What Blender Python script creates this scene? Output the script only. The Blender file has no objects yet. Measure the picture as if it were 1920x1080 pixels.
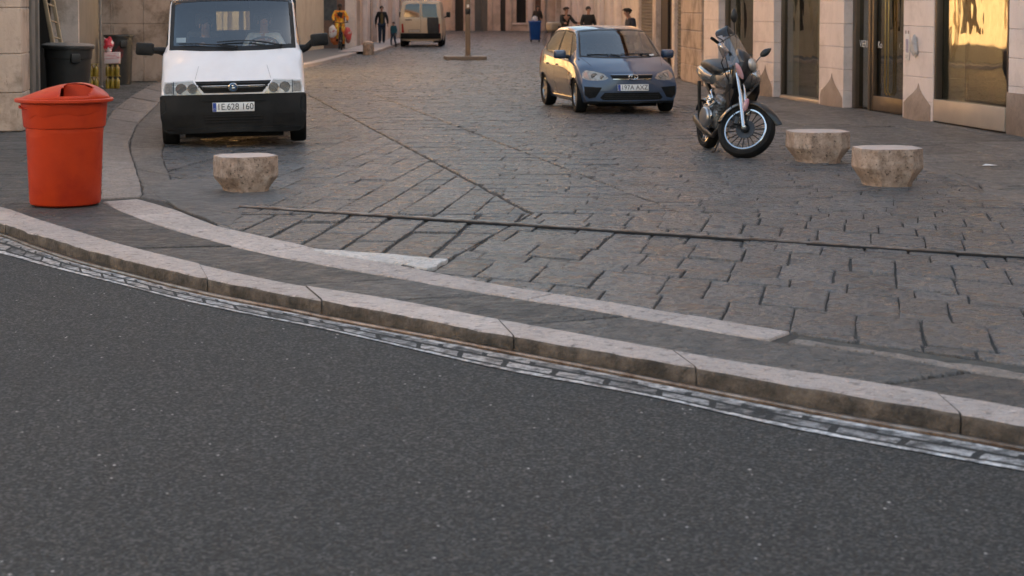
import bpy, bmesh, math, random
from mathutils import Vector, Matrix, Euler, noise as mnoise
R = math.radians
random.seed(7)
scene = bpy.context.scene
COL = scene.collection

# ------------------------------------------------------------------ camera model (photo pixels 1920x1080)
F, CX, H, YH, PITCH = 3400.0, 960.0, 1.8, 8.0, R(3.0)
CY = YH + F * math.tan(PITCH)
FWD = Vector((0, math.cos(PITCH), -math.sin(PITCH)))
UPV = Vector((0, math.sin(PITCH), math.cos(PITCH)))
def ray(px, py):
    return FWD + Vector((1, 0, 0)) * ((px - CX) / F) + UPV * ((CY - py) / F)
def g(px, py, z=0.0):
    d = ray(px, py); t = (z - H) / d.z
    return Vector((d.x * t, d.y * t, z))
def at(px, py, Y):
    d = ray(px, py); t = Y / d.y
    return Vector((d.x * t, Y, H + d.z * t))

cam = bpy.data.cameras.new('camera'); cam_o = bpy.data.objects.new('camera', cam); COL.objects.link(cam_o)
cam_o.location = (0, 0, H); cam_o.rotation_euler = (R(90) - PITCH, 0, 0)
cam.sensor_width = 36; cam.lens = 36 * F / 1920
cam.shift_y = -(540 - CY) / 1920
cam.clip_start = .1; cam.clip_end = 3000
cam.dof.use_dof = True; cam.dof.focus_distance = 16.5; cam.dof.aperture_fstop = 4.5
scene.camera = cam_o

# ------------------------------------------------------------------ object bookkeeping
def tag(o, label=None, cat=None, group=None, kind=None):
    if label: o['label'] = label
    if cat: o['category'] = cat
    if group: o['group'] = group
    if kind: o['kind'] = kind
    return o
def empty(name, loc=(0, 0, 0), rot=(0, 0, 0), label=None, cat=None, group=None):
    o = bpy.data.objects.new(name, None); COL.objects.link(o)
    o.location = loc; o.rotation_euler = rot; o.empty_display_size = .2
    return tag(o, label, cat, group)
def copy_tree(o, parent=None):
    c = o.copy(); COL.objects.link(c); c.parent = parent
    for ch in list(o.children): copy_tree(ch, c)
    return c

def basis(d):
    d = Vector(d).normalized()
    a = Vector((0, 0, 1)) if abs(d.z) < .95 else Vector((1, 0, 0))
    x = a.cross(d).normalized(); y = d.cross(x)
    return x, y, d
def rotm(rx=0, ry=0, rz=0): return Euler((R(rx), R(ry), R(rz))).to_matrix().to_4x4()

class MB:
    """collects shapes into ONE mesh"""
    def __init__(s): s.bm = bmesh.new(); s.mi = 0; s.T = Matrix.Identity(4)
    def add(s, vs, fs, mi=None):
        v = [s.bm.verts.new(s.T @ Vector(p)) for p in vs]
        for f in fs:
            try:
                q = s.bm.faces.new([v[i] for i in f]); q.material_index = s.mi if mi is None else mi
            except ValueError: pass
        return v
    def box(s, c, size, rot=None, bevel=0, seg=2):
        t = bmesh.new(); bmesh.ops.create_cube(t, size=1)
        bmesh.ops.scale(t, vec=size, verts=t.verts)
        if bevel: bmesh.ops.bevel(t, geom=list(t.edges), offset=bevel, segments=seg, affect='EDGES', profile=.5)
        m = Matrix.Translation(c) @ (rot if rot is not None else Matrix.Identity(4))
        s.join(t, m); return s
    def b(s, x0, x1, y0, y1, z0, z1, bevel=0, seg=2):
        return s.box(((x0+x1)/2, (y0+y1)/2, (z0+z1)/2), (abs(x1-x0), abs(y1-y0), abs(z1-z0)), None, bevel, seg)
    def join(s, t, m=None):
        t.verts.index_update()
        if m is None: m = Matrix.Identity(4)
        vs = [m @ v.co for v in t.verts]; fs = [[v.index for v in f.verts] for f in t.faces]
        t.free(); s.add(vs, fs)
    def cyl(s, p0, p1, r0, r1=None, n=16, cap=True):
        return s.tube([p0, p1], [r0, r0 if r1 is None else r1], n, cap)
    def tube(s, pts, r, n=8, cap=True, closed=False):
        pts = [Vector(p) for p in pts]
        if not isinstance(r, (list, tuple)): r = [r] * len(pts)
        L = len(pts); vs = []; prev = None
        for i, p in enumerate(pts):
            if closed: d = pts[(i+1) % L] - pts[i-1]
            else: d = pts[min(i+1, L-1)] - pts[max(i-1, 0)]
            x, y, d = basis(d)
            if prev is not None:
                x = (prev - d * prev.dot(d))
                x = x.normalized() if x.length > 1e-6 else basis(d)[0]
                y = d.cross(x)
            prev = x
            for k in range(n):
                a = 2*math.pi*k/n; vs.append(p + (x*math.cos(a) + y*math.sin(a)) * r[i])
        fs = []
        for i in range(L if closed else L-1):
            i2 = (i+1) % L
            for k in range(n):
                k2 = (k+1) % n; fs.append((i*n+k, i*n+k2, i2*n+k2, i2*n+k))
        if cap and not closed:
            fs.append(tuple(reversed(range(n)))); fs.append(tuple(range((L-1)*n, L*n)))
        s.add(vs, fs); return s
    def loft(s, rings, close=True, caps=True, mi=None):
        n = len(rings[0]); vs = [p for r in rings for p in r]; fs = []
        for i in range(len(rings)-1):
            for k in range(n if close else n-1):
                k2 = (k+1) % n; fs.append((i*n+k, i*n+k2, (i+1)*n+k2, (i+1)*n+k))
        if caps:
            fs.append(tuple(reversed(range(n)))); fs.append(tuple(range((len(rings)-1)*n, len(rings)*n)))
        s.add(vs, fs, mi); return s
    def lathe(s, prof, n=32, c=(0, 0, 0), axis=(0, 0, 1), sx=1, sy=1):
        x, y, d = basis(axis); c = Vector(c)
        if abs(Vector(axis).normalized().z) > .95: x, y = Vector((1, 0, 0)), Vector((0, 1, 0))
        rings = [[c + x*(r*sx*math.cos(2*math.pi*k/n)) + y*(r*sy*math.sin(2*math.pi*k/n)) + d*z for k in range(n)] for r, z in prof]
        return s.loft(rings, True, True)
    def prism(s, poly, m, depth):
        """poly in local xy, extruded along local z by depth, through matrix m"""
        n = len(poly)
        vs = [m @ Vector((x, y, 0)) for x, y in poly] + [m @ Vector((x, y, depth)) for x, y in poly]
        fs = [tuple(reversed(range(n))), tuple(range(n, 2*n))] + [(k, (k+1) % n, n+(k+1) % n, n+k) for k in range(n)]
        s.add(vs, fs); return s
    def ball(s, c, r, n=16, m=10, rot=None):
        if not isinstance(r, (list, tuple)): r = (r, r, r)
        t = bmesh.new(); bmesh.ops.create_uvsphere(t, u_segments=n, v_segments=m, radius=1)
        M_ = Matrix.Translation(c) @ (rot if rot is not None else Matrix.Identity(4)) @ Matrix.Diagonal((*r, 1))
        s.join(t, M_); return s
    def build(s, name, mat, parent=None, smooth=35, sub=0, recalc=True):
        if recalc: bmesh.ops.recalc_face_normals(s.bm, faces=s.bm.faces)
        me = bpy.data.meshes.new(name); s.bm.to_mesh(me); s.bm.free()
        for m in (mat if isinstance(mat, (list, tuple)) else [mat]): me.materials.append(m)
        if smooth:
            me.polygons.foreach_set('use_smooth', [True] * len(me.polygons))
            me.set_sharp_from_angle(angle=R(smooth))
        o = bpy.data.objects.new(name, me); COL.objects.link(o); o.parent = parent
        if sub:
            md = o.modifiers.new('sub', 'SUBSURF'); md.levels = md.render_levels = sub
        return o

# ------------------------------------------------------------------ materials
def newmat(name):
    m = bpy.data.materials.new(name); m.use_nodes = True
    nt = m.node_tree; nt.nodes.clear()
    out = nt.nodes.new('ShaderNodeOutputMaterial')
    return m, nt, out
def N(nt, t, **kw):
    n = nt.nodes.new(t)
    for k, v in kw.items():
        if k.startswith('i_'):
            key = k[2:]; key = int(key) if key.isdigit() else key
            n.inputs[key].default_value = v
        else: setattr(n, k, v)
    return n
def c4(c): return (*c, 1) if len(c) == 3 else c
def coords(nt, kind, scale=(1, 1, 1)):
    if kind == 'pos':
        s = N(nt, 'ShaderNodeNewGeometry').outputs['Position']
    else:
        tc = N(nt, 'ShaderNodeTexCoord'); s = tc.outputs['UV' if kind == 'uv' else 'Object']
    mp = N(nt, 'ShaderNodeMapping'); mp.inputs['Scale'].default_value = scale
    nt.links.new(s, mp.inputs['Vector']); return mp.outputs['Vector']
def mixc(nt, fac, a, b, mode='MIX'):
    m = N(nt, 'ShaderNodeMix', data_type='RGBA', blend_type=mode)
    for sock, v in ((m.inputs[0], fac), (m.inputs[6], a), (m.inputs[7], b)):
        if hasattr(v, 'is_linked') or isinstance(v, bpy.types.NodeSocket): nt.links.new(v, sock)
        elif isinstance(v, (int, float)): sock.default_value = v
        else: sock.default_value = c4(v)
    return m.outputs[2]
def noise_fac(nt, vec, scale, detail=4, rough=.55, lo=.35, hi=.65):
    n = N(nt, 'ShaderNodeTexNoise'); n.inputs['Scale'].default_value = scale
    n.inputs['Detail'].default_value = detail; n.inputs['Roughness'].default_value = rough
    nt.links.new(vec, n.inputs['Vector'])
    r = N(nt, 'ShaderNodeMapRange'); r.inputs['From Min'].default_value = lo; r.inputs['From Max'].default_value = hi
    nt.links.new(n.outputs['Fac'], r.inputs['Value']); return r.outputs['Result']
def M(name, c1, c2=None, rough=.6, rough2=None, metal=0, scale=6, detail=5, lo=.35, hi=.65, bump=0, bscale=60,
      kind='obj', stretch=(1, 1, 1), coat=0, c3=None, scale3=1.2, lo3=.5, hi3=.7, spec=.5, bdist=.01, attr=None, attr_amt=.3):
    m, nt, out = newmat(name)
    p = N(nt, 'ShaderNodeBsdfPrincipled'); nt.links.new(p.outputs[0], out.inputs[0])
    p.inputs['Metallic'].default_value = metal; p.inputs['Roughness'].default_value = rough
    p.inputs['Coat Weight'].default_value = coat; p.inputs['Coat Roughness'].default_value = .04
    p.inputs['Specular IOR Level'].default_value = spec
    v = coords(nt, kind, stretch)
    if c2 is None: c2 = tuple(x*.85 for x in c1)
    f = noise_fac(nt, v, scale, detail, .6, lo, hi)
    col = mixc(nt, f, c1, c2)
    if c3 is not None:
        f3 = noise_fac(nt, v, scale3, 6, .65, lo3, hi3)
        col = mixc(nt, f3, col, c3)
    if attr:
        a = N(nt, 'ShaderNodeAttribute', attribute_name=attr)
        mr = N(nt, 'ShaderNodeMapRange'); mr.inputs['To Min'].default_value = 1-attr_amt; mr.inputs['To Max'].default_value = 1+attr_amt
        nt.links.new(a.outputs['Fac'], mr.inputs['Value'])
        col = mixc(nt, 1.0, col, mr.outputs['Result'], 'MULTIPLY')
    nt.links.new(col, p.inputs['Base Color'])
    if rough2 is not None:
        r = N(nt, 'ShaderNodeMapRange'); r.inputs['To Min'].default_value = rough; r.inputs['To Max'].default_value = rough2
        nt.links.new(noise_fac(nt, v, scale*1.7, 4), r.inputs['Value']); nt.links.new(r.outputs[0], p.inputs['Roughness'])
    if bump:
        n = N(nt, 'ShaderNodeTexNoise'); n.inputs['Scale'].default_value = bscale; n.inputs['Detail'].default_value = 5
        nt.links.new(v, n.inputs['Vector'])
        b = N(nt, 'ShaderNodeBump'); b.inputs['Strength'].default_value = bump; b.inputs['Distance'].default_value = bdist
        nt.links.new(n.outputs['Fac'], b.inputs['Height']); nt.links.new(b.outputs[0], p.inputs['Normal'])
    return m
def glass(name, tint=(.6, .65, .65), rough=.0, ior=1.5, boost=0.0, wavy=0.0):
    m, nt, out = newmat(name)
    tr = N(nt, 'ShaderNodeBsdfTransparent'); tr.inputs[0].default_value = c4(tint)
    gl = N(nt, 'ShaderNodeBsdfGlossy'); gl.inputs['Roughness'].default_value = rough
    # Schlick reflectance from |N.I| so both sides of a thin sheet behave alike
    ge = N(nt, 'ShaderNodeNewGeometry'); dt = N(nt, 'ShaderNodeVectorMath', operation='DOT_PRODUCT')
    nt.links.new(ge.outputs['Normal'], dt.inputs[0]); nt.links.new(ge.outputs['Incoming'], dt.inputs[1])
    ab = N(nt, 'ShaderNodeMath', operation='ABSOLUTE'); nt.links.new(dt.outputs['Value'], ab.inputs[0])
    om = N(nt, 'ShaderNodeMath', operation='SUBTRACT', use_clamp=True); om.inputs[0].default_value = 1; nt.links.new(ab.outputs[0], om.inputs[1])
    pw_ = N(nt, 'ShaderNodeMath', operation='POWER'); pw_.inputs[1].default_value = 5; nt.links.new(om.outputs[0], pw_.inputs[0])
    f0 = ((ior-1)/(ior+1))**2; fr = N(nt, 'ShaderNodeMath', operation='MULTIPLY_ADD', use_clamp=True)
    fr.inputs[1].default_value = 1-f0; fr.inputs[2].default_value = f0; nt.links.new(pw_.outputs[0], fr.inputs[0])
    mx = N(nt, 'ShaderNodeMixShader')
    if wavy:
        n1 = N(nt, 'ShaderNodeTexNoise'); n1.inputs['Scale'].default_value = 2.2; n1.inputs['Detail'].default_value = 1.5
        nt.links.new(coords(nt, 'pos', (1, 1, .55)), n1.inputs['Vector'])
        bp = N(nt, 'ShaderNodeBump'); bp.inputs['Strength'].default_value = wavy; bp.inputs['Distance'].default_value = .02
        nt.links.new(n1.outputs['Fac'], bp.inputs['Height']); nt.links.new(bp.outputs[0], gl.inputs['Normal'])
    if boost:
        ad = N(nt, 'ShaderNodeMath', operation='ADD', use_clamp=True); ad.inputs[1].default_value = boost
        nt.links.new(fr.outputs[0], ad.inputs[0]); nt.links.new(ad.outputs[0], mx.inputs[0])
    else: nt.links.new(fr.outputs[0], mx.inputs[0])
    nt.links.new(tr.outputs[0], mx.inputs[1]); nt.links.new(gl.outputs[0], mx.inputs[2])
    nt.links.new(mx.outputs[0], out.inputs[0]); return m

MT = {}
MT['steel'] = M('worn steel', (.27, .22, .18), (.12, .08, .055), rough=.28, rough2=.42, metal=.9, scale=9, kind='pos')
MT['black_plastic'] = M('black plastic', (.010, .010, .010), (.015, .0145, .014), rough=.5, scale=8, spec=.35)
MT['rubber'] = M('tyre rubber', (.008, .008, .008), (.015, .014, .013), rough=.8, scale=12, spec=.25)
MT['chrome'] = M('chrome', (.60, .60, .60), (.50, .50, .50), rough=.12, metal=1)
MT['alloy'] = M('alloy wheel', (.45, .45, .45), (.36, .36, .36), rough=.3, metal=.9)
MT['dark_metal'] = M('dark metal', (.06, .06, .06), (.03, .03, .03), rough=.4, metal=.7)
MT['white_paint'] = M('white plate', (.8, .8, .78), (.72, .72, .7), rough=.4)
MT['plate_ink'] = M('plate ink', (.015, .015, .018), rough=.5)
MT['plate_blue'] = M('plate blue', (.02, .06, .32), rough=.4)
MT['lamp_glass'] = glass('headlight lens', (.90, .89, .87), .02, 1.32)
MT['reflector'] = M('headlight reflector', (.76, .73, .69), (.46, .44, .42), rough=.22, metal=.4, scale=16)
MT['red_lens'] = M('red lens', (.42, .015, .012), (.3, .01, .01), rough=.15, coat=.6)
MT['amber_lens'] = M('amber lens', (.75, .35, .12), rough=.2, coat=.5)
MT['car_glass'] = glass('car glass', (.42, .47, .47), .0, 1.6, .15)
MT['interior'] = M('car interior', (.03, .03, .032), (.05, .05, .05), rough=.8)
MT['skin'] = M('skin', (.42, .23, .16), (.36, .19, .13), rough=.5)
MT['skin_dark'] = M('dark skin', (.06, .032, .022), (.05, .028, .02), rough=.5)
MT['hair'] = M('dark hair', (.02, .014, .011), (.035, .024, .018), rough=.6, stretch=(1, 1, .2), scale=60)

# ------------------------------------------------------------------ world, sun
SUN_EL, SUN_AZ = 10.0, 92.0     # azimuth: degrees clockwise from +Y, the direction the light comes FROM
w = bpy.data.worlds.new('World'); scene.world = w; w.use_nodes = True
wn = w.node_tree; bg = wn.nodes['Background']
sky = wn.nodes.new('ShaderNodeTexSky'); sky.sky_type = 'NISHITA'; sky.sun_disc = False
sky.sun_elevation = R(SUN_EL); sky.sun_rotation = R(SUN_AZ)
sky.air_density = 1.0; sky.dust_density = 6; sky.ozone_density = .4
wn.links.new(sky.outputs[0], bg.inputs[0]); bg.inputs[1].default_value = .15
sl = bpy.data.lights.new('sun', 'SUN'); so = bpy.data.objects.new('sun', sl); COL.objects.link(so)
sl.energy = 4.5; sl.angle = R(.5); sl.color = (1, .66, .32)
dv = Vector((math.sin(R(SUN_AZ))*math.cos(R(SUN_EL)), math.cos(R(SUN_AZ))*math.cos(R(SUN_EL)), math.sin(R(SUN_EL))))
so.rotation_euler = dv.to_track_quat('Z', 'Y').to_euler(); so.location = (40, 0, 30)
scene.view_settings.view_transform = 'Standard'; scene.view_settings.look = 'None'
scene.view_settings.exposure = 2.55; scene.view_settings.gamma = 1
# ================================================================== GROUND
def polyline(pts): return [Vector((p[0], p[1])) for p in pts]
def pt_at(pl, t):
    """point at t in [0,1] of the arc length"""
    L = [0]
    for a, b in zip(pl, pl[1:]): L.append(L[-1] + (b-a).length)
    d = max(0, min(1, t)) * L[-1]
    for i in range(len(pl)-1):
        if d <= L[i+1] or i == len(pl)-2:
            k = (d - L[i]) / max(1e-9, L[i+1]-L[i]); return pl[i].lerp(pl[i+1], k)
def smooth_pl(pl, n=60):
    """Catmull-Rom resample"""
    out = []
    P = [pl[0]*2-pl[1]] + list(pl) + [pl[-1]*2-pl[-2]]
    seg = len(pl)-1; k = max(2, n//seg)
    for i in range(1, seg+1):
        for j in range(k):
            t = j/k; a, b, c, d = P[i-1], P[i], P[i+1], P[i+2]
            out.append(.5*((2*b) + (c-a)*t + (2*a-5*b+4*c-d)*t*t + (3*b-a-3*c+d)*t**3))
    out.append(Vector(pl[-1])); return out
def pxline(pts, z=0.0, ext0=None, ext1=None):
    p = [Vector(g(x, y, z)[:2]) for x, y in pts]
    if ext0: p = [p[0] + Vector(ext0)*k/8 for k in range(8, 0, -1)] + p
    if ext1: p = p + [p[-1] + Vector(ext1)*k/8 for k in range(1, 9)]
    return smooth_pl(p, 100)
def nearest_seg(pl, q):
    best = None
    for a, b in zip(pl, pl[1:]):
        ab = b-a; t = max(0, min(1, (q-a).dot(ab)/max(1e-9, ab.dot(ab)))); d = (a+ab*t-q).length
        if best is None or d < best[0]: best = (d, a, b)
    return best
def clip_half(poly, a, n):
    """keep the side where (p-a).n >= 0"""
    out = []
    for i, p in enumerate(poly):
        q = poly[(i+1) % len(poly)]; dp = (p-a).dot(n); dq = (q-a).dot(n)
        if dp >= 0: out.append(p)
        if dp*dq < 0: out.append(p.lerp(q, dp/(dp-dq)))
    return out
def clip_curve(poly, pl, side):
    """side=+1 keeps the part to the left of the polyline's direction"""
    if len(poly) < 3: return []
    c = sum(poly, Vector((0, 0)))/len(poly); d, a, b = nearest_seg(pl, c)
    t = b-a; return clip_half(poly, a, Vector((-t.y, t.x))*side)
def area(p): return .5*sum(p[i].x*p[(i+1) % len(p)].y-p[(i+1) % len(p)].x*p[i].y for i in range(len(p)))

class Slabs:
    """dressed stone slabs, each with worn rounded edges, its own tilt and tone; ONE sheet of paving"""
    def __init__(s, seed=1):
        s.mb = MB(); s.rnd = random.Random(seed)
        s.tone = s.mb.bm.faces.layers.float.new('tone'); s.uv = s.mb.bm.loops.layers.uv.new('UVMap')
    def slab(s, poly, z=0.0, gap=.012, wear=.010, depth=.03, tilt=.004, jit=.006, step=.25, ang=0.0, mi=0, hv=.003):
        if len(poly) < 3: return
        A = area(poly)
        if A < 0: poly = poly[::-1]; A = -A
        if A < .012: return
        r = s.rnd; pts = []
        n = len(poly)
        for i, p in enumerate(poly):
            q = poly[(i+1) % n]; k = max(1, min(6, int((q-p).length/step)))
            for j in range(k): pts.append(p.lerp(q, j/k))
        c = sum(pts, Vector((0, 0)))/len(pts)
        def inset(P, d):
            out = []; m = len(P)
            for i in range(m):
                e1 = (P[i]-P[i-1]); e2 = (P[(i+1) % m]-P[i])
                if e1.length < 1e-6 or e2.length < 1e-6: out.append(P[i].copy()); continue
                n1 = Vector((-e1.y, e1.x)).normalized(); n2 = Vector((-e2.y, e2.x)).normalized()
                b = n1+n2
                b = b/max(.25, b.dot(n1)) if b.length > 1e-3 else n1
                if b.length > 2: b = b.normalized()*2
                out.append(P[i]+b*d)
            return out
        o = inset(pts, gap*.5)
        o = [p+Vector((r.uniform(-jit, jit), r.uniform(-jit, jit))) for p in o]
        i1 = inset(o, wear*.45); i2 = inset(o, wear*1.6)
        if area(i2) < .25*A: i2 = inset(o, wear*.6); i1 = inset(o, wear*.25)
        if area(i2) <= 0: return
        tx, ty, dz = r.gauss(0, tilt), r.gauss(0, tilt), max(-.004, min(.006, r.gauss(0, hv)))
        def Z(p): return z+dz+max(-.005, min(.006, tx*(p.x-c.x)+ty*(p.y-c.y)))
        bm = s.mb.bm; m = len(o); tone = r.random()
        V = [[bm.verts.new((p.x, p.y, Z(p)+h)) for p in ring] for ring, h in ((o, -depth), (o, -wear*.9), (i1, -wear*.28), (i2, 0))]
        fs = []
        for a, b in zip(V, V[1:]):
            for i in range(m): fs.append((a[i], a[(i+1) % m], b[(i+1) % m], b[i]))
        fs.append(tuple(V[3]))
        ca, sa = math.cos(ang), math.sin(ang); ou = r.uniform(0, 50)
        for f in fs:
            try: q = bm.faces.new(f)
            except ValueError: continue
            q[s.tone] = tone; q.material_index = mi
            for l in q.loops:
                x, y = l.vert.co.x, l.vert.co.y; l[s.uv].uv = (x*ca+y*sa+ou, -x*sa+y*ca+ou*.37)
    def field(s, org, u, v, nu, nv, lw, ll, clips, wobble=.008, turn=0, **kw):
        """rows along u (brick length range ll), stacked along v (row width range lw)"""
        u = Vector(u).normalized(); v = Vector(v).normalized(); org = Vector(org[:2]); r = s.rnd
        b = -nv; ang = math.atan2(u.y, u.x)+turn
        while b < nv:
            w = r.uniform(*lw); a = -nu - r.uniform(0, ll[1])
            while a < nu:
                l = r.uniform(*ll); wb = lambda: r.uniform(-wobble, wobble)
                sk = wb()
                P = [org+u*(a+sk)+v*b, org+u*(a+l)+v*b, org+u*(a+l+wb())+v*(b+w), org+u*a+v*(b+w)]
                for c in clips:
                    P = c(P)
                    if len(P) < 3: break
                if len(P) >= 3:
                    c = sum(P, Vector((0, 0)))/len(P); _, ka, kb_ = nearest_seg(K_front, c); t_ = kb_-ka
                    if (c-ka).dot(Vector((-t_.y, t_.x))) > 0 and c.y > 4: s.slab(P, ang=ang, **kw)
                a += l
            b += w
    def band(s, A, B, cuts, skew=0.0, sub=5, **kw):
        for t0, t1 in zip(cuts, cuts[1:]):
            a = [pt_at(A, t0+(t1-t0)*k/sub) for k in range(sub+1)]
            b = [pt_at(B, t0+skew+(t1-t0)*k/sub) for k in range(sub+1)]
            e = a[-1]-a[0]
            s.slab(a+b[::-1], ang=math.atan2(e.y, e.x), **kw)
    def build(s, name, mat):
        o = s.mb.build(name, mat, None, smooth=50, recalc=True); tag(o, kind='structure'); return o

def half(a, b, side=1):
    a = Vector(a[:2]); b = Vector(b[:2]); t = b-a; n = Vector((-t.y, t.x))*side
    return lambda P: clip_half(P, a, n) if len(P) >= 3 else []
def curveclip(pl, side): return lambda P: clip_curve(P, pl, side)

# ---- curves read off the plan (left to right)
ZR = -.09
K_back = pxline([(0,389),(62,410),(136,433),(226,460),(338,488),(459,516),(583,540),(694,557),(775,571),(893,594),(1036,620),(1300,667),(1373,680),(1590,713),(1863,757),(1920,768)], 0, (-3.2, 1.6), (3.2, -2.0))
K_front = pxline([(0,420),(70,442),(148,464),(249,493),(389,523),(517,549),(607,566),(700,583),(787,600),(967,634),(1089,655),(1293,691),(1544,736),(1799,778),(1920,800)], 0, (-3.2, 2.0), (3.0, -2.2))
RAIL = pxline([(0,443),(51,462),(113,484),(163,499),(241,519),(331,542),(428,564),(544,586),(607,599),(700,617),(804,636),(967,668),(1170,707),(1400,753),(1590,790),(1799,826),(1920,848)], ZR, (-3.2, 2.2), (3.0, -2.3))
P_out = pxline([(0,476),(66,494),(156,517),(249,540),(350,566),(490,595),(607,618),(700,639),(804,663),(967,699),(1220,745),(1451,798),(1683,842),(1920,885)], ZR, (-3.2, 2.0), (2.9, -2.4))
B_far = pxline([(257,373),(331,394),(404,422),(467,437),(583,463),(700,487),(796,507),(853,518),(967,539),(1130,563),(1300,591),(1396,608),(1590,638),(1836,671),(1920,684)], 0, None, (3.4, -1.9))
B_near = pxline([(191,379),(233,400),(327,431),(420,457),(544,486),(700,513),(763,524),(820,535),(1007,565),(1130,584),(1331,621),(1521,647),(1683,671),(1822,696),(1920,712)], 0, None, (3.3, -2.0))

# ---- base sheets
mb = MB(); mb.add([(-900, -900, -.4), (900, -900, -.4), (900, 900, -.4), (-900, 900, -.4)], [(0, 1, 2, 3)])
tag(mb.build('ground', M('far ground', (.12, .11, .1), kind='pos', scale=.5), smooth=0), kind='structure')

def asphalt_mat():
    m, nt, out = newmat('asphalt'); L = nt.links.new
    p = N(nt, 'ShaderNodeBsdfPrincipled'); L(p.outputs[0], out.inputs[0])
    v = coords(nt, 'pos')
    col = mixc(nt, noise_fac(nt, v, 55, 5, .8, .40, .62), (.0042, .004, .0036), (.092, .088, .079))
    col = mixc(nt, noise_fac(nt, v, .7, 5, .6, .4, .65), col, mixc(nt, .25, col, (.030, .030, .029)))
    vg = N(nt, 'ShaderNodeTexVoronoi'); vg.inputs['Scale'].default_value = 78; L(v, vg.inputs['Vector'])
    sg = N(nt, 'ShaderNodeSeparateColor'); L(vg.outputs['Color'], sg.inputs[0])
    pg = N(nt, 'ShaderNodeMath', operation='POWER'); pg.inputs[1].default_value = 3.0; L(sg.outputs[1], pg.inputs[0])
    col = mixc(nt, .62, col, mixc(nt, pg.outputs[0], (.0078, .0074, .0068), (.136, .130, .118)))
    vo = N(nt, 'ShaderNodeTexVoronoi'); vo.inputs['Scale'].default_value = 30; L(v, vo.inputs['Vector'])
    sepc = N(nt, 'ShaderNodeSeparateColor'); L(vo.outputs['Color'], sepc.inputs[0])
    pw = N(nt, 'ShaderNodeMath', operation='POWER'); pw.inputs[1].default_value = 14; L(sepc.outputs[0], pw.inputs[0])
    ml = N(nt, 'ShaderNodeMath', operation='MULTIPLY_ADD'); ml.inputs[1].default_value = .26; ml.inputs[2].default_value = 0; L(pw.outputs[0], ml.inputs[0])
    sb_ = N(nt, 'ShaderNodeMath', operation='SUBTRACT'); L(ml.outputs[0], sb_.inputs[0]); L(vo.outputs['Distance'], sb_.inputs[1])
    mu = N(nt, 'ShaderNodeMapRange'); mu.inputs['From Min'].default_value = 0; mu.inputs['From Max'].default_value = .08; L(sb_.outputs[0], mu.inputs['Value'])
    col = mixc(nt, mu.outputs[0], col, (.55, .52, .48))
    col = mixc(nt, noise_fac(nt, v, .28, 4, .6, .35, .7), col, mixc(nt, .30, col, (.016, .016, .016)))
    # hairline cracks
    vc = N(nt, 'ShaderNodeTexVoronoi', feature='DISTANCE_TO_EDGE'); vc.inputs['Scale'].default_value = .42
    nz = N(nt, 'ShaderNodeTexNoise'); nz.inputs['Scale'].default_value = 1.6; nz.inputs['Detail'].default_value = 6; L(v, nz.inputs['Vector'])
    wv = N(nt, 'ShaderNodeVectorMath', operation='SCALE'); wv.inputs['Scale'].default_value = .8; L(nz.outputs['Color'], wv.inputs[0])
    av = N(nt, 'ShaderNodeVectorMath', operation='ADD'); L(v, av.inputs[0]); L(wv.outputs[0], av.inputs[1]); L(av.outputs[0], vc.inputs['Vector'])
    ck = N(nt, 'ShaderNodeMapRange'); ck.inputs['From Min'].default_value = .008; ck.inputs['From Max'].default_value = .001; L(vc.outputs['Distance'], ck.inputs['Value'])
    ckm = N(nt, 'ShaderNodeMath', operation='MULTIPLY', use_clamp=True); L(ck.outputs[0], ckm.inputs[0]); L(noise_fac(nt, v, .9, 3, .5, .58, .70), ckm.inputs[1])
    col = mixc(nt, ckm.outputs[0], col, (.016, .016, .016))
    L(col, p.inputs['Base Color']); p.inputs['Roughness'].default_value = .78; p.inputs['Specular IOR Level'].default_value = .35
    n1 = N(nt, 'ShaderNodeTexNoise'); n1.inputs['Scale'].default_value = 70; n1.inputs['Detail'].default_value = 4; L(v, n1.inputs['Vector'])
    b = N(nt, 'ShaderNodeBump'); b.inputs['Strength'].default_value = .9; b.inputs['Distance'].default_value = .012
    L(n1.outputs['Fac'], b.inputs['Height']); L(b.outputs[0], p.inputs['Normal'])
    return m
MT['asphalt'] = asphalt_mat()
mb = MB()
kf = K_front
mb.add([(p.x, p.y+.12, ZR) for p in kf] + [(p.x*3.2, -30, ZR) for p in kf], [(i, i+1, len(kf)+i+1, len(kf)+i) for i in range(len(kf)-1)])
tag(mb.build('road', MT['asphalt'], smooth=0), kind='structure')
# road left and right of the kerb ends
# ---- bed under the slabs (earth and mortar seen in the joints)
MT['bed'] = M('joint earth', (.060, .051, .042), (.032, .028, .024), rough=.9, kind='pos', scale=14, bump=.6, bscale=60)
mb = MB(); kb = K_front
top = [(p.x, p.y+.05, -.016) for p in kb]
mb.add(top + [(p.x*6, 150, -.016) for p in kb], [(i, i+1, len(kb)+i+1, len(kb)+i) for i in range(len(kb)-1)])
tag(mb.build('paving_bed', MT['bed'], smooth=0), kind='structure')

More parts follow.
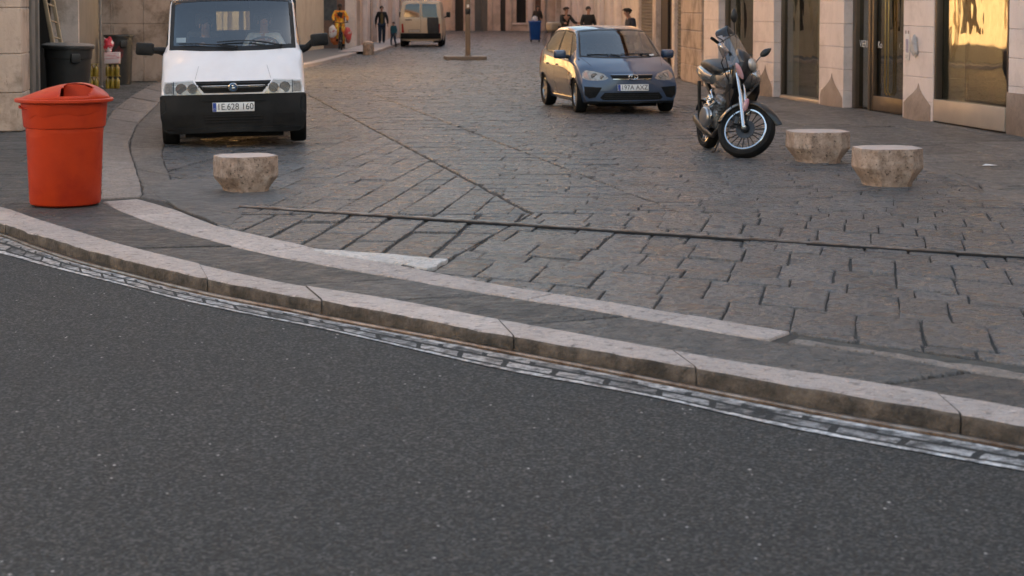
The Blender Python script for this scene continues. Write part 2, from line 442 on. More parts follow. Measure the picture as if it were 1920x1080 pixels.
def slab_mat(name, c1, c2, rough=(.42, .62), spec=.5, streak=1.0, tone=.16, bump=.55, pit=None):
    m, nt, out = newmat(name); L = nt.links.new
    p = N(nt, 'ShaderNodeBsdfPrincipled'); L(p.outputs[0], out.inputs[0]); p.inputs['Specular IOR Level'].default_value = spec
    v = coords(nt, 'uv', (1, 1, 1)); vs = coords(nt, 'uv', (.9, 4.2, 1)); vp = coords(nt, 'pos')
    col = mixc(nt, noise_fac(nt, v, 3.2, 6, .65, .32, .68), c1, c2)
    col = mixc(nt, noise_fac(nt, vs, 9, 5, .7, .45, .75), col, tuple(x*.62 for x in c1))
    col = mixc(nt, noise_fac(nt, vp, .55, 4, .55, .42, .66), col, mixc(nt, .30, col, (.135, .128, .122)))
    col = mixc(nt, noise_fac(nt, v, 13, 6, .7, .54, .66), col, tuple(x*.42 for x in c2))
    col = mixc(nt, noise_fac(nt, v, 21, 4, .65, .60, .72), col, tuple(min(1, x*1.35) for x in c1))
    if pit:
        col = mixc(nt, noise_fac(nt, v, 38, 4, .7, .60, .68), col, pit)
    a = N(nt, 'ShaderNodeAttribute', attribute_name='tone')
    mr = N(nt, 'ShaderNodeMapRange'); mr.inputs['To Min'].default_value = 1-tone; mr.inputs['To Max'].default_value = 1+tone
    L(a.outputs['Fac'], mr.inputs['Value']); col = mixc(nt, 1.0, col, mr.outputs[0], 'MULTIPLY')
    L(col, p.inputs['Base Color'])
    rr = N(nt, 'ShaderNodeMapRange'); rr.inputs['To Min'].default_value = rough[0]; rr.inputs['To Max'].default_value = rough[1]
    L(noise_fac(nt, v, 5, 4), rr.inputs['Value']); L(rr.outputs[0], p.inputs['Roughness'])
    n1 = N(nt, 'ShaderNodeTexNoise'); n1.inputs['Scale'].default_value = 7; n1.inputs['Detail'].default_value = 7; n1.inputs['Roughness'].default_value = .62; L(vs, n1.inputs['Vector'])
    b1 = N(nt, 'ShaderNodeBump'); b1.inputs['Strength'].default_value = min(1, bump*1.6); b1.inputs['Distance'].default_value = .045*streak; L(n1.outputs['Fac'], b1.inputs['Height'])
    n2 = N(nt, 'ShaderNodeTexNoise'); n2.inputs['Scale'].default_value = 70; n2.inputs['Detail'].default_value = 4; L(v, n2.inputs['Vector'])
    n3 = N(nt, 'ShaderNodeTexNoise'); n3.inputs['Scale'].default_value = 11; n3.inputs['Detail'].default_value = 5; n3.inputs['Roughness'].default_value = .6; L(v, n3.inputs['Vector'])
    b3 = N(nt, 'ShaderNodeBump'); b3.inputs['Strength'].default_value = 1; b3.inputs['Distance'].default_value = .16*streak; L(n3.outputs['Fac'], b3.inputs['Height']); L(b1.outputs[0], b3.inputs['Normal']); b1 = b3
    b2 = N(nt, 'ShaderNodeBump'); b2.inputs['Strength'].default_value = .35; b2.inputs['Distance'].default_value = .004; L(n2.outputs['Fac'], b2.inputs['Height']); L(b1.outputs[0], b2.inputs['Normal'])
    L(b2.outputs[0], p.inputs['Normal'])
    return m
MT['slab'] = slab_mat('grey paving stone', (.136, .141, .148), (.082, .086, .092), (.20, .42), .8, 1.0, .28)
MT['slab_side'] = slab_mat('sidewalk stone', (.145, .140, .133), (.10, .097, .093), (.36, .62), .5, 1.3, .30)
MT['pale'] = slab_mat('pale limestone', (.58, .495, .45), (.46, .39, .35), (.5, .7), .4, .4, .12, .4, pit=(.20, .16, .13))
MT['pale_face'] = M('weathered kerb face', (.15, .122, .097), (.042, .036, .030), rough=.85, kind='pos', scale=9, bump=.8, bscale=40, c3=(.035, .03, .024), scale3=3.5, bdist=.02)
MT['white_tone'] = slab_mat('white slab tone', (.80, .78, .76), (.66, .64, .62), (.2, .45), .5, .5, .08, .5)

# ---- plaza paving
u1 = Vector((2.73, -13.3)).normalized()
S1 = g(1000, 400); S1f = g(660, 220); S3 = g(800, 510); S2a = g(971, 280); S2b = g(1231, 380)
strip2_right = pxline([(372, 392), (330, 353), (305, 293), (309, 271), (318, 235), (352, 190), (420, 140)], 0)   # from near to far
RS_in = pxline([(1920, 381), (1840, 358), (1765, 328), (1600, 283), (1452, 243), (1300, 209), (1240, 190), (1130, 145), (1045, 105), (1018, 80), (1024, 62)], 0, (.9, -6), None)  # street side of the right kerb strip, near to far
RS_out = pxline([(1920, 366), (1840, 346), (1765, 316), (1600, 276), (1452, 237), (1306, 206), (1250, 188), (1142, 144), (1054, 104), (1024, 79), (1030, 61)], 0, (.9, -6), None)
FARL = pxline([(420, 140), (578, 122), (620, 112), (670, 101), (700, 101), (748, 84), (790, 70), (800, 60)], 0)
sl_ = Slabs(11)
base = [curveclip(B_far, +1), curveclip(RS_in, +1), lambda P: P if all(p.y < 128 for p in P) else []]
def not_left(P):
    if len(P) < 3: return []
    c = sum(P, Vector((0, 0)))/len(P)
    if c.y < 40: return clip_curve(P, strip2_right, -1)
    return clip_curve(P, FARL, -1)
seam1L = half(S1f, S1, -1); seam1R = half(S1f, S1, +1)
kw = dict(z=0)
low_y = lambda P: clip_half(P, Vector((0, S1.y)), Vector((.03, -1)).normalized()) if len(P) >= 3 else []
high_y = lambda P: clip_half(P, Vector((0, S1.y)), Vector((-.03, 1)).normalized()) if len(P) >= 3 else []
far35 = lambda P: clip_half(P, Vector((0, 36)), Vector((0, 1))) if len(P) >= 3 else []
near35 = lambda P: clip_half(P, Vector((0, 36)), Vector((0, -1))) if len(P) >= 3 else []
# A: left of the seams, long slabs running away from the camera
uA = (.115, .99); vA = (.99, -.16)
sl_.field(S1, uA, vA, 24, 9, (.30, .42), (.6, 1.5), [low_y, half(S1, S3, -1)] + base + [not_left], turn=1.45, gap=.034, wear=.008, jit=.009)
sl_.field(S1, uA, vA, 24, 12, (.26, .38), (.4, .9), [high_y, near35, half(S1+Vector((-.035, 0, 0)), S1f+Vector((-.035, 0, 0)), +1)] + base + [not_left], turn=1.45, gap=.011, wear=.007)
# B: between the two seams, narrow courses laid across
sl_.field(S1, (1, -.06), (.1, 1), 8, 26, (.2, .34), (.5, 1.3), [high_y, near35, half(S1, S1f, -1), half(S2b+Vector((-.02, 0, 0)), S2a+Vector((-.02, 0, 0)), +1)] + base, gap=.010, wear=.008)
# C: right of the second seam
sl_.field(S2b, (1, -.13), (.2, .98), 16, 26, (.18, .32), (.4, .9), [high_y, near35, half(S2b, S2a, -1)] + base, gap=.010, wear=.008, hv=.004)
# D: near right, rows following the kerb
sl_.field(S3, (.84, -.54), (.19, .98), 16, 7, (.32, .80), (.28, .50), [low_y, half(S1, S3, +1)] + base, gap=.013, wear=.008, jit=.007, hv=.004)
# far end of the street
sl_.field((0, 36), (1, -.05), (.05, 1), 14, 95, (.3, .5), (.5, 1.0), [far35] + base + [not_left], gap=.03, wear=.014, tilt=.006)
sl_.build('plaza_paving', MT['slab'])

# ---- flush limestone band, slabs between band and kerb, kerb
sb = Slabs(5)
cb = [0]
rb = random.Random(3)
while cb[-1] < .60: cb.append(cb[-1] + rb.uniform(.075, .12))
cb[-1] = .615
sb.band(B_near, B_far, cb, skew=.002, z=.004, gap=.01, wear=.012, hv=.001, tilt=.001, jit=.006)
sb.build('limestone_band', MT['pale'])
sb = Slabs(6)
def mid_pl(A, B, k, n=80): return [pt_at(A, i/n).lerp(pt_at(B, i/n), k) for i in range(n+1)]
Bm = mid_pl(B_near, B_far, .42)
sb.band(B_near, Bm, [.622, .66, .70, .74, .77, .80, .835], z=.001, gap=.004, wear=.012, hv=.001, tilt=.001, jit=.030, step=.10)
sb.band(B_near, Bm, [.86, .93, 1.0], z=.002, gap=.006, wear=.016, hv=.001, tilt=.001, jit=.028, step=.10)
sb.build('worn_limestone_band', slab_mat('worn pale band', (.44, .37, .32), (.16, .14, .12), (.5, .7), .4, .6, .2, .6, pit=(.07, .06, .05)))
sb = Slabs(8)
sb.band(Bm, B_far, [.622, .73, .86, 1.0], z=-.006, gap=.02, wear=.016, hv=.002, jit=.012, mi=0)
sb.build('mortar_patch', M('mossy mortar', (.085, .078, .065), (.045, .043, .038), rough=.85, kind='pos', scale=10, bump=.9, bscale=45))
sb = Slabs(9)
KB2 = K_back
# strip of slabs between the kerb and the band: left end runs on under the red bin
n = 60
strip_far = []
bn = [p for p in B_near]
ext = [Vector(g(-260, 345)[:2]), Vector(g(-80, 362)[:2]), Vector(g(60, 371)[:2]), Vector(g(130, 374)[:2])]
strip_far = smooth_pl(ext + bn[::6] + [bn[-1]], 100)
cuts = [0]
while cuts[-1] < 1: cuts.append(cuts[-1] + rb.uniform(.045, .075))
cuts[-1] = 1
sb.band(K_back, strip_far, cuts, skew=.012, z=.002, gap=.016, wear=.012, tilt=.002, jit=.006)
sb.build('kerb_side_paving', MT['slab_side'])

def kerb(A, B, joints, z1, z0, name):
    """solid kerb stones: A back edge, B front edge; top pale, front face weathered"""
    mb = MB(); rr = random.Random(4)
    tone = mb.bm.faces.layers.float.new('tone'); uv = mb.bm.loops.layers.uv.new('UVMap')
    for t0, t1 in zip(joints, joints[1:]):
        K = max(4, int((t1-t0)*190)); e = .00035
        rings = []
        dz = rr.uniform(-.004, .004); tn = rr.random()
        for k in range(K+1):
            t = t0+e+(t1-t0-2*e)*k/K
            a = pt_at(A, t); b = pt_at(B, t); d = (b-a).normalized()
            j = mnoise.noise(Vector((b.x*5, b.y*5, 3)))*.012+rr.uniform(-.007, .004); jz = rr.uniform(-.004, .002)+dz-max(0, mnoise.noise(Vector((b.x*3, b.y*3, 9)))-.25)*.03; en = .01 if k in (0, K) else 0
            b = b + d*j
            def V(p, z): return Vector((p.x, p.y, z))
            rings.append([V(a, z0), V(a, z1-.012+dz), V(a+d*.012, z1+dz), V(b-d*(.03+en), z1+jz), V(b-d*.012, z1-.007+jz), V(b-d*.001, z1-.024+jz-en),
                          V(b+d*rr.uniform(-.012, .006), (z1+z0)/2), V(b-d*rr.uniform(0, .012), z0)])
        nf = len(mb.bm.faces)
        mb.loft(rings, True, True)
        mb.bm.faces.ensure_lookup_table()
        for f in mb.bm.faces[nf:]:
            f.normal_update(); f[tone] = tn
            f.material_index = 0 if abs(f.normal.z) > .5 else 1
            for l in f.loops: l[uv].uv = (l.vert.co.x*.85-l.vert.co.y*.5+tn*9, l.vert.co.x*.5+l.vert.co.y*.85)
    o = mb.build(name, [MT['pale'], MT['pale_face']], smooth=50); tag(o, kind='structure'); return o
def t_of_px(pl, px):
    best = min(range(401), key=lambda i: abs(((lambda p: CX+F*p.x/(p.y*math.cos(PITCH)+H*math.sin(PITCH)))(pt_at(pl, i/400)))-px))
    return best/400
jo = [0, .07] + [t_of_px(K_front, x) for x in (10, 389, 607, 966, 1300, 1797)] + [.86, 1]
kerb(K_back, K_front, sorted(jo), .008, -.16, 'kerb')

# ---- gutter rail, gutter, painted edge line
def rail_bar(name, pl, z, w, h, mat):
    mb = MB(); rings = []
    for i in range(len(pl)):
        d = (pl[min(i+1, len(pl)-1)]-pl[max(0, i-1)]).normalized(); nn = Vector((-d.y, d.x))
        a, b = pl[i]+nn*w/2, pl[i]-nn*w/2
        rings.append([(a.x, a.y, z), (a.x, a.y, z+h*.7), (a.x-nn.x*w*.2, a.y-nn.y*w*.2, z+h), (b.x+nn.x*w*.2, b.y+nn.y*w*.2, z+h), (b.x, b.y, z+h*.7), (b.x, b.y, z)])
    return mb.loft(rings).build(name, mat, smooth=30)
o = rail_bar('gutter_rail', RAIL, ZR-.004, .030, .030, MT['steel'])
tag(o, 'thin rusty steel rail curving along the foot of the kerb', 'rail')
def ribbon(A, B, z, name, mat, n=160):
    mb = MB(); uv = mb.bm.loops.layers.uv.new('UVMap')
    vs = []; la = 0; us = []
    for i in range(n+1):
        a, b = pt_at(A, i/n), pt_at(B, i/n)
        if i: la += (a-pa).length
        pa = a; us.append(la)
        vs += [(a.x, a.y, z), (b.x, b.y, z)]
    v = mb.add(vs, [(2*i, 2*i+1, 2*i+3, 2*i+2) for i in range(n)])
    idx = {vv: k for k, vv in enumerate(v)}
    for f in mb.bm.faces:
        for l in f.loops:
            k = idx[l.vert]; l[uv].uv = (us[k//2], k % 2)
    o = mb.build(name, mat, smooth=0); tag(o, kind='structure'); return o
def paint_mat():
    m, nt, out = newmat('worn road paint'); L = nt.links.new
    p = N(nt, 'ShaderNodeBsdfPrincipled'); L(p.outputs[0], out.inputs[0]); p.inputs['Roughness'].default_value = .85; p.inputs['Specular IOR Level'].default_value = .25
    uvn = N(nt, 'ShaderNodeTexCoord'); sx = N(nt, 'ShaderNodeSeparateXYZ'); L(uvn.outputs['UV'], sx.inputs[0])
    nzv = coords(nt, 'pos'); wob = noise_fac(nt, nzv, 5, 4, .6, 0, 1)
    def math_(op, a, b=None, clamp=False):
        q = N(nt, 'ShaderNodeMath', operation=op, use_clamp=clamp)
        for k, x in enumerate((a, b)):
            if x is None: continue
            if isinstance(x, (int, float)): q.inputs[k].default_value = x
            else: L(x, q.inputs[k])
        return q.outputs[0]
    vv = math_('ADD', sx.outputs['Y'], math_('MULTIPLY', math_('SUBTRACT', wob, .5), .16))
    def line(c, hw, soft):
        d = math_('ABSOLUTE', math_('SUBTRACT', vv, c))
        r = N(nt, 'ShaderNodeMapRange'); r.inputs['From Min'].default_value = hw+soft; r.inputs['From Max'].default_value = hw; L(d, r.inputs['Value']); return r.outputs[0]
    l1 = line(.94, .06, .03); l2 = line(.12, .05, .05)
    # two rows of small pale blocks between the lines
    cb_ = N(nt, 'ShaderNodeCombineXYZ')
    L(math_('ADD', sx.outputs['X'], math_('MULTIPLY', vv, .30)), cb_.inputs[0]); L(math_('MULTIPLY', vv, .36), cb_.inputs[1])
    bk = N(nt, 'ShaderNodeTexBrick'); bk.inputs['Scale'].default_value = 1; bk.inputs['Brick Width'].default_value = .36; bk.inputs['Row Height'].default_value = .15
    bk.inputs['Mortar Size'].default_value = .026; bk.inputs['Mortar Smooth'].default_value = .3; bk.offset = .5
    bk.inputs['Color1'].default_value = (1, 1, 1, 1); bk.inputs['Color2'].default_value = (.30, .30, .30, 1); bk.inputs['Mortar'].default_value = (0, 0, 0, 1)
    L(cb_.outputs[0], bk.inputs['Vector'])
    patch = math_('MULTIPLY', math_('MULTIPLY', bk.outputs['Color'], noise_fac(nt, coords(nt, 'pos', (1, 1, 1)), 4.5, 4, .6, .30, .50)), .95)
    mask = math_('MAXIMUM', math_('MAXIMUM', l1, math_('MULTIPLY', l2, .8)), patch, True)
    wear = noise_fac(nt, nzv, 13, 6, .75, .40, .58)
    mask = math_('MULTIPLY', mask, math_('ADD', math_('MULTIPLY', wear, .80), .15), True)
    base_c = mixc(nt, noise_fac(nt, nzv, 60, 3, .7, .3, .7), (.014, .0135, .013), (.055, .053, .05))
    pos = N(nt, 'ShaderNodeSeparateXYZ'); L(nzv, pos.inputs[0])
    L(mixc(nt, mask, base_c, mixc(nt, noise_fac(nt, nzv, .8, 3), (.74, .73, .72), (.58, .50, .44))), p.inputs['Base Color'])
    n1 = N(nt, 'ShaderNodeTexNoise'); n1.inputs['Scale'].default_value = 90; L(nzv, n1.inputs['Vector'])
    b = N(nt, 'ShaderNodeBump'); b.inputs['Strength'].default_value = .6; b.inputs['Distance'].default_value = .008; L(n1.outputs['Fac'], b.inputs['Height']); L(b.outputs[0], p.inputs['Normal'])
    return m
ribbon(RAIL, P_out, ZR+.005, 'road_edge_marking', paint_mat())
o = ribbon([p+Vector((.1, .16)) for p in K_front], RAIL, ZR+.003, 'gutter', M('gutter dirt', (.035, .03, .025), (.07, .06, .05), rough=.9, kind='pos', scale=25, bump=1, bscale=50))

# ---- rail set across the plaza
ra, rbp = g(450, 389), g(1920, 483.5); rd = (rbp-ra).normalized()
pl = [Vector((ra+(rbp+rd*2.5-ra)*k/40)[:2]) for k in range(41)]
o = rail_bar('tram_rail', pl, -.010, .030, .031, MT['steel']); tag(o, 'long straight steel rail crossing the stone paving', 'rail')
o2 = rail_bar('rail_groove', [p+Vector((.0, -.045)) for p in pl], -.012, .034, .022, MT['rubber']); o2.parent = o

# ---- irregular white slab next to the seam
sb = Slabs(21)
sb.slab([Vector(g(*q)[:2]) for q in ((585, 468), (690, 476), (842, 488), (826, 499), (800, 505), (700, 490), (610, 477))], z=.012, gap=.004, wear=.006, jit=.022, step=.08, tilt=0, hv=0)
sb.build('white_patch', MT['white_tone'])

# ---- pale path strips on the left, left sidewalk
st1L = pxline([(186, 372), (189, 359), (190, 296), (192, 246), (214, 205), (262, 170), (300, 150)], 0)
st1R = pxline([(264, 368), (266, 350), (244, 277), (250, 250), (261, 229), (300, 190), (330, 160)], 0)
st2R = pxline([(352, 385), (330, 353), (305, 293), (309, 271), (318, 235), (352, 190), (390, 160)], 0)
sb = Slabs(31)
sb.band(st1L, st1R, [0, .06, .16, .25, .34, .45, .56, .7, .85, 1], z=.004, gap=.014, wear=.012, jit=.008)
sb.build('pale_path', slab_mat('pinkish path stone', (.27, .225, .195), (.20, .17, .148), (.5, .7), .4, .4, .14, .4))
sb = Slabs(32)
sb.band(st1R, st2R, [0, .05, .12, .2, .3, .42, .56, .7, .85, 1], z=0, gap=.012, wear=.014, jit=.01, tilt=.002)
sb.build('path_edge_strip', slab_mat('grey path stone', (.17, .15, .132), (.125, .112, .10), (.5, .7), .4, .6, .14, .6))
sb = Slabs(33)
sb.field(g(60, 330), (1, .02), (-.1, 1), 14, 34, (.55, .9), (.7, 1.3), [curveclip(st1L, +1) if False else (lambda P: clip_curve(P, st1L, +1)), lambda P: clip_curve(P, strip_far, +1), lambda P: clip_half(P, Vector((0, 42.5)), Vector((0, -1))) if len(P) > 2 else []], gap=.014, wear=.012, tilt=.003)
sb.build('left_sidewalk', MT['slab_side'])

# ---- right kerb strip and right sidewalk
sb = Slabs(41)
cu = [0]
while cu[-1] < 1: cu.append(cu[-1]+rb.uniform(.018, .03))
cu[-1] = 1
sb.band(RS_out, RS_in, cu, z=.006, gap=.014, wear=.014, jit=.012)
sb.build('right_kerb_strip', slab_mat('worn kerb strip', (.26, .21, .175), (.17, .145, .125), (.5, .7), .4, .6, .16, .6))
sb = Slabs(42)
sb.field(g(1600, 250), (.12, -.99), (.99, .12), 90, 9, (.5, .85), (.7, 1.4), [lambda P: clip_curve(P, RS_out, -1), lambda P: P if all(p.y < 128 for p in P) else []], gap=.016, wear=.012, tilt=.003, z=.002)
sb.build('right_sidewalk', slab_mat('right sidewalk stone', (.215, .190, .168), (.155, .138, .122), (.36, .6), .5, 1.0, .2))

sb = Slabs(51)
sb.slab([Vector(g(*q)[:2]) for q in ((268, 352), (322, 338), (400, 334), (505, 352), (540, 372), (470, 388), (455, 402), (430, 428), (408, 420), (335, 391))], z=.006, gap=.004, wear=.006, jit=.02, step=.12, tilt=0, hv=0, depth=.02)
sb.build('concrete_patch', slab_mat('patched concrete', (.135, .127, .118), (.098, .093, .087), (.5, .7), .4, .5, .1, .35))
# ================================================================== BUILDINGS
def hray(px, py=150):
    d = ray(px, py); return Vector((d.x, d.y))
class Line:
    """a facade line on the ground; s in metres from p0, px -> s"""
    def __init__(s, p0, p1):
        s.p0 = Vector(p0[:2]); s.d = (Vector(p1[:2])-s.p0).normalized(); s.L = (Vector(p1[:2])-s.p0).length
    def s(self, px):
        D = hray(px); # p0 + s d = t D
        det = self.d.x*(-D.y) - self.d.y*(-D.x)
        return (-self.p0.x*(-D.y) + self.p0.y*(-D.x)) / det
    def rz(self): return math.atan2(self.d.y, self.d.x)
def wall_band(mb, s0, s1, z0, z1, y0, y1, ops):
    """a wall band with openings (a,b,lo,hi); local x along, y inwards"""
    x = s0
    for a, b_, lo, hi in sorted(ops):
        if a > x: mb.b(x, a, y0, y1, z0, z1)
        if lo > z0+.001: mb.b(a, b_, y0, y1, z0, lo)
        if hi < z1-.001: mb.b(a, b_, y0, y1, hi, z1)
        x = b_
    if x < s1: mb.b(x, s1, y0, y1, z0, z1)
def courses(mb, x0, x1, y0, y1, zs, bev=.006, split=()):
    for a, b_ in zip(zs, zs[1:]):
        xs = [x0] + [q for q in split] + [x1]
        for p, q in zip(xs, xs[1:]): mb.b(p+.002, q-.002, y0, y1, a+.002, b_-.002, bev, 1)

def travertine(name, c1, c2, c3, low=(.30, .20, .13), grime=True):
    m, nt, out = newmat(name); L = nt.links.new
    p = N(nt, 'ShaderNodeBsdfPrincipled'); L(p.outputs[0], out.inputs[0]); p.inputs['Roughness'].default_value = .6
    v = coords(nt, 'pos'); vs = coords(nt, 'pos', (1.6, 1.6, .7))
    col = mixc(nt, noise_fac(nt, vs, 2.2, 6, .65, .3, .7), c1, c2)
    col = mixc(nt, noise_fac(nt, v, 1.3, 8, .72, .47, .62), col, c3)
    col = mixc(nt, noise_fac(nt, coords(nt, 'pos', (6, 6, 1)), 5, 5, .7, .62, .72), col, low)
    L(col, p.inputs['Base Color'])
    n1 = N(nt, 'ShaderNodeTexNoise'); n1.inputs['Scale'].default_value = 22; n1.inputs['Detail'].default_value = 6; L(v, n1.inputs['Vector'])
    b = N(nt, 'ShaderNodeBump'); b.inputs['Strength'].default_value = .35; b.inputs['Distance'].default_value = .015; L(n1.outputs['Fac'], b.inputs['Height']); L(b.outputs[0], p.inputs['Normal'])
    return m
MT['trav'] = travertine('pinkish stone cladding', (.78, .66, .595), (.70, .585, .525), (.62, .51, .45), (.58, .46, .40))
MT['rough_stone'] = travertine('old weathered stone', (.52, .405, .325), (.40, .30, .23), (.21, .15, .105), (.10, .065, .04))
MT['warm_plaster'] = travertine('warm plaster', (.72, .54, .43), (.64, .47, .37), (.54, .39, .30), (.30, .2, .13))
MT['pale_plaster'] = travertine('pale plaster', (.66, .56, .49), (.58, .48, .42), (.40, .32, .26), (.3, .22, .17))
MT['gold_plaster'] = travertine('ochre plaster', (.66, .55, .40), (.60, .49, .35), (.54, .43, .30), (.40, .28, .18))
MT['red_wall'] = travertine('reddish old wall', (.22, .12, .085), (.17, .095, .07), (.10, .07, .055), (.09, .06, .05))
MT['bronze'] = M('bronze anodised frame', (.155, .115, .082), (.125, .092, .066), rough=.38, metal=.6, scale=3)
MT['sill_metal'] = M('pale metal sill', (.52, .42, .33), (.46, .37, .29), rough=.35, metal=.35, scale=2)
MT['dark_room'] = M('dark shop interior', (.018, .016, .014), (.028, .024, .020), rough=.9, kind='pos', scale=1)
MT['shop_glass'] = glass('shop glass', (.62, .64, .57), .0, 1.66, .09, .2)
MT['shutter'] = M('roller shutter', (.20, .17, .14), (.15, .125, .1), rough=.55, metal=.3, kind='pos', scale=3)
MT['dark_wood'] = M('dark wood', (.035, .025, .018), (.055, .037, .026), rough=.6, kind='pos', stretch=(4, 4, .5), scale=5)
MT['grey_door'] = M('grey green door', (.13, .125, .11), (.10, .098, .09), rough=.6, kind='pos', scale=2)
MT['brown_door'] = M('brown wooden door', (.16, .075, .04), (.11, .05, .03), rough=.6, kind='pos', stretch=(4, 4, .5), scale=4)
MT['plinth'] = travertine('worn plinth marble', (.34, .255, .205), (.25, .185, .145), (.19, .14, .11), (.13, .09, .07))
MT['roof'] = M('roof tiles', (.28, .14, .08), (.2, .1, .06), rough=.8, kind='pos', scale=8)

def building(name, line, h, depth, label, cat='building'):
    o = empty(name, (line.p0.x, line.p0.y, 0), (0, 0, line.rz()), label, cat)
    return o
def shell(root, L, h, depth, mat, z0, y0=0.0, x0=0.0, roofmat=None):
    """the upper storeys and the closed sides/back of a block above z0, plus dark inside below"""
    mb = MB(); mb.b(x0, L, y0, depth, z0, h); mb.build('upper_storeys', mat, root)
    mb = MB(); mb.b(x0, L, depth-.3, depth, -.1, z0-.002); mb.b(x0-.0, x0+.25, y0+.6, depth-.302, -.1, z0-.002); mb.b(L-.25, L, y0+.6, depth-.302, -.1, z0-.002)
    mb.build('rear_wall', mat, root)
    mb = MB(); mb.b(x0-.3, L+.3, y0-.4, depth+.3, h+.002, h+.25); mb.build('roof', roofmat or MT['roof'], root)
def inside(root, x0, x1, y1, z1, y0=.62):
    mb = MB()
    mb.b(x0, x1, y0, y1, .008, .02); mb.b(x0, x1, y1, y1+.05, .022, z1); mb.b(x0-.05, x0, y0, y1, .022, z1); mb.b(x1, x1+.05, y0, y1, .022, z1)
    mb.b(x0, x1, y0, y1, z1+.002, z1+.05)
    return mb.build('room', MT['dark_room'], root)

# ---------------------------------------------------------------- right: modern shop front
RA, RB = g(1456, 183), g(1890, 251)
rl0 = Line(RA, RB)
p0 = rl0.p0 + rl0.d*rl0.s(1320)
R1 = Line(p0, rl0.p0 + rl0.d*(rl0.s(1890)+9))
rb1 = building('shop_building', R1, 12, 10, 'pinkish stone clad shop building with tall glass windows and a glass door')
S = R1.s
zs = [.004, .30, .67, 1.06, 1.46, 1.86, 2.26, 2.66, 3.0]
def pillar(px0, px1, spur=None):
    a, b_ = S(px0), S(px1); mb = MB(); courses(mb, a, b_, -.02, .5, zs)
    o = mb.build('pillar', MT['trav'], rb1)
    if spur:
        xa, apex, xb, za, zb, zr, out = spur; xa, apex, xb = S(xa), S(apex), S(xb)
        m2 = MB(); K = 7; left = []; right = []; ridge = []
        for k in range(K+1):
            t = k/K; z = zr*t
            # concave outline rising to the apex
            wl = (apex-xa)*(1-max(0, (z-za)/(zr-za)))**1.7 if z > za else (apex-xa)
            wr = (xb-apex)*(1-max(0, (z-zb)/(zr-zb)))**1.7 if z > zb else (xb-apex)
            e = out*(1-t)**.8
            left.append((apex-wl, -.024, z)); right.append((apex+wr, -.024, z)); ridge.append((apex, -.026-e, z))
        vs = left+ridge+right; n_ = K+1; fs = []
        for k in range(K):
            fs += [(k, k+1, n_+k+1, n_+k), (n_+k, n_+k+1, 2*n_+k+1, 2*n_+k)]
        m2.add(vs, fs); m2.build('corner_guard', MT['plinth'], rb1, smooth=20)
    return a, b_
pillar(1320.5, 1348)
pillar(1413, 1452, (1415, 1437, 1450, .22, .22, .62, .07))
pillar(1537.5, 1583, (1540, 1562, 1582, .24, .2, .60, .07))
pillar(1695, 1752, (1697, 1725, 1748, .28, .26, .58, .09))
pe0, pe1 = pillar(1893, 1980)
m2 = MB(); m2.b(pe0+.01, pe1-.01, -.05, -.022, 0, .58, .004); m2.build('plinth', MT['plinth'], rb1)
def window(pxa, pxb, z0, ytop=3.0, yf=.12, frame_w=.07, rot=0):
    a, b_ = S(pxa), S(pxb); w = frame_w
    mb = MB(); mb.b(a+.002, a+w, yf, yf+.12, .005, ytop, .006); mb.b(b_-w, b_-.002, yf, yf+.12, .005, ytop, .006); mb.b(a+w+.001, b_-w-.001, yf+.003, yf+.117, ytop-.08, ytop, .004)
    mb.b(a+w+.001, b_-w-.001, yf+.003, yf+.117, .005, z0, .004)
    o = mb.build('window_frame', MT['bronze'], rb1)
    mb = MB(); mb.box(((a+b_)/2, yf+.06, (z0+ytop-.08)/2), (b_-a-2*w, .010, ytop-.08-z0), rotm(0, 0, rot)); mb.build('pane', MT['shop_glass'], o)
    return a, b_
window(1348.3, 1412.7, .10)
window(1452.3, 1537, .06)
a3, b3 = window(1752.5, 1892.5, .36, yf=-.01, rot=-2.2)
mb = MB(); mb.b(a3+.08, b3-.01, -.06, -.014, .03, .36, .008); mb.build('window_sill', MT['sill_metal'], rb1)
mb = MB(); mb.b(S(1460), S(1537), .02, .10, .0, .06, .004); mb.build('window_sill', MT['sill_metal'], rb1)
# door bay
mb = MB(); da, db = S(1583.3), S(1694.5)
for x0_, x1_ in ((da, da+.16), (S(1612), S(1612)+.10), (db-.10, db)): mb.b(x0_, x1_, .14, .28, .005, 3.0, .005)
mb.b(da+.161, db-.101, .143, .277, 2.4, 2.55); dfr = mb.build('door_frame', MT['bronze'], rb1)
mb = MB(); mb.box(((da+.16+S(1612))/2, .20, 1.22), (S(1612)-da-.162, .01, 2.34), rotm(0, 0, -3)); mb.build('side_pane', MT['shop_glass'], dfr)
dl, dr = S(1612)+.11, db-.11
mb = MB(); mb.b(dl, dl+.09, .16, .22, .02, 2.39, .004); mb.b(dr-.05, dr, .16, .22, .02, 2.39, .004); mb.b(dl+.091, dr-.051, .162, .218, .02, .26, .004); mb.b(dl+.091, dr-.051, .162, .218, 2.3, 2.388, .004)
door = mb.build('door', MT['bronze'], rb1)
mb = MB(); mb.box(((dl+dr+.04)/2, .19, 1.28), (dr-dl-.142, .01, 2.04), rotm(0, 0, -3.2)); mb.build('pane', MT['shop_glass'], door)
brass = M('brass', (.48, .33, .13), (.4, .27, .1), rough=.3, metal=.9)
mb = MB()
for q in (.42, .50): xx = dl+(dr-dl)*q; mb.tube([(xx, .16, .30), (xx, .12, .36), (xx, .12, 2.2), (xx, .16, 2.26)], .014, 8)
mb.build('handle', brass, door)
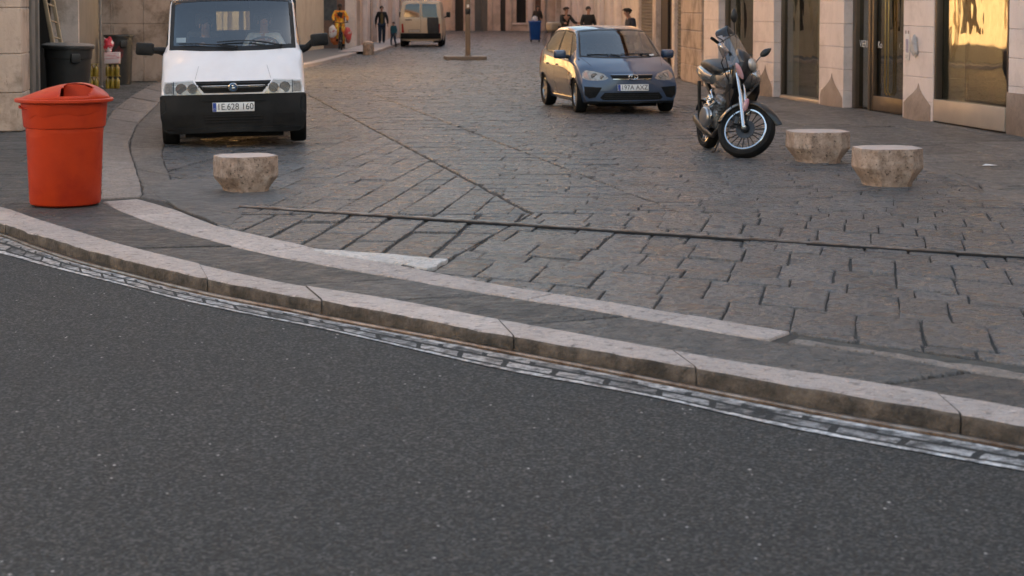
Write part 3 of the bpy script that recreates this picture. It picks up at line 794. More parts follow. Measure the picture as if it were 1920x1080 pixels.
def text_mesh(txt, size, mat, name, parent, mat4, extrude=.001, sx=1.0):
    cu = bpy.data.curves.new(name, 'FONT'); cu.body = txt; cu.size = size; cu.extrude = extrude; cu.align_x = 'CENTER'; cu.align_y = 'CENTER'
    t = bpy.data.objects.new(name, cu); COL.objects.link(t); bpy.context.view_layer.update()
    me = bpy.data.meshes.new_from_object(t.evaluated_get(bpy.context.evaluated_depsgraph_get()))
    bpy.data.objects.remove(t); me.transform(mat4 @ Matrix.Diagonal((sx, 1, 1, 1))); me.materials.clear(); me.materials.append(mat)
    o = bpy.data.objects.new(name, me); COL.objects.link(o); o.parent = parent; return o
frost = M('white lettering', (.62, .6, .58), rough=.6)
FT = Matrix.Translation((da+.5*(S(1612)-da)+.06, .18, 1.12)) @ rotm(90, 0, 0)
text_mesh('VIERI', .17, frost, 'door_lettering', dfr, FT)
FT = Matrix.Translation((dl+(dr-dl)*.2, .178, 1.12)) @ rotm(90, 0, 0)
text_mesh('Ko', .16, frost, 'door_lettering', door, FT)
FT = Matrix.Translation((dl+(dr-dl)*.78, .178, 1.12)) @ rotm(90, 0, 0)
text_mesh('Colli', .16, frost, 'door_lettering', door, FT)
# upper storeys, rooms
shell(rb1, R1.L, 12, 10, MT['trav'], 3.004)
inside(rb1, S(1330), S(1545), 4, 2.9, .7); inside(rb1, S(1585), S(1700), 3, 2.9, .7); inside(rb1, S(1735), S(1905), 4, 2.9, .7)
blind = M('pale blind', (.60, .58, .48), (.50, .48, .40), rough=.8)
mb = MB(); mb.b(S(1462), S(1505), .75, .78, .03, 2.8); mb.build('blind', blind, rb1)
mb = MB(); mb.b(S(1352), S(1385), .75, .78, .03, 2.8); mb.build('blind', blind, rb1)
x0_ = pe1
while x0_ < R1.L-1:
    mb = MB(); courses(mb, x0_+.002, min(x0_+1.2, R1.L), -.02, .5, zs); mb.build('wall', MT['trav'], rb1); x0_ += 1.2

# paper notice and crumpled bag on the pillar
pr = Matrix.Translation((R1.p0.x, R1.p0.y, 0)) @ rotm(0, 0, math.degrees(R1.rz()))
nx = S(1704); no = empty('notice', (pr @ Vector((nx, -.03, 1.16))), (0, 0, R1.rz()), 'small white paper notice with printed portrait taped to the pillar by the glass door', 'notice')
mb = MB(); mb.b(-.085, .085, -.006, .004, -.24, .20, .002); mb.build('paper', M('paper', (.72, .67, .62), (.66, .6, .55), rough=.8, scale=20), no)
mb = MB(); mb.b(-.045, .055, -.009, -.0065, -.12, .09)
mb.build('printed_picture', M('printed portrait', (.40, .36, .42), (.24, .2, .26), rough=.8, scale=22, c3=(.62, .52, .48), scale3=14), no)
mb = MB()
for k in range(3): mb.b(-.06, .06-.02*k, -.0085, -.0065, -.165-.02*k, -.159-.02*k)
mb.build('printed_lines', M('grey print', (.35, .32, .31), rough=.8), no)
brown_tape = M('brown tape', (.22, .16, .12), rough=.5)
for x_ in (-.05, .05): mb = MB(); mb.b(x_-.02, x_+.02, -.008, -.0055, .175, .225); mb.build('tape', brown_tape, no)
mb = MB(); mb.ball((0, 0, 0), (.09, .05, .15), 14, 12)
rr = random.Random(9)
for v in mb.bm.verts:
    q = mnoise.noise(v.co*16+Vector((3, 1, 7))); v.co *= 1+.5*q; v.co.y = min(v.co.y, .03)
    if v.co.x > .04: v.co.z -= .08
bag = mb.build('plastic_bag', M('translucent bag plastic', (.55, .5, .47), (.42, .38, .36), rough=.3, scale=12), None)
bag.location = pr @ Vector((S(1720), -.055, 1.17)); bag.rotation_euler = (0, 0, R1.rz())
tag(bag, 'crumpled pale plastic bag hanging beside the paper notice on the stone pillar', 'bag')

# ---------------------------------------------------------------- right: old pilaster building, low shuttered shops, far row
q0 = R1.p0; q1 = Vector((3.32, 56))
rl2 = Line(q1, q0)
pa = q1 + rl2.d*rl2.s(1281); R2 = Line(pa, q0 - rl2.d*.02)
rb2 = building('old_stone_building', R2, 11, 9, 'narrow old building with rough stained stone blocks between the shutters and the modern shop')
mb = MB(); courses(mb, 0, R2.L, -.06, .6, [.004, .42, .8, 1.2, 1.6, 2.0, 2.5, 3.0], .015, (R2.L*.55,)); mb.build('wall', MT['rough_stone'], rb2)
shell(rb2, R2.L, 11, 9, MT['rough_stone'], 3.004)
pb = q1 + rl2.d*rl2.s(1194); R3 = Line(pb, pa - rl2.d*.02)
rb3 = building('house_with_added_loggia', R3, 3.0, 4, 'house with grey roller shutters behind the blue car, with an unseen loggia added to pass sunlight')
S3_ = R3.s
mb = MB()
ops = [(S3_(1197), S3_(1223), .0, 2.25), (S3_(1229), S3_(1259), .0, 2.25), (S3_(1264), S3_(1279), 0, 2.25)]
wall_band(mb, 0, R3.L, 0, 2.45, 0, .3, ops); mb.build('wall', MT['pale_plaster'], rb3)
def shutter(root, a, b_, z1):
    mb = MB(); z = .02; prof = []
    while z < z1:
        prof += [(.10, z), (.075, z+.02), (.075, z+.065), (.10, z+.08)]; z += .085
    mb.loft([[(x, y, z_) for y, z_ in prof] for x in (a, b_)], False, False); return mb.build('roller_shutter', MT['shutter'], root)
shutter(rb3, ops[0][0]+.01, ops[0][1]-.01, 2.2); shutter(rb3, ops[2][0]+.01, ops[2][1]-.01, 2.2)
mb = MB(); a, b_ = ops[1][:2]; mb.b(a+.01, a+(b_-a)*.42, .14, .2, .01, 2.24); mb.b(a+(b_-a)*.60, b_-.01, .14, .2, .01, 2.24); mb.build('door', MT['dark_wood'], rb3)
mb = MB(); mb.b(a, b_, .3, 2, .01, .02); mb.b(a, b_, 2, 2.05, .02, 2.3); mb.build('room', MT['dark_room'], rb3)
mb = MB(); mb.b(-.0, R3.L+.0, -.15, 4, 2.452, 2.55, .02); mb.build('added_terrace', MT['trav'], rb3)  # low roof added so the sun can pass above the shutters
for q in (.15, R3.L*.5, R3.L-.35):
    mb = MB(); mb.lathe([(.13, 2.552), (.13, 2.63), (.10, 2.67), (.09, 5.6), (.13, 5.68), (.13, 5.798)], 20, (q, .2, 0)); mb.build('added_loggia_column', MT['trav'], rb3, smooth=40)  # unseen open storey added to let a band of sun through
mb = MB(); mb.b(0, R3.L, 0, 4, 5.8, 11.5); mb.build('upper_storeys', MT['pale_plaster'], rb3)  # unseen block added to trim the sun patch on the house opposite
mb = MB(); mb.b(-.0, R3.L, -.4, 4.3, 11.502, 11.75); mb.build('roof', MT['roof'], rb3)
mb = MB(); mb.b(.0, R3.L, 3.7, 4, 0, 2.45); mb.build('rear_wall', MT['pale_plaster'], rb3)

R4 = Line((2.65, 121), pb - rl2.d*.02); L4 = R4.L; s4 = R4.s
rb4 = building('far_row_house', R4, 12, 9, 'long far house front with pale pilasters and dark openings right of the street')
mb = MB(); ops = []
for a_, c_ in ((1031, 1041), (1043, 1052), (1070, 1076), (1098, 1102), (1118, 1124), (1136, 1141)): ops.append((s4(a_), s4(c_), .0, 2.5))
wall_band(mb, 0, L4, 0, 3, 0, .5, ops); mb.build('wall', MT['pale_plaster'], rb4)
for a_, c_ in ((1066, 1068.5), (1079, 1085), (1089, 1093), (1106, 1112), (1128, 1133), (1146, 1153), (1160, 1166)):
    mb = MB(); mb.b(s4(a_), s4(c_), -.18, -.002, 0, 2.98, .02); mb.build('pilaster', MT['trav'], rb4)
for a_, c_, *_ in ops: mb = MB(); mb.b(a_, c_, .3, .35, 0, 2.5); mb.build('door', MT['dark_wood'], rb4)
shell(rb4, L4, 12, 9, MT['pale_plaster'], 3.004)

# ---------------------------------------------------------------- end of the street
EB = Line((-8, 123.5), (9, 121.5)); eb = building('end_building', EB, 12, 9, 'warm pink plaster building closing the far end of the street')
se = EB.s
ops = [(se(853), se(869), .0, 2.6), (se(890), se(914), 0, 2.7), (se(938), se(948), 0, 2.6), (se(968), se(986), .55, 2.6), (se(1003), se(1014), 0, 2.6)]
mb = MB(); wall_band(mb, 0, EB.L, 0, 3.2, 0, .4, ops); mb.build('wall', MT['warm_plaster'], eb)
for (a, b_, lo, hi), mt, nm in zip(ops, (MT['dark_wood'], MT['grey_door'], MT['dark_wood'], MT['dark_room'], MT['brown_door']), ('shop_door', 'door', 'door', 'window', 'door')):
    mb = MB(); m_ = (a+b_)/2
    if nm == 'door' and b_-a > .6: mb.b(a, m_-.01, .12, .18, lo, hi); mb.b(m_+.01, b_, .12, .18, lo, hi)
    else:
        mb.b(a, b_, .2, .26, lo, hi)
        if nm != 'door': mb.b(m_-.03, m_+.03, .12, .19, lo, hi); mb.b(a, b_, .14, .19, 1.3, 1.37)
    mb.build(nm, mt, eb)
for a_, c_ in ((843, 850), (873, 884), (917, 924), (952, 960), (990, 999), (1016, 1023)):
    mb = MB(); mb.b(se(a_), se(c_), -.16, -.002, 0, 3.15, .02); mb.build('pilaster', MT['trav'] if a_ in (873, 990) else MT['warm_plaster'], eb)
mb = MB(); mb.b(se(958), se(990), -.1, -.002, .42, .55, .01); mb.build('window_sill', MT['trav'], eb)
shell(eb, EB.L, 12, 9, MT['warm_plaster'], 3.204)

# ---------------------------------------------------------------- left: near building with open doorway
L1 = Line((-6.93, 25.55), (-9.5, 42.0)); lb = building('left_building', L1, 12, 9, 'old stone fronted building with an open dark doorway beside the red bin')
s1 = L1.s
# corner pier of marble, its end face looks at the camera
mb = MB()
courses(mb, .02, s1(62)*.62, -.02, .9, [.004, .55, 1.1, 1.75, 2.4, 3.1], .012)
mb.build('corner_pier', MT['rough_stone'], lb)
mb = MB(); courses(mb, -.0, .62, .902, 5.2, [.004, .60, 1.2, 1.8, 2.4, 3.1], .012, (2.2,) if False else ()); mb.build('end_wall', MT['rough_stone'], lb)
xa = s1(62)*.62
grey_wood = M('weathered grey wood', (.20, .175, .15), (.12, .105, .09), rough=.8, kind='pos', stretch=(6, 6, .6), scale=4)
mb = MB(); mb.b(xa+.005, xa+.45, -.06, .3, 0, 3.1, .01); mb.build('wooden_jamb', grey_wood, lb)
mb = MB(); mb.b(xa+.50, xa+.62, .02, .3, 0, 3.1, .01); mb.b(xa+.68, xa+.9, -.08, .25, 0, 3.1, .015); mb.build('door_frame', grey_wood, lb)
x2 = s1(146)
mb = MB(); mb.b(x2, x2+.25, -.02, .5, 0, 3.1); mb.build('jamb', MT['pale_plaster'], lb)
tan_panel = M('tan painted panel', (.25, .205, .155), (.2, .165, .125), rough=.6, kind='pos', scale=2)
mb = MB(); mb.b(x2+.252, s1(186), .0, .3, 0, 3.1); mb.build('panel_wall', tan_panel, lb)
x3 = s1(186)
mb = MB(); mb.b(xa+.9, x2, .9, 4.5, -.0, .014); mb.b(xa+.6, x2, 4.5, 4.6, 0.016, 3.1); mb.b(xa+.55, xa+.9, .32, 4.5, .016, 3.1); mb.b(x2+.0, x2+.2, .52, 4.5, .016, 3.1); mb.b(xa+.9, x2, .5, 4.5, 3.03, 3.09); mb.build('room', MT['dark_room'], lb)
mb = MB(); mb.b(x3+.01, L1.L, .25, .35, 0, 3.1); mb.build('dark_door', MT['dark_wood'], lb)
shell(lb, L1.L, 12, 9, MT['pale_plaster'], 3.104)

# flank wall facing the camera, street facade behind the white van
FL = Line((-9.6, 42.2), (-7.62, 42.2)); L2 = Line((-7.62, 42.2), (-7.55, 72.8))
l2b = building('ochre_house', L2, 12, 9, 'tall ochre house behind the white van with stained stone flank wall')
mb = MB(); mb.T = rotm(0, 0, -math.degrees(L2.rz()))
courses(mb, -2.6, -.01, 0, .5, [.004, .7, 1.35, 2.05, 2.7, 3.4], .008, (-1.72, -1.66, -.95)); mb.build('flank_wall', MT['rough_stone'], l2b)
mb = MB(); mb.T = rotm(0, 0, -math.degrees(L2.rz())); mb.b(-2.6, -.01, .02, .5, 3.404, 12); mb.build('upper_flank_wall', MT['pale_plaster'], l2b)
ops = [(8.3, 9.2, .9, 2.4), (11, 12.2, 0, 2.6), (15, 16, .9, 2.4), (19, 20.4, 0, 2.6)]
mb = MB(); wall_band(mb, .52, L2.L, 0, 3.4, 0, .4, ops); mb.build('wall', MT['gold_plaster'], l2b)
for a, b_, lo, hi in ops: mb = MB(); mb.b(a, b_, .25, .32, lo, hi); mb.build('door' if lo == 0 else 'window', MT['dark_wood'], l2b)
for xx in (.8, 3.3, 6.3, 9.6, 13.6): mb = MB(); mb.b(xx, xx+.5, -.14, -.002, 0, 3.38, .02); mb.build('pilaster', MT['gold_plaster'], l2b)
mb = MB(); mb.b(.52, L2.L, 0, 9, 3.404, 12); mb.build('upper_storeys', MT['gold_plaster'], l2b)
mb = MB(); mb.b(-.2, L2.L+.2, -.5, 9.3, 12.002, 12.25); mb.build('roof', MT['roof'], l2b)

L3f = Line((-8.2, 73.4), (-6.33, 73.4)); L3 = Line((-6.33, 73.4), (-5.75, 122.5))
l3b = building('far_left_house', L3, 12, 9, 'far house with reddish flank wall and pale pilasters along the left side of the street')
mb = MB(); mb.T = rotm(0, 0, -math.degrees(L3.rz())); mb.b(-1.9, -.42, .0, .4, 0, 3.2); mb.build('flank_wall', MT['red_wall'], l3b)
mb = MB(); mb.T = rotm(0, 0, -math.degrees(L3.rz())); mb.b(-1.35, -.75, -.03, -.002, 1.15, 2.4); mb.build('faded_poster', M('faded posters', (.12, .115, .11), (.07, .07, .07), rough=.8, scale=6), l3b)
mb = MB(); mb.T = rotm(0, 0, -math.degrees(L3.rz())); courses(mb, -.42, .0, -.06, .5, [.004, .65, 1.3, 1.95, 2.6, 3.2], .01); mb.build('corner_pier', MT['trav'], l3b)
s3l = L3.s
ops = [(s3l(670), s3l(676), 0, 2.6), (s3l(690), s3l(697), 0, 2.6), (s3l(708), s3l(713), 0, 2.6), (s3l(722), s3l(727), 0, 2.6), (s3l(745), s3l(752), 0, 2.6)]
mb = MB(); wall_band(mb, .5, L3.L, 0, 3.2, 0, .5, ops); mb.build('wall', MT['warm_plaster'], l3b)
for a, b_, lo, hi in ops: mb = MB(); mb.b(a, b_, .3, .36, lo, hi); mb.build('door', MT['dark_wood'], l3b)
for a_, c_ in ((680, 686), (699, 704), (715, 720), (735, 742)):
    mb = MB(); mb.b(s3l(a_), s3l(c_), -.2, -.002, 0, 3.18, .02); mb.build('pilaster', MT['trav'], l3b)
mb = MB(); mb.tube([(s3l(688), -.12, .1), (s3l(688), -.12, 3.2)], .06, 8); mb.build('drainpipe', MT['shutter'], l3b)
mb = MB(); mb.b(.0, L3.L, 0, 9, 3.204, 12); mb.build('upper_storeys', MT['warm_plaster'], l3b)
mb = MB(); mb.b(-.3, L3.L+.3, -.4, 9.3, 12.002, 12.25); mb.build('roof', MT['roof'], l3b)

# ---------------------------------------------------------------- houses round the square behind the photographer (seen in reflections, they shade the square)
def plain_house(name, x0, x1, y0, y1, h, mat, label, faces):
    o = empty(name, ((x0+x1)/2, (y0+y1)/2, 0), label=label, cat='building')
    cx, cy = (x0+x1)/2, (y0+y1)/2
    mb = MB(); mb.b(x0-cx, x1-cx, y0-cy, y1-cy, -.1, h); mb.build('wall', mat, o)
    mb = MB(); mb.b(x0-cx-.4, x1-cx+.4, y0-cy-.4, y1-cy+.4, h+.002, h+.3, .05); mb.build('roof', MT['roof'], o)
    return o
plain_house('square_house', 15, 26, -18, 17.5, 13, MT['warm_plaster'], 'plain tall house on the right of the square behind the photographer', '')
plain_house('square_house', -30, -19, -16, 16, 10, MT['gold_plaster'], 'ochre house on the left of the square behind the photographer', '')

# far left sidewalk with kerb
FK = pxline([(480, 131), (578, 119), (620, 110), (668, 98)], 0.1)
mb = MB(); n_ = len(FK)
top = [(p.x, p.y, .10) for p in FK]; inn = [(-7.6, max(43, min(72.9, p.y)), .10) for p in FK]
mb.loft([[(p.x+.02, p.y, -.03), (p.x+.015, p.y, .085), (p.x, p.y, .10), (p.x-.28, p.y, .10)] for p in FK], False, False)
tag(mb.build('far_kerb', MT['pale']), kind='structure')
mb = MB(); mb.add([(p.x-.28, p.y, .099) for p in FK]+[(-7.6, p.y, .099) for p in FK]+[], [(i, i+1, n_+i+1, n_+i) for i in range(n_-1)])
e0 = FK[-1]
mb.add([(e0.x-.28, e0.y, .099), (-7.6, e0.y, .099), (-7.6, 73.4, .02), (-5.75, 73.4, .02)], [(0, 1, 2, 3)])
tag(mb.build('far_sidewalk', M('far sidewalk stone', (.15, .14, .13), (.12, .112, .105), kind='pos', scale=3, rough=.6)), kind='structure')
FK2 = pxline([(700, 96.5), (748, 80), (775, 72)], 0.1)
mb = MB(); mb.loft([[(p.x+.02, p.y, -.03), (p.x+.015, p.y, .085), (p.x, p.y, .10), (-6.3, p.y, .10)] for p in FK2], False, False)
tag(mb.build('far_kerb', MT['pale']), kind='structure')
# ================================================================== VEHICLES
from mathutils.bvhtree import BVHTree
def pchip(vals, t):
    """monotone cubic through equally spaced Vectors"""
    n = len(vals); i = min(int(t), n-2); u = t-i
    def slope(k, c):
        if k == 0: return vals[1][c]-vals[0][c]
        if k == n-1: return vals[-1][c]-vals[-2][c]
        a = vals[k][c]-vals[k-1][c]; b = vals[k+1][c]-vals[k][c]
        return 0 if a*b <= 0 else 2*a*b/(a+b)
    out = []
    for c in range(3):
        p0, p1 = vals[i][c], vals[i+1][c]; m0, m1 = slope(i, c), slope(i+1, c)
        out.append((2*u**3-3*u*u+1)*p0+(u**3-2*u*u+u)*m0+(-2*u**3+3*u*u)*p1+(u**3-u*u)*m1)
    return Vector(out)
def body_surface(ST, n=6):
    """ST[i][j]: half rings (x>=0), j=0 underneath ... last on the centre line. Returns fine grid rows"""
    I, J = len(ST), len(ST[0])
    full = [[Vector((-p[0], p[1], p[2])) for p in st[:-1]] + [Vector(p) for p in reversed(st)] for st in ST]
    W = len(full[0]); rows = []
    for k in range((I-1)*n+1):
        t = k/n; ctl = [pchip([full[i][j] for i in range(I)], t) for j in range(W)]
        rows.append([pchip(ctl, l/n) for l in range((W-1)*n+1)])
    return rows
def build_body(root, ST, paint, glass_patches, arches, glassm, n=6, fascia_j=4, name='body', pane_names=None, rear_glass=False):
    rows = body_surface(ST, n); NI, NJ = len(rows), len(rows[0]); J = len(ST[0])-1
    def inpatch(k, l):
        u, v = (k+.5)/n, (l+.5)/n; v = min(v, 2*J-v)
        for q, (i0, i1, j0, j1) in enumerate(glass_patches):
            if i0 < u < i1 and j0 < v < j1: return q
        return -1
    mb = MB(); vs = [p for r in rows for p in r]; fs = []; gl = {}
    for k in range(NI-1):
        for l in range(NJ-1):
            f = (k*NJ+l, k*NJ+l+1, (k+1)*NJ+l+1, (k+1)*NJ+l); q = inpatch(k, l)
            if q >= 0:
                side = 'c' if glass_patches[q][3] >= J else ('l' if l < NJ/2 else 'r')
                gl.setdefault((q, side), []).append(f); continue
            fs.append(f)
    # front fascia between the two flanks and the bonnet lip
    lipa, lipb = fascia_j*n, NJ-1-fascia_j*n
    lip = rows[0][lipa:lipb+1]; hw = abs(lip[0].x) or 1
    frows = []
    for l in range(0, lipa):
        a = rows[0][l]; row = []
        for p in lip:
            s = p.x/hw; y = a.y - (a.y-ST[0][0][1]+.07)*(1-s*s) if True else a.y
            row.append(Vector((s*abs(a.x), min(a.y, y), a.z)))
        frows.append(row)
    b0 = len(vs)
    for r in frows: vs += r
    w = len(lip)
    idx = [[b0+q*w+k for k in range(w)] for q in range(len(frows))]
    for q in range(len(frows)): idx[q][0] = q; idx[q][-1] = NJ-1-q
    idx.append([lipa+k for k in range(w)])
    for q in range(len(idx)-1):
        for k in range(w-1): fs.append((idx[q][k], idx[q][k+1], idx[q+1][k+1], idx[q+1][k]))
    # rear cap
    o_ = (NI-1)*NJ
    half_ = NJ//2
    for l in range(half_-1):
        f = (o_+l, o_+l+1, o_+NJ-2-l, o_+NJ-1-l)
        if rear_glass and 5.2 < (l+.5)/n < 5.85: gl.setdefault((len(glass_patches), 'c'), []).append(f)
        else: fs.append(f)
    fs.append((o_+half_-1, o_+half_, o_+half_+1))
    # wheel arches
    def cut(f):
        for (yc, zc, r) in arches:
            if all(abs(vs[i].x) > .5 and (vs[i].y-yc)**2+(vs[i].z-zc)**2 < r*r for i in f): return True
        return False
    keep = [f for f in fs if not cut(f)]
    for i in range(len(vs)):
        p = vs[i]
        for (yc, zc, r) in arches:
            d = math.hypot(p.y-yc, p.z-zc)
            if abs(p.x) > .5 and d < r:
                k = r/max(d, 1e-4); vs[i] = Vector((p.x, yc+(p.y-yc)*k, zc+(p.z-zc)*k)) if p.z > zc-.02 else p
    mb.add(vs, keep)
    bmesh.ops.remove_doubles(mb.bm, verts=mb.bm.verts, dist=.0004)
    loose = [v for v in mb.bm.verts if not v.link_faces]; bmesh.ops.delete(mb.bm, geom=loose, context='VERTS')
    body = mb.build(name, paint, root, smooth=48)
    tree = BVHTree.FromPolygons([Vector(v) for v in vs], [list(f) for f in fs] + [f for l in gl.values() for f in l])
    panes = {}
    for (q, side), F_ in gl.items():
        used = sorted({i for f in F_ for i in f}); mp = {i: k for k, i in enumerate(used)}
        m2 = MB(); m2.add([vs[i] for i in used], [tuple(mp[i] for i in f) for f in F_])
        panes[(q, side)] = m2.build(pane_names[q] if pane_names else 'window', glassm, root, smooth=60)
    return body, tree, panes
def decal(tree, poly, axis, off, back=.006, cuts=.05):
    """a polygon in (x,z) [front/rear] or (y,z) [left/right] laid on the body surface as a thin solid; returns MB"""
    t = bmesh.new(); t.faces.new([t.verts.new((x, y, 0)) for x, y in poly])
    xs = [p[0] for p in poly]; ys = [p[1] for p in poly]
    for lo, hi, nrm in ((min(xs), max(xs), (1, 0, 0)), (min(ys), max(ys), (0, 1, 0))):
        k = int((hi-lo)/cuts)
        for i in range(1, k+1):
            c = lo+(hi-lo)*i/(k+1)
            bmesh.ops.bisect_plane(t, geom=list(t.verts)+list(t.edges)+list(t.faces), plane_co=Vector(nrm)*c, plane_no=nrm)
    bmesh.ops.triangulate(t, faces=t.faces)
    dirs = {'front': Vector((0, 1, 0)), 'rear': Vector((0, -1, 0)), 'left': Vector((1, 0, 0)), 'right': Vector((-1, 0, 0)), 'up': Vector((0, 0, -1))}
    d = dirs[axis]; t.verts.index_update(); top = []; n_ = len(t.verts); ok = []
    last = None
    for v in t.verts:
        if axis in ('front', 'rear'): o = Vector((v.co.x, 0, v.co.y)) - d*8
        elif axis == 'up': o = Vector((v.co.x, v.co.y, 0)) - d*8
        else: o = Vector((0, v.co.x, v.co.y)) - d*4
        h = tree.ray_cast(o, d)
        if h[0] is None:
            p = None
        else:
            nn = h[1] if h[1].dot(d) < 0 else -h[1]; p = h[0] + nn*off; last = (p, nn)
        top.append((p, nn if p is not None else None, o))
    good = [q for q in top if q[0] is not None]
    for k, q in enumerate(top):
        if q[0] is None:
            r = min(good, key=lambda w_: (w_[2]-q[2]).length); p = q[2].copy()
            if axis in ('front', 'rear'): p.y = r[0].y
            elif axis == 'up': p.z = r[0].z
            else: p.x = r[0].x
            top[k] = (p, r[1], q[2])
    tv = [q[0] for q in top]; bv = [q[0]-q[1]*back for q in top]
    fs = [[v.index for v in f.verts] for f in t.faces]
    allf = list(fs) + [[n_+i for i in reversed(f)] for f in fs]
    for e in t.edges:
        if len(e.link_faces) == 1:
            a, b = e.verts[0].index, e.verts[1].index; allf.append((a, b, n_+b, n_+a))
    t.free(); mb = MB(); mb.add(tv+bv, allf); return mb
def rrect(x0, x1, z0, z1, r, k=4):
    out = []
    for cx, cz, a0 in ((x1-r, z1-r, 0), (x0+r, z1-r, 90), (x0+r, z0+r, 180), (x1-r, z0+r, 270)):
        for i in range(k+1):
            a = R(a0+90*i/k); out.append((cx+r*math.cos(a), cz+r*math.sin(a)))
    return out
def wheel(root, x, y, r, w, spokes=8, side=1, steer=0, steel=False):
    """side=+1: outer face looks to +x. Returns tyre (rim as its child)"""
    Mx = Matrix.Translation((x, y, r)) @ rotm(0, 0, steer)
    mb = MB(); mb.T = Mx
    prof = [(r*.66, -w*.40), (r*.80, -w*.5), (r*.93, -w*.49), (r*.985, -w*.38), (r, -w*.25), (r, w*.25), (r*.985, w*.38), (r*.93, w*.49), (r*.80, w*.5), (r*.66, w*.40)]
    mb.loft([[Vector((q, a*math.cos(t_), a*math.sin(t_))) for a, q in prof] for t_ in [2*math.pi*i/40 for i in range(41)]], False, False)
    for i in range(0, 40, 1):
        pass
    holder = MB(); holder.T = Mx
    tyre = mb.build('wheel', MT['rubber'], root, smooth=30)
    m = holder; e = side*w*.36
    ringp = [(r*.66, -w*.4*side), (r*.645, side*w*.38), (r*.60, side*w*.40), (r*.58, side*w*.30), (r*.58, -w*.3*side)]
    m.loft([[Vector((q, a*math.cos(t_), a*math.sin(t_))) for a, q in ringp] for t_ in [2*math.pi*i/40 for i in range(41)]], False, False)
    if steel:
        m.lathe([(r*.02, e*.9), (r*.16, e*.95), (r*.2, e*.6), (r*.42, e*.45), (r*.5, e*.75), (r*.585, e*.7), (r*.585, e*.5)], 32, axis=(1, 0, 0))
    else:
        for i in range(spokes):
            a = 2*math.pi*i/spokes; c, s_ = math.cos(a), math.sin(a)
            P = lambda rad, tt, xx: Vector((xx, rad*c-tt*s_, rad*s_+tt*c))
            m.loft([[P(r*.12, -.028, e*.9), P(r*.12, .028, e*.9), P(r*.12, .028, e*.4), P(r*.12, -.028, e*.4)], [P(r*.60, -.02, e*1.0), P(r*.60, .02, e*1.0), P(r*.60, .02, e*.5), P(r*.60, -.02, e*.5)]])
        m.lathe([(.001, e*.98), (r*.1, e*.96), (r*.15, e*.85), (r*.16, e*.3)], 20, axis=(1, 0, 0))
    m.build('rim', MT['alloy'] if not steel else MT['dark_metal'], tyre, smooth=30)
    m = MB(); m.T = Mx; m.lathe([(.01, -side*w*.02), (r*.57, -side*w*.02), (r*.57, side*w*.05), (.01, side*w*.05)], 24, axis=(1, 0, 0))
    m.build('brake_disc', MT['dark_metal'], tyre, smooth=30)
    return tyre
def wheelwell(mb, x, y, r, side):
    a = [math.pi*(i/16*1.24-.12) for i in range(17)]
    x0, x1 = x-side*.30, x+side*.055
    rings = [[Vector((xx, y+r*math.cos(t), r*.86+r*math.sin(t))) for t in a] for xx in (x0, x1)]
    mb.loft(rings, False, False)
    mb.add([(x0, y, r*.86)] + rings[0], [(0, i+1, i+2) for i in range(16)])
def plate(root, x, y, z, txt, wdt, hgt, tilt=0, ry=0):
    """front number plate, faces -y"""
    T = Matrix.Translation((x, y, z)) @ rotm(tilt, ry, 0)
    mb = MB(); mb.T = T; mb.b(-wdt/2, wdt/2, -.006, .006, -hgt/2, hgt/2, .004)
    p = mb.build('number_plate', MT['white_paint'], root)
    mb = MB(); mb.T = T; mb.b(-wdt/2+.004, -wdt/2+.046, -.0085, -.0062, -hgt/2+.004, hgt/2-.004); mb.build('plate_band', MT['plate_blue'], p)
    mb = MB(); mb.T = T
    for i in range(8):
        a = 2*math.pi*i/8; mb.b(-wdt/2+.025+.011*math.cos(a)-.002, -wdt/2+.025+.011*math.cos(a)+.002, -.0100, -.0086, -hgt*.22+.011*math.sin(a)-.002, -hgt*.22+.011*math.sin(a)+.002)
    mb.build('plate_stars', MT['white_paint'], p)
    t = text_mesh(txt, hgt*.98, MT['plate_ink'], 'plate_characters', p, T @ Matrix.Translation((.024, -.0072, 0)) @ rotm(90, 0, 0), .0006)
    xs = [v.co.x for v in t.data.vertices]; c = (max(xs)+min(xs))/2; k = (wdt-.085)/(max(xs)-min(xs))
    t.data.transform(T @ Matrix.Translation((.022, 0, 0)) @ Matrix.Diagonal((k, 1, 1, 1)) @ Matrix.Translation((-.024, 0, 0)) @ T.inverted())
    return p
def carpaint(name, col, metal=.0, flake=None, rough=.35, coat=1):
    return M(name, col, flake or tuple(x*.92 for x in col), rough=rough, metal=metal, coat=coat, scale=3)

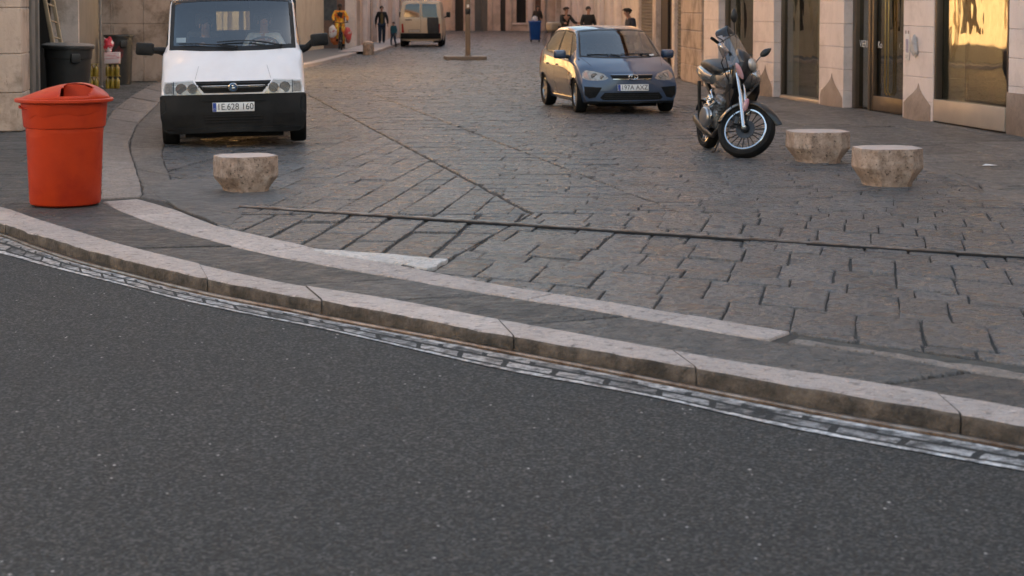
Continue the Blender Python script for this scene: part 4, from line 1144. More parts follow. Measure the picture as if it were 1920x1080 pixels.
# ---------------------------------------------------------------- white van
VX, VY = (g(447, 272)).x, (g(447, 272)).y
hd = math.degrees(math.atan2(-VX, VY))  # turned towards the camera
van = empty('delivery_van', (VX+.02, VY-.45, .002), (0, R(-1.0), R(hd-.6)), 'white delivery van with black bumper facing the camera on the left of the plaza', 'van')
V_ST = [
 [(.55,.12,.19),(.80,.16,.20),(.895,.12,.42),(.895,.14,.64),(.855,.20,.79),(.815,.22,.825),(.70,.20,.835),(.5,.165,.842),(.25,.145,.847),(0,.138,.85)],
 [(.5,.45,.19),(.83,.45,.20),(.905,.45,.5),(.905,.45,.8),(.885,.46,.95),(.862,.46,1.0),(.76,.42,1.035),(.56,.39,1.045),(.28,.37,1.05),(0,.36,1.052)],
 [(.5,.9,.19),(.83,.9,.20),(.905,.9,.5),(.908,.9,.8),(.898,.80,1.14),(.872,.76,1.195),(.815,.70,1.215),(.72,.655,1.222),(.4,.60,1.228),(0,.58,1.23)],
 [(.5,1.5,.19),(.83,1.5,.20),(.905,1.5,.5),(.91,1.5,.8),(.905,1.5,1.15),(.885,1.5,1.215),(.785,1.17,1.845),(.71,1.13,1.865),(.4,1.10,1.872),(0,1.09,1.875)],
 [(.5,2.1,.19),(.83,2.1,.20),(.905,2.1,.5),(.91,2.1,.8),(.908,2.1,1.15),(.89,2.1,1.22),(.82,1.95,1.80),(.765,1.75,1.90),(.42,1.62,1.945),(0,1.58,1.955)],
 [(.5,3.4,.19),(.83,3.4,.20),(.905,3.4,.5),(.91,3.4,.8),(.908,3.4,1.15),(.89,3.4,1.22),(.83,3.4,1.80),(.775,3.4,1.91),(.43,3.4,1.96),(0,3.4,1.97)],
 [(.5,4.3,.25),(.80,4.3,.30),(.88,4.35,.5),(.885,4.37,.8),(.88,4.36,1.15),(.865,4.35,1.22),(.80,4.28,1.80),(.74,4.24,1.90),(.42,4.2,1.94),(0,4.2,1.95)],
]
white = M('white van paint', (.80, .765, .755), (.74, .70, .69), rough=.35, coat=.7, scale=2.5, c3=(.62, .57, .54), scale3=1.6, lo3=.6, hi3=.9)
blackp = M('grained black bumper', (.009, .009, .009), (.018, .0175, .017), rough=.55, spec=.22, scale=5, bump=.2, bscale=300)
body, vtree, panes = build_body(van, V_ST, white, [(2.06, 2.95, 6.15, 9.5), (2.17, 3.85, 5.17, 5.83), ], [(.82, .30, .36), (3.5, .30, .36)], glass('van glass', (.66, .70, .70), .0, 1.6, .11), pane_names=['windscreen', 'side_window', 'rear_window'], rear_glass=True)
for pl_ in body.data.polygons:
    if pl_.center.z < .662 and pl_.center.y < .52: pl_.material_index = 1
body.data.materials.append(blackp)
panes[(2, 'c')].data.materials[0] = glass('tinted rear glass', (.07, .08, .09), .0, 1.5)
ws = panes[(0, 'c')]
# black border round the windscreen
def border(root, tree, outer, inner, name, mat, off=.004, axis='front'):
    n_ = len(outer); mbs = MB()
    for k in range(n_):
        q = [outer[k], outer[(k+1) % n_], inner[(k+1) % n_], inner[k]]
        d_ = decal(tree, q, axis, off, .004, .06); vs = [v.co.copy() for v in d_.bm.verts]; d_.bm.verts.index_update()
        mbs.add(vs, [[v.index for v in f.verts] for f in d_.bm.faces]); d_.bm.free()
    return mbs.build(name, mat, root, smooth=40)
wo = [(-.805, 1.228), (-.4, 1.205), (0, 1.20), (.4, 1.205), (.805, 1.228), (.775, 1.852), (.4, 1.872), (0, 1.876), (-.4, 1.872), (-.775, 1.852)]
wi = [(-.755, 1.275), (-.4, 1.262), (0, 1.258), (.4, 1.262), (.755, 1.275), (.728, 1.822), (.4, 1.842), (0, 1.845), (-.4, 1.842), (-.728, 1.822)]
border(van, vtree, wo, wi, 'windscreen_seal', MT['black_plastic'])
# bumper, grille, lamps
d_ = decal(vtree, [(-.82, .195), (.82, .195), (.865, .22), (.888, .28), (.903, .42), (.905, .60), (.89, .645), (.86, .662), (.45, .665), (-.45, .665), (-.86, .662), (-.89, .645), (-.905, .60), (-.903, .42), (-.888, .28), (-.865, .22)], 'front', .018, .03, .07); bumper = d_.build('bumper', blackp, van, smooth=40)
for sgn in (-1, 1):   # bumper wraps round the sides
    d_ = decal(vtree, [(.13, .20), (.47, .20), (.52, .34), (.50, .64), (.15, .655)], 'left' if sgn < 0 else 'right', .017, .03, .07); d_.build('bumper_corner', blackp, van, smooth=40)
d_ = decal(vtree, [(-.80, .20), (.80, .20), (.84, .255), (-.84, .255)], 'front', .035, .03, .1); d_.build('bumper_lip', blackp, van)
d_ = decal(vtree, [(-.40, .585), (.40, .585), (.40, .60), (-.40, .60)], 'front', .03, .02); d_.build('bumper_step', blackp, van)
d_ = decal(vtree, [(-.36, .30), (.36, .30), (.38, .42), (-.38, .42)], 'front', .021, .004); lg = d_.build('lower_grille', MT['rubber'], van)
for z in (.325, .36, .395):
    d_ = decal(vtree, [(-.355, z-.006), (.355, z-.006), (.355, z+.006), (-.355, z+.006)], 'front', .03, .014); d_.build('grille_bar', blackp, lg)
for sgn in (-1, 1):
    d_ = decal(vtree, [(sgn*.48, .30), (sgn*.76, .315), (sgn*.76, .42), (sgn*.48, .42)], 'front', .021, .004); d_.build('bumper_vent', MT['rubber'], van)
gp = [(-.475, .832), (.475, .832), (.36, .690), (-.36, .690)]
d_ = decal(vtree, gp, 'front', .004, .006); gr = d_.build('grille', MT['rubber'], van)
for z, hw in ((.80, .455), (.768, .43), (.736, .40), (.704, .37)):
    d_ = decal(vtree, [(-hw, z-.006), (hw, z-.006), (hw+.005, z+.006), (-hw-.005, z+.006)], 'front', .014, .02); d_.build('grille_bar', blackp, gr)
hy = vtree.ray_cast(Vector((0, -5, .76)), Vector((0, 1, 0)))[0].y
mb = MB(); mb.T = Matrix.Translation((0, hy-.03, .757)); mb.lathe([(.0001, 0), (.056, .0), (.058, -.012), (.05, -.018), (.044, -.012), (.0001, -.010)], 28, axis=(0, 1, 0)); bdg = mb.build('badge', MT['chrome'], gr)
mb = MB(); mb.T = Matrix.Translation((0, hy-.047, .757)); mb.lathe([(.0001, 0), (.043, 0), (.043, .006), (.0001, .006)], 24, axis=(0, 1, 0)); mb.build('badge_field', M('badge blue', (.04, .10, .2), rough=.3), bdg)
mb = MB(); mb.T = Matrix.Translation((.0, hy-.050, .757)); mb.ball((.004, 0, -.012), (.022, .004, .018), 12, 8); mb.ball((-.002, 0, .016), (.014, .004, .018), 12, 8); mb.build('badge_emblem', MT['chrome'], bdg)
for sgn in (-1, 1):
    hp = [(.50, .835), (.845, .82), (.868, .74), (.855, .672), (.385, .672)]
    hp = [(sgn*a, b_) for a, b_ in hp]
    d_ = decal(vtree, hp, 'front', .003, .005); lamp = d_.build('headlight', MT['reflector'], van)
    for cx, rr_ in ((.645, .070), (.505, .064)):
        hit = vtree.ray_cast(Vector((sgn*cx, -5, .752)), Vector((0, 1, 0)))[0]
        mb = MB(); mb.T = Matrix.Translation((sgn*cx, hit.y-.012, .745)); mb.lathe([(rr_, -.008), (rr_*.97, -.014), (rr_*.9, -.008), (rr_*.8, .002), (rr_*.35, .008), (rr_*.3, -.004), (.0001, -.006)], 28, axis=(0, 1, 0)); mb.build('lamp_bowl', MT['chrome'], lamp)
    d_ = decal(vtree, [(sgn*.735, .825), (sgn*.745, .825), (sgn*.745, .675), (sgn*.735, .675)], 'front', .012, .01); d_.build('lamp_divider', MT['black_plastic'], lamp)
    d_ = decal(vtree, [(sgn*.752, .815), (sgn*.835, .808), (sgn*.852, .74), (sgn*.842, .685), (sgn*.752, .685)], 'front', .007, .004); d_.build('indicator', M('smoked lens', (.16, .13, .11), (.3, .26, .22), rough=.2, coat=.6, scale=40), lamp)
    d_ = decal(vtree, hp, 'front', .022, .002); d_.build('lamp_cover', MT['lamp_glass'], lamp)
plate(van, -.0, vtree.ray_cast(Vector((0, -5, .51)), Vector((0, 1, 0)))[0].y-.03, .512, '1E.628 160', .52, .115)
# bonnet seams
for sgn in (-1, 1):
    d_ = decal(vtree, [(sgn*.47, .86), (sgn*.474, .86), (sgn*.43, 1.02), (sgn*.426, 1.02)], 'front', .0015, .002); d_.build('bonnet_seam', M('panel gap', (.25, .23, .22), rough=.7), van)
# wipers
def wiper(pts, pivot):
    mb = MB()
    def pos(x, z, off):
        h = vtree.ray_cast(Vector((x, -5, z)), Vector((0, 1, 0)))[0]; return Vector((x, h.y-off, z+off*.6))
    P = [pos(x, z, .025) for x, z in pts]; mb.tube(P, .009, 6)
    pv = pos(*pivot, .03); m_ = P[len(P)//2]; mb.tube([pv, (pv+m_)/2+Vector((0, -.02, .008)), m_], [.014, .011, .008], 6); mb.ball(pv, .02, 10, 8)
    mb.build('wiper', MT['black_plastic'], van)
wiper([(-.20, 1.30), (.05, 1.315), (.25, 1.31), (.42, 1.285)], (.62, 1.245))
wiper([(-.68, 1.285), (-.45, 1.285), (-.2, 1.265), (0, 1.245)], (.05, 1.235))
# mirrors
for sgn, zc in ((-1, 1.245), (1, 1.34-.02)):
    mb = MB(); T0 = Matrix.Translation((sgn*1.115, .74, zc)) @ rotm(0, -4*sgn, 0)
    mb.T = T0
    rings = []
    for k, (yy, sx_, sz_) in enumerate(((-.075, .085, .055), (-.06, .108, .076), (-.01, .115, .082), (.045, .112, .08), (.05, .10, .07))):
        rings.append([Vector((x*1.0, yy, z)) for x, z in rrect(-sx_, sx_, -sz_, sz_, .03)])
    mb.loft(rings); mo = mb.build('mirror', blackp, van, smooth=40)
    mb = MB(); mb.T = T0; mb.add([Vector((x, .0515, z)) for x, z in rrect(-.095, .095, -.065, .065, .025)], [tuple(range(20))]); mb.build('mirror_glass', MT['chrome'], mo)
    mb = MB(); mb.tube([(sgn*.875, .86, 1.20), (sgn*.95, .80, 1.22), (sgn*1.03, .75, zc-.02)], [.06, .045, .04], 8); mb.build('mirror_arm', blackp, mo)
# wheels, arches, underside
mb = MB()
for yy in (.82, 3.5):
    for sgn in (-1, 1): wheelwell(mb, sgn*.80, yy, .36, sgn)
mb.b(-.70, .70, .25, 4.2, .20, .26); mb.b(-.62, .62, .35, 4.0, .115, .199); mb.build('underbody', MT['rubber'], van)  # lower box added to block light passing under the van
for yy in (.82, 3.5):
    for sgn in (-1, 1): wheel(van, sgn*.815, yy, .315, .205, 6, sgn, steel=True)
# cabin
mb = MB()
mb.loft([[(-.84, y, .9), (.84, y, .9), (.84, y, z), (.3, y, z+.02), (-.3, y, z+.02), (-.84, y, z)] for y, z in ((.66, 1.17), (.80, 1.215), (1.05, 1.20), (1.12, 1.05))]); mb.build('dashboard', MT['interior'], van, smooth=40)
mb = MB(); c0 = Vector((.40, 1.10, 1.25)); ax = Vector((0, -.55, .83)).normalized(); bx, by, _ = basis(ax)
pts = [c0 + (bx*math.cos(a)+by*math.sin(a))*.19 for a in [2*math.pi*i/28 for i in range(28)]]
mb.tube(pts, .014, 8, closed=True); mb.tube([c0, c0-ax*.3], .03, 8); mb.ball(c0, (.05, .05, .03), 12, 8)
for a in (.3, math.pi-.3, -math.pi/2): mb.tube([c0, c0+(bx*math.cos(a)+by*math.sin(a))*.19], .012, 6)
steer = mb.build('steering_wheel', M('wheel grip', (.10, .10, .10), rough=.6), van)
seatm = M('seat cloth', (.09, .09, .095), (.06, .06, .065), rough=.9, scale=20)
for cx in (-.38, .40):
    mb = MB(); mb.box((cx, 1.62, .78), (.52, .5, .18), None, .05); mb.box((cx, 1.92, 1.12), (.5, .14, .66), rotm(-14, 0, 0), .05); mb.box((cx, 2.0, 1.58), (.26, .1, .2), rotm(-10, 0, 0), .04); mb.build('seat', seatm, van)
mb = MB(); mb.b(-.85, .85, .7, 2.5, .5, .52)
mb.b(-.86, -.24, 2.5, 2.53, .52, 1.86); mb.b(.22, .86, 2.5, 2.53, .52, 1.86); mb.b(-.239, .219, 2.5, 2.53, .52, 1.44); mb.b(-.239, .219, 2.5, 2.53, 1.70, 1.86); mb.build('cabin_floor', MT['interior'], van)
mb = MB(); mb.b(-.75, .75, 1.3, 4.2, 1.87, 1.885); mb.build('headlining', M('headlining', (.22, .22, .21), rough=.9), van)
mb = MB(); mb.b(-.12, .12, 1.16, 1.19, 1.775, 1.845, .01); mb.build('rear_view_mirror', MT['black_plastic'], van)
mb = MB(); mb.box((-.66, .86, 1.345), (.12, .004, .075), rotm(-38, 0, 0)); mb.build('parking_permit', MT['white_paint'], van)
d_ = decal(vtree, [(-.79, 1.94), (-.77, 1.945), (.77, 1.945), (.79, 1.94), (.79, 1.93), (-.79, 1.93)], 'front', .004, .004)
d_.bm.free()
vf = {'root': van, 'tree': vtree}
# rear window letting daylight through
# ---------------------------------------------------------------- blue hatchback
CARX, CARY = g(1183, 207).x, g(1183, 207).y
car = empty('hatchback', (CARX-.03, CARY-1.2, 0.002), (0, 0, R(11.5)), 'blue five door hatchback parked facing the camera on the right of the plaza', 'car')
car.scale = (1, 1, .955)
C_ST = [
 [(.5,.14,.19),(.70,.24,.20),(.785,.24,.36),(.80,.28,.50),(.775,.40,.65),(.74,.42,.685),(.66,.36,.70),(.50,.25,.71),(.25,.17,.715),(0,.145,.72)],
 [(.5,.45,.18),(.76,.50,.19),(.80,.50,.34),(.845,.52,.55),(.815,.56,.76),(.785,.56,.79),(.70,.54,.825),(.50,.50,.85),(.25,.46,.862),(0,.445,.865)],
 [(.5,1.0,.18),(.73,1.0,.19),(.795,1.0,.34),(.85,1.0,.6),(.83,1.02,.86),(.795,.98,.905),(.73,.90,.95),(.60,.83,.965),(.3,.77,.975),(0,.75,.98)],
 [(.5,1.7,.18),(.735,1.7,.19),(.795,1.7,.34),(.85,1.7,.6),(.835,1.7,.89),(.80,1.7,.945),(.615,1.58,1.385),(.545,1.54,1.425),(.3,1.46,1.445),(0,1.43,1.45)],
 [(.5,2.2,.18),(.735,2.2,.19),(.795,2.2,.34),(.85,2.2,.6),(.835,2.2,.905),(.80,2.2,.965),(.63,2.15,1.425),(.555,2.1,1.475),(.3,2.05,1.50),(0,2.03,1.505)],
 [(.5,2.9,.18),(.735,2.9,.19),(.795,2.9,.34),(.85,2.9,.6),(.835,2.9,.93),(.80,2.9,1.0),(.62,2.9,1.395),(.55,2.9,1.45),(.3,2.95,1.475),(0,2.95,1.48)],
 [(.5,3.3,.2),(.77,3.35,.22),(.785,3.4,.38),(.835,3.42,.62),(.80,3.40,.95),(.76,3.36,1.05),(.59,3.25,1.34),(.525,3.22,1.40),(.3,3.25,1.43),(0,3.25,1.435)],
 [(.45,3.55,.24),(.66,3.60,.27),(.72,3.66,.42),(.74,3.68,.62),(.70,3.66,.9),(.66,3.62,1.0),(.53,3.42,1.28),(.46,3.38,1.34),(.25,3.4,1.37),(0,3.4,1.375)],
]
bluep = M('metallic blue paint', (.036, .064, .118), (.044, .076, .136), rough=.45, metal=.12, coat=1, scale=3)
cbody, ctree, cp = build_body(car, C_ST, bluep, [(2.06, 2.95, 6.15, 9.5), (2.33, 3.9, 5.17, 5.92), (4.06, 5.9, 5.17, 5.92)], [(.72, .285, .335), (3.05, .285, .335)], MT['car_glass'], pane_names=['windscreen', 'side_window', 'side_window'])
def dec(poly, axis, off, back, name, mat, parent=car, tree=None, cuts=.05): return decal(tree or ctree, poly, axis, off, back, cuts).build(name, mat, parent, smooth=40)
seal = MT['black_plastic']
co = [(-.70, .965), (-.35, .945), (0, .94), (.35, .945), (.70, .965), (.585, 1.40), (.3, 1.43), (0, 1.436), (-.3, 1.43), (-.585, 1.40)]
ci = [(-.67, .985), (-.35, .968), (0, .964), (.35, .968), (.67, .985), (.565, 1.388), (.3, 1.415), (0, 1.42), (-.3, 1.415), (-.565, 1.388)]
border(car, ctree, co, ci, 'windscreen_seal', seal, .003)
for ax_ in ('left', 'right'):
    so_ = [(1.16, .945), (2.0, .965), (2.9, 1.01), (3.22, 1.10), (3.15, 1.30), (2.85, 1.395), (2.15, 1.42), (1.62, 1.385)]
    si_ = [(1.24, .965), (2.0, .985), (2.88, 1.03), (3.16, 1.12), (3.10, 1.28), (2.82, 1.375), (2.15, 1.40), (1.64, 1.365)]
    border(car, ctree, so_, si_, 'window_trim', seal, .003, ax_)
    dec([(2.10, .96), (2.19, .965), (2.17, 1.41), (2.08, 1.41)], ax_, .004, .004, 'door_pillar', seal)
    gap = M('shut line', (.012, .012, .014), rough=.7)
    dec([(1.10, .28), (1.108, .28), (1.17, .62), (1.20, .94), (1.19, .94), (1.16, .62)], ax_, .0015, .002, 'shut_line', gap)
    dec([(2.145, .27), (2.153, .27), (2.158, .95), (2.15, .95)], ax_, .0015, .002, 'shut_line', gap)
    dec([(2.72, .60), (2.728, .60), (2.95, .98), (2.94, .98)], ax_, .0015, .002, 'shut_line', gap)
    dec([(1.10, .268), (2.75, .268), (2.75, .275), (1.10, .275)], ax_, .0015, .002, 'shut_line', gap)
    dec([(1.05, .20), (2.7, .20), (2.7, .255), (1.05, .255)], ax_, .018, .02, 'sill', bluep)
    for y0_ in (1.95, 2.66):
        dec(rrect(y0_, y0_+.17, .785, .815, .012), ax_, .028, .026, 'door_handle', M('handle paint', (.06, .08, .14), rough=.3, metal=.4, coat=1) )
    dec(rrect(1.02, 1.08, .66, .69, .012), ax_, .01, .008, 'side_indicator', MT['amber_lens'])
    dec([(3.35, .78), (3.5, .80), (3.52, 1.0), (3.40, 1.02), (3.33, .9)], ax_, .006, .006, 'tail_lamp', MT['red_lens'])
# front: lamps, grille, intakes
for sgn in (-1, 1):
    hp = [(.395, .665), (.46, .735), (.60, .775), (.70, .79), (.765, .74), (.775, .66), (.70, .625), (.55, .62), (.44, .635)]
    hp = [(sgn*a, b_-.045) for a, b_ in hp]
    lamp = dec(hp, 'front', .003, .004, 'headlight', MT['reflector'])
    for cx, cz, rr_ in ((.60, .650, .058), (.49, .630, .036)):
        h = ctree.ray_cast(Vector((sgn*cx, -5, cz)), Vector((0, 1, 0)))[0]
        mb = MB(); mb.T = Matrix.Translation((sgn*cx, h.y-.006, cz)) ; mb.lathe([(rr_, -.004), (rr_*.95, -.012), (rr_*.85, -.004), (rr_*.4, .004), (rr_*.3, -.006), (.0001, -.008)], 24, axis=(0, 1, 0)); mb.build('lamp_bowl', MT['chrome'], lamp)
    dec([(sgn*a, b_) for a, b_ in ((.675, .59), (.755, .62), (.745, .685), (.69, .72))], 'front', .008, .005, 'indicator', M('pinkish indicator lens', (.55, .36, .30), (.5, .42, .38), rough=.25, coat=.5), lamp)
    dec(hp, 'front', .016, .002, 'lamp_cover', MT['lamp_glass'], lamp)
    dec([(sgn*a, b_) for a, b_ in ((.50, .46), (.775, .475), (.77, .33), (.70, .27), (.60, .29))], 'front', .004, .005, 'fog_intake', MT['rubber'])
grl = dec([(-.36, .675), (.36, .675), (.33, .605), (.2, .595), (-.2, .595), (-.33, .605)], 'front', .004, .005, 'grille', MT['rubber'])
dec([(-.35, .669), (.35, .669), (.35, .676), (-.35, .676)], 'front', .010, .010, 'grille_bar', MT['chrome'], grl)
for z, hw in ((.652, .34), (.602, .325)): dec([(-hw, z-.006), (hw, z-.006), (hw, z+.006), (-hw, z+.006)], 'front', .012, .01, 'grille_bar', MT['chrome'] if z < .61 else MT['black_plastic'], grl)
h = ctree.ray_cast(Vector((0, -5, .638)), Vector((0, 1, 0)))[0]
mb = MB(); pts = [Vector((.075*math.cos(a), h.y-.028, .638+.042*math.sin(a))) for a in [2*math.pi*i/24 for i in range(24)]]; mb.tube(pts, .010, 8, closed=True)
pts = [Vector((.03*math.cos(a), h.y-.028, .638+.036*math.sin(a))) for a in [2*math.pi*i/18 for i in range(18)]]; mb.tube(pts, .007, 6, closed=True); mb.build('badge', MT['chrome'], grl)
lo = dec([(-.46, .372), (.46, .372), (.53, .285), (.48, .245), (-.48, .245), (-.53, .285)], 'front', .004, .005, 'lower_grille', MT['rubber'])
for z in (.275, .305, .335): dec([(-.46, z-.004), (.46, z-.004), (.46, z+.004), (-.46, z+.004)], 'front', .01, .008, 'grille_bar', MT['black_plastic'], lo)
dec([(-.74, .20), (.74, .20), (.70, .225), (-.70, .225)], 'front', .02, .02, 'bumper_lip', MT['black_plastic'])
dec([(-.56, .385), (.56, .385), (.56, .390), (-.56, .390)], 'front', .0015, .002, 'bumper_seam', M('seam', (.02, .025, .035), rough=.6))
plate(car, 0.0, ctree.ray_cast(Vector((0, -5, .455)), Vector((0, 1, 0)))[0].y-.022, .458, '197A AXZ', .52, .112, -6)
# bonnet seam
for sgn in (-1, 1): dec([(sgn*.60, .47), (sgn*.606, .47), (sgn*.70, .9), (sgn*.694, .9)], 'up', .0015, .002, 'bonnet_seam', gap)
# mirrors
for sgn in (-1, 1):
    mb = MB(); mb.T = Matrix.Translation((sgn*.945, 1.30, 1.0)) @ rotm(0, 0, sgn*8)
    rings = []
    for yy, sx_, sz_ in ((-.09, .05, .035), (-.07, .09, .06), (-.02, .105, .075), (.03, .105, .075), (.04, .09, .062)):
        rings.append([Vector((x, yy, z)) for x, z in rrect(-sx_, sx_, -sz_, sz_, .03)])
    mb.loft(rings); mo = mb.build('mirror', bluep, car, smooth=50)
    mb = MB(); mb.tube([(sgn*.79, 1.27, .95), (sgn*.86, 1.28, .965), (sgn*.90, 1.29, .98)], [.035, .03, .03], 8); mb.build('mirror_arm', MT['black_plastic'], mo)
    mb = MB(); mb.T = Matrix.Translation((sgn*.945, 1.30, 1.0)) @ rotm(0, 0, sgn*8); mb.b(-.085, .085, .0405, .045, -.055, .055); mb.build('mirror_glass', MT['chrome'], mo)
mb = MB()
for yy in (.72, 3.05):
    for sgn in (-1, 1): wheelwell(mb, sgn*.73, yy, .335, sgn)
mb.b(-.64, .64, .2, 3.5, .185, .24); mb.b(-.5, .5, .4, 3.3, .12, .184); mb.build('underbody', MT['rubber'], car)  # lower box added to stop light leaking through beneath the car
for yy in (.72, 3.05):
    for sgn in (-1, 1): wheel(car, sgn*.735, yy, .312, .185, 7, sgn, steer=-4 if yy < 1 else 0)
mb = MB(); mb.loft([[(-.74, y, .7), (.74, y, .7), (.74, y, z), (-.74, y, z)] for y, z in ((.80, .92), (.95, .955), (1.3, .95), (1.4, .85))]); mb.build('dashboard', MT['interior'], car)
for cx in (-.36, .36):
    mb = MB(); mb.box((cx, 1.85, .5), (.5, .5, .16), None, .05); mb.box((cx, 2.12, .85), (.48, .14, .62), rotm(-14, 0, 0), .05); mb.box((cx, 2.2, 1.24), (.24, .09, .16), rotm(-10, 0, 0), .035); mb.build('seat', seatm, car)
mb = MB(); mb.box((0, 2.95, .85), (1.2, .16, .6), rotm(-14, 0, 0), .06); mb.build('rear_seat', seatm, car)
mb = MB(); mb.b(-.76, .76, .75, 3.4, .26, .28); mb.build('cabin_floor', MT['interior'], car)
mb = MB(); c0 = Vector((.36, 1.42, .98)); ax = Vector((0, -.45, .89)).normalized(); bx, by, _ = basis(ax)
mb.tube([c0 + (bx*math.cos(a)+by*math.sin(a))*.18 for a in [2*math.pi*i/24 for i in range(24)]], .014, 8, closed=True); mb.tube([c0+bx*.18, c0-bx*.18], .018, 6); mb.tube([c0, c0-ax*.2], .03, 8); mb.build('steering_wheel', MT['interior'], car)
mb = MB(); mb.b(-.11, .11, 1.52, 1.55, 1.30, 1.36, .01); mb.build('rear_view_mirror', MT['black_plastic'], car)
for pts, pv in (([(-.58, 1.0), (-.2, 1.0), (.0, .985)], (-.05, .965)), ([(-.02, 1.005), (.3, 1.01), (.55, 1.01)], (.5, .965))):
    mb = MB()
    def cpos(x, z, off):
        hh = ctree.ray_cast(Vector((x, -5, z)), Vector((0, 1, 0)))[0]; return Vector((x, hh.y-off, z+off*.5))
    P = [cpos(x, z, .016) for x, z in pts]; mb.tube(P, .008, 6); mb.tube([cpos(*pv, .02), P[1]], .009, 6); mb.build('wiper', MT['black_plastic'], car)
dec([(.50, .975), (.585, .985), (.575, 1.01), (.492, 1.0)], 'front', .004, .003, 'tax_sticker', MT['white_paint'])
# ================================================================== STREET OBJECTS
# ---------------------------------------------------------------- red litter bin
bo = g(123, 391); BX, BY = bo.x*(bo.y+.30)/bo.y, bo.y+.30
rbin = empty('litter_bin', (BX, BY, .008), (0, 0, 0), 'large red plastic litter bin with a domed lid standing at the kerb on the left', 'litter bin')
redp = M('red plastic', (.50, .043, .007), (.44, .035, .006), rough=.42, rough2=.55, scale=5, c3=(.33, .018, .006), scale3=2.2, lo3=.50, hi3=.75, spec=.3, bump=.06, bscale=160)
mb = MB()
prof = [(.285, 0), (.305, .012), (.312, .03), (.337, .685), (.340, .694), (.353, .700), (.357, .71), (.374, .905), (.376, .915), (.40, .918), (.40, .925), (.355, .925), (.34, .72), (.30, .05), (.001, .04)]
n_ = 64
mb.loft([[Vector((r*math.cos(2*math.pi*k/n_), r*math.sin(2*math.pi*k/n_), z)) for r, z in prof] for k in range(n_+1)], False, False)
mb.add([(.285*math.cos(2*math.pi*k/n_), .285*math.sin(2*math.pi*k/n_), 0) for k in range(n_)], [tuple(range(n_))])
bmesh.ops.remove_doubles(mb.bm, verts=mb.bm.verts, dist=.0005)
for v in mb.bm.verts:   # slightly out of round, soft dents
    a = math.atan2(v.co.y, v.co.x); v.co.x *= 1+.008*math.sin(2*a+.6)
    k = mnoise.noise(Vector((math.cos(a)*1.5, math.sin(a)*1.5, v.co.z*2.2)))*.006
    v.co.x += math.cos(a)*k; v.co.y += math.sin(a)*k
body_ = mb.build('body', redp, rbin, smooth=30)
# moulded wavy band on the collar (stands a few mm proud)
def collar(t0, t1, top, low, out):
    mb = MB(); pts_t = []; pts_b = []; K = 60
    rings = []
    for k in range(K+1):
        a = R(t0+(t1-t0)*k/K); zt, zl = top(k/K), low(k/K)
        rr = lambda z: .357+(z-.71)/.195*.017
        c, s_ = math.cos(a), math.sin(a)
        rings.append([Vector((c*(rr(z)+o), s_*(rr(z)+o), z)) for z, o in ((zt, -.004), (zt, out), (zl+.004, out), (zl, out-.002), (zl, -.004))])
    mb.loft(rings, True, True); return mb
def wav(t):
    z = .835
    P = [(0, .865), (.12, .865), (.16, .80), (.24, .785), (.32, .815), (.40, .80), (.52, .82), (.62, .835), (.74, .81), (.86, .825), (1, .845)]
    for (a, za), (b_, zb_) in zip(P, P[1:]):
        if a <= t <= b_: k = (t-a)/(b_-a); k = k*k*(3-2*k); return za+(zb_-za)*k
    return z
collar(195, 340, lambda t: .912, wav, .006).build('moulded_band', redp, rbin, smooth=30)
mb = collar(200, 226, lambda t: .895-.03*t, lambda t: .868, .026); mb.build('grip', redp, rbin)
# lid
def lidH(x, y):
    xr = .405; r2 = (x/xr)**2+(y/xr)**2
    if r2 >= 1: return 0
    px_ = x
    if px_ < .13: t = (px_+xr)/(.13+xr); hx = math.sin(t*math.pi/2)**1.15
    else: t = (px_-.13)/(xr-.13); hx = math.cos(t*math.pi/2)**.75
    ymax = math.sqrt(max(1e-6, xr*xr-x*x)); ry = min(1, abs(y)/ymax)
    return .138*hx*(1-ry**2.6)**.62
mb = MB(); NR, NT = 26, 84; vs = []; fs = []
def lidp(i, k):
    r = .405*i/NR; a = 2*math.pi*k/NT; x, y = r*math.cos(a), r*math.sin(a); return x, y, lidH(x, y)
for i in range(NR+1):
    for k in range(NT): x, y, z = lidp(i, k); vs.append((x, y, .953+z))
for i in range(NR):
    for k in range(NT):
        k2 = (k+1) % NT; x, y, z = lidp(i+.5, k+.5)
        front = .05 < x < .285 and y < -.06 and math.hypot(x, y) < .393
        back = .06 < x < .13 and y > .17 and math.hypot(x, y) < .36
        if front or back: continue
        fs.append((i*NT+k, i*NT+k2, (i+1)*NT+k2, (i+1)*NT+k))
mb.add(vs, fs); bmesh.ops.remove_doubles(mb.bm, verts=mb.bm.verts, dist=.0006)
lid = mb.build('lid', redp, rbin, smooth=40)
md = lid.modifiers.new('thick', 'SOLIDIFY'); md.thickness = .007; md.offset = -1
mb = MB(); mb.lathe([(.36, .925), (.425, .924), (.432, .930), (.432, .948), (.424, .955), (.405, .957), (.36, .95)], 72); mb.build('lid_rim', redp, rbin, smooth=30)
mb = MB(); pts_ = [(.055+.012*math.cos(a), -.30+.0*a, .96) for a in (0,)]
mb.lathe([(.001, .60), (.29, .60), (.31, .80), (.305, .80), (.285, .61), (.001, .61)], 40); mb.lathe([(.001, .950), (.385, .950), (.385, .9545), (.001, .9545)], 48); mb.build('liner_with_added_disc', redp, rbin)  # flat disc under the lid added to bounce light into the opening
mb = MB(); K = 12; xs_ = [.03+.27*k/K for k in range(K+1)]
vs_ = [(x, -.14, .955) for x in xs_]+[(x, -.13, .949+lidH(x, -.13)) for x in xs_]+[(x, -.132, .955) for x in xs_]+[(x, -.122, .949+lidH(x, -.122)) for x in xs_]
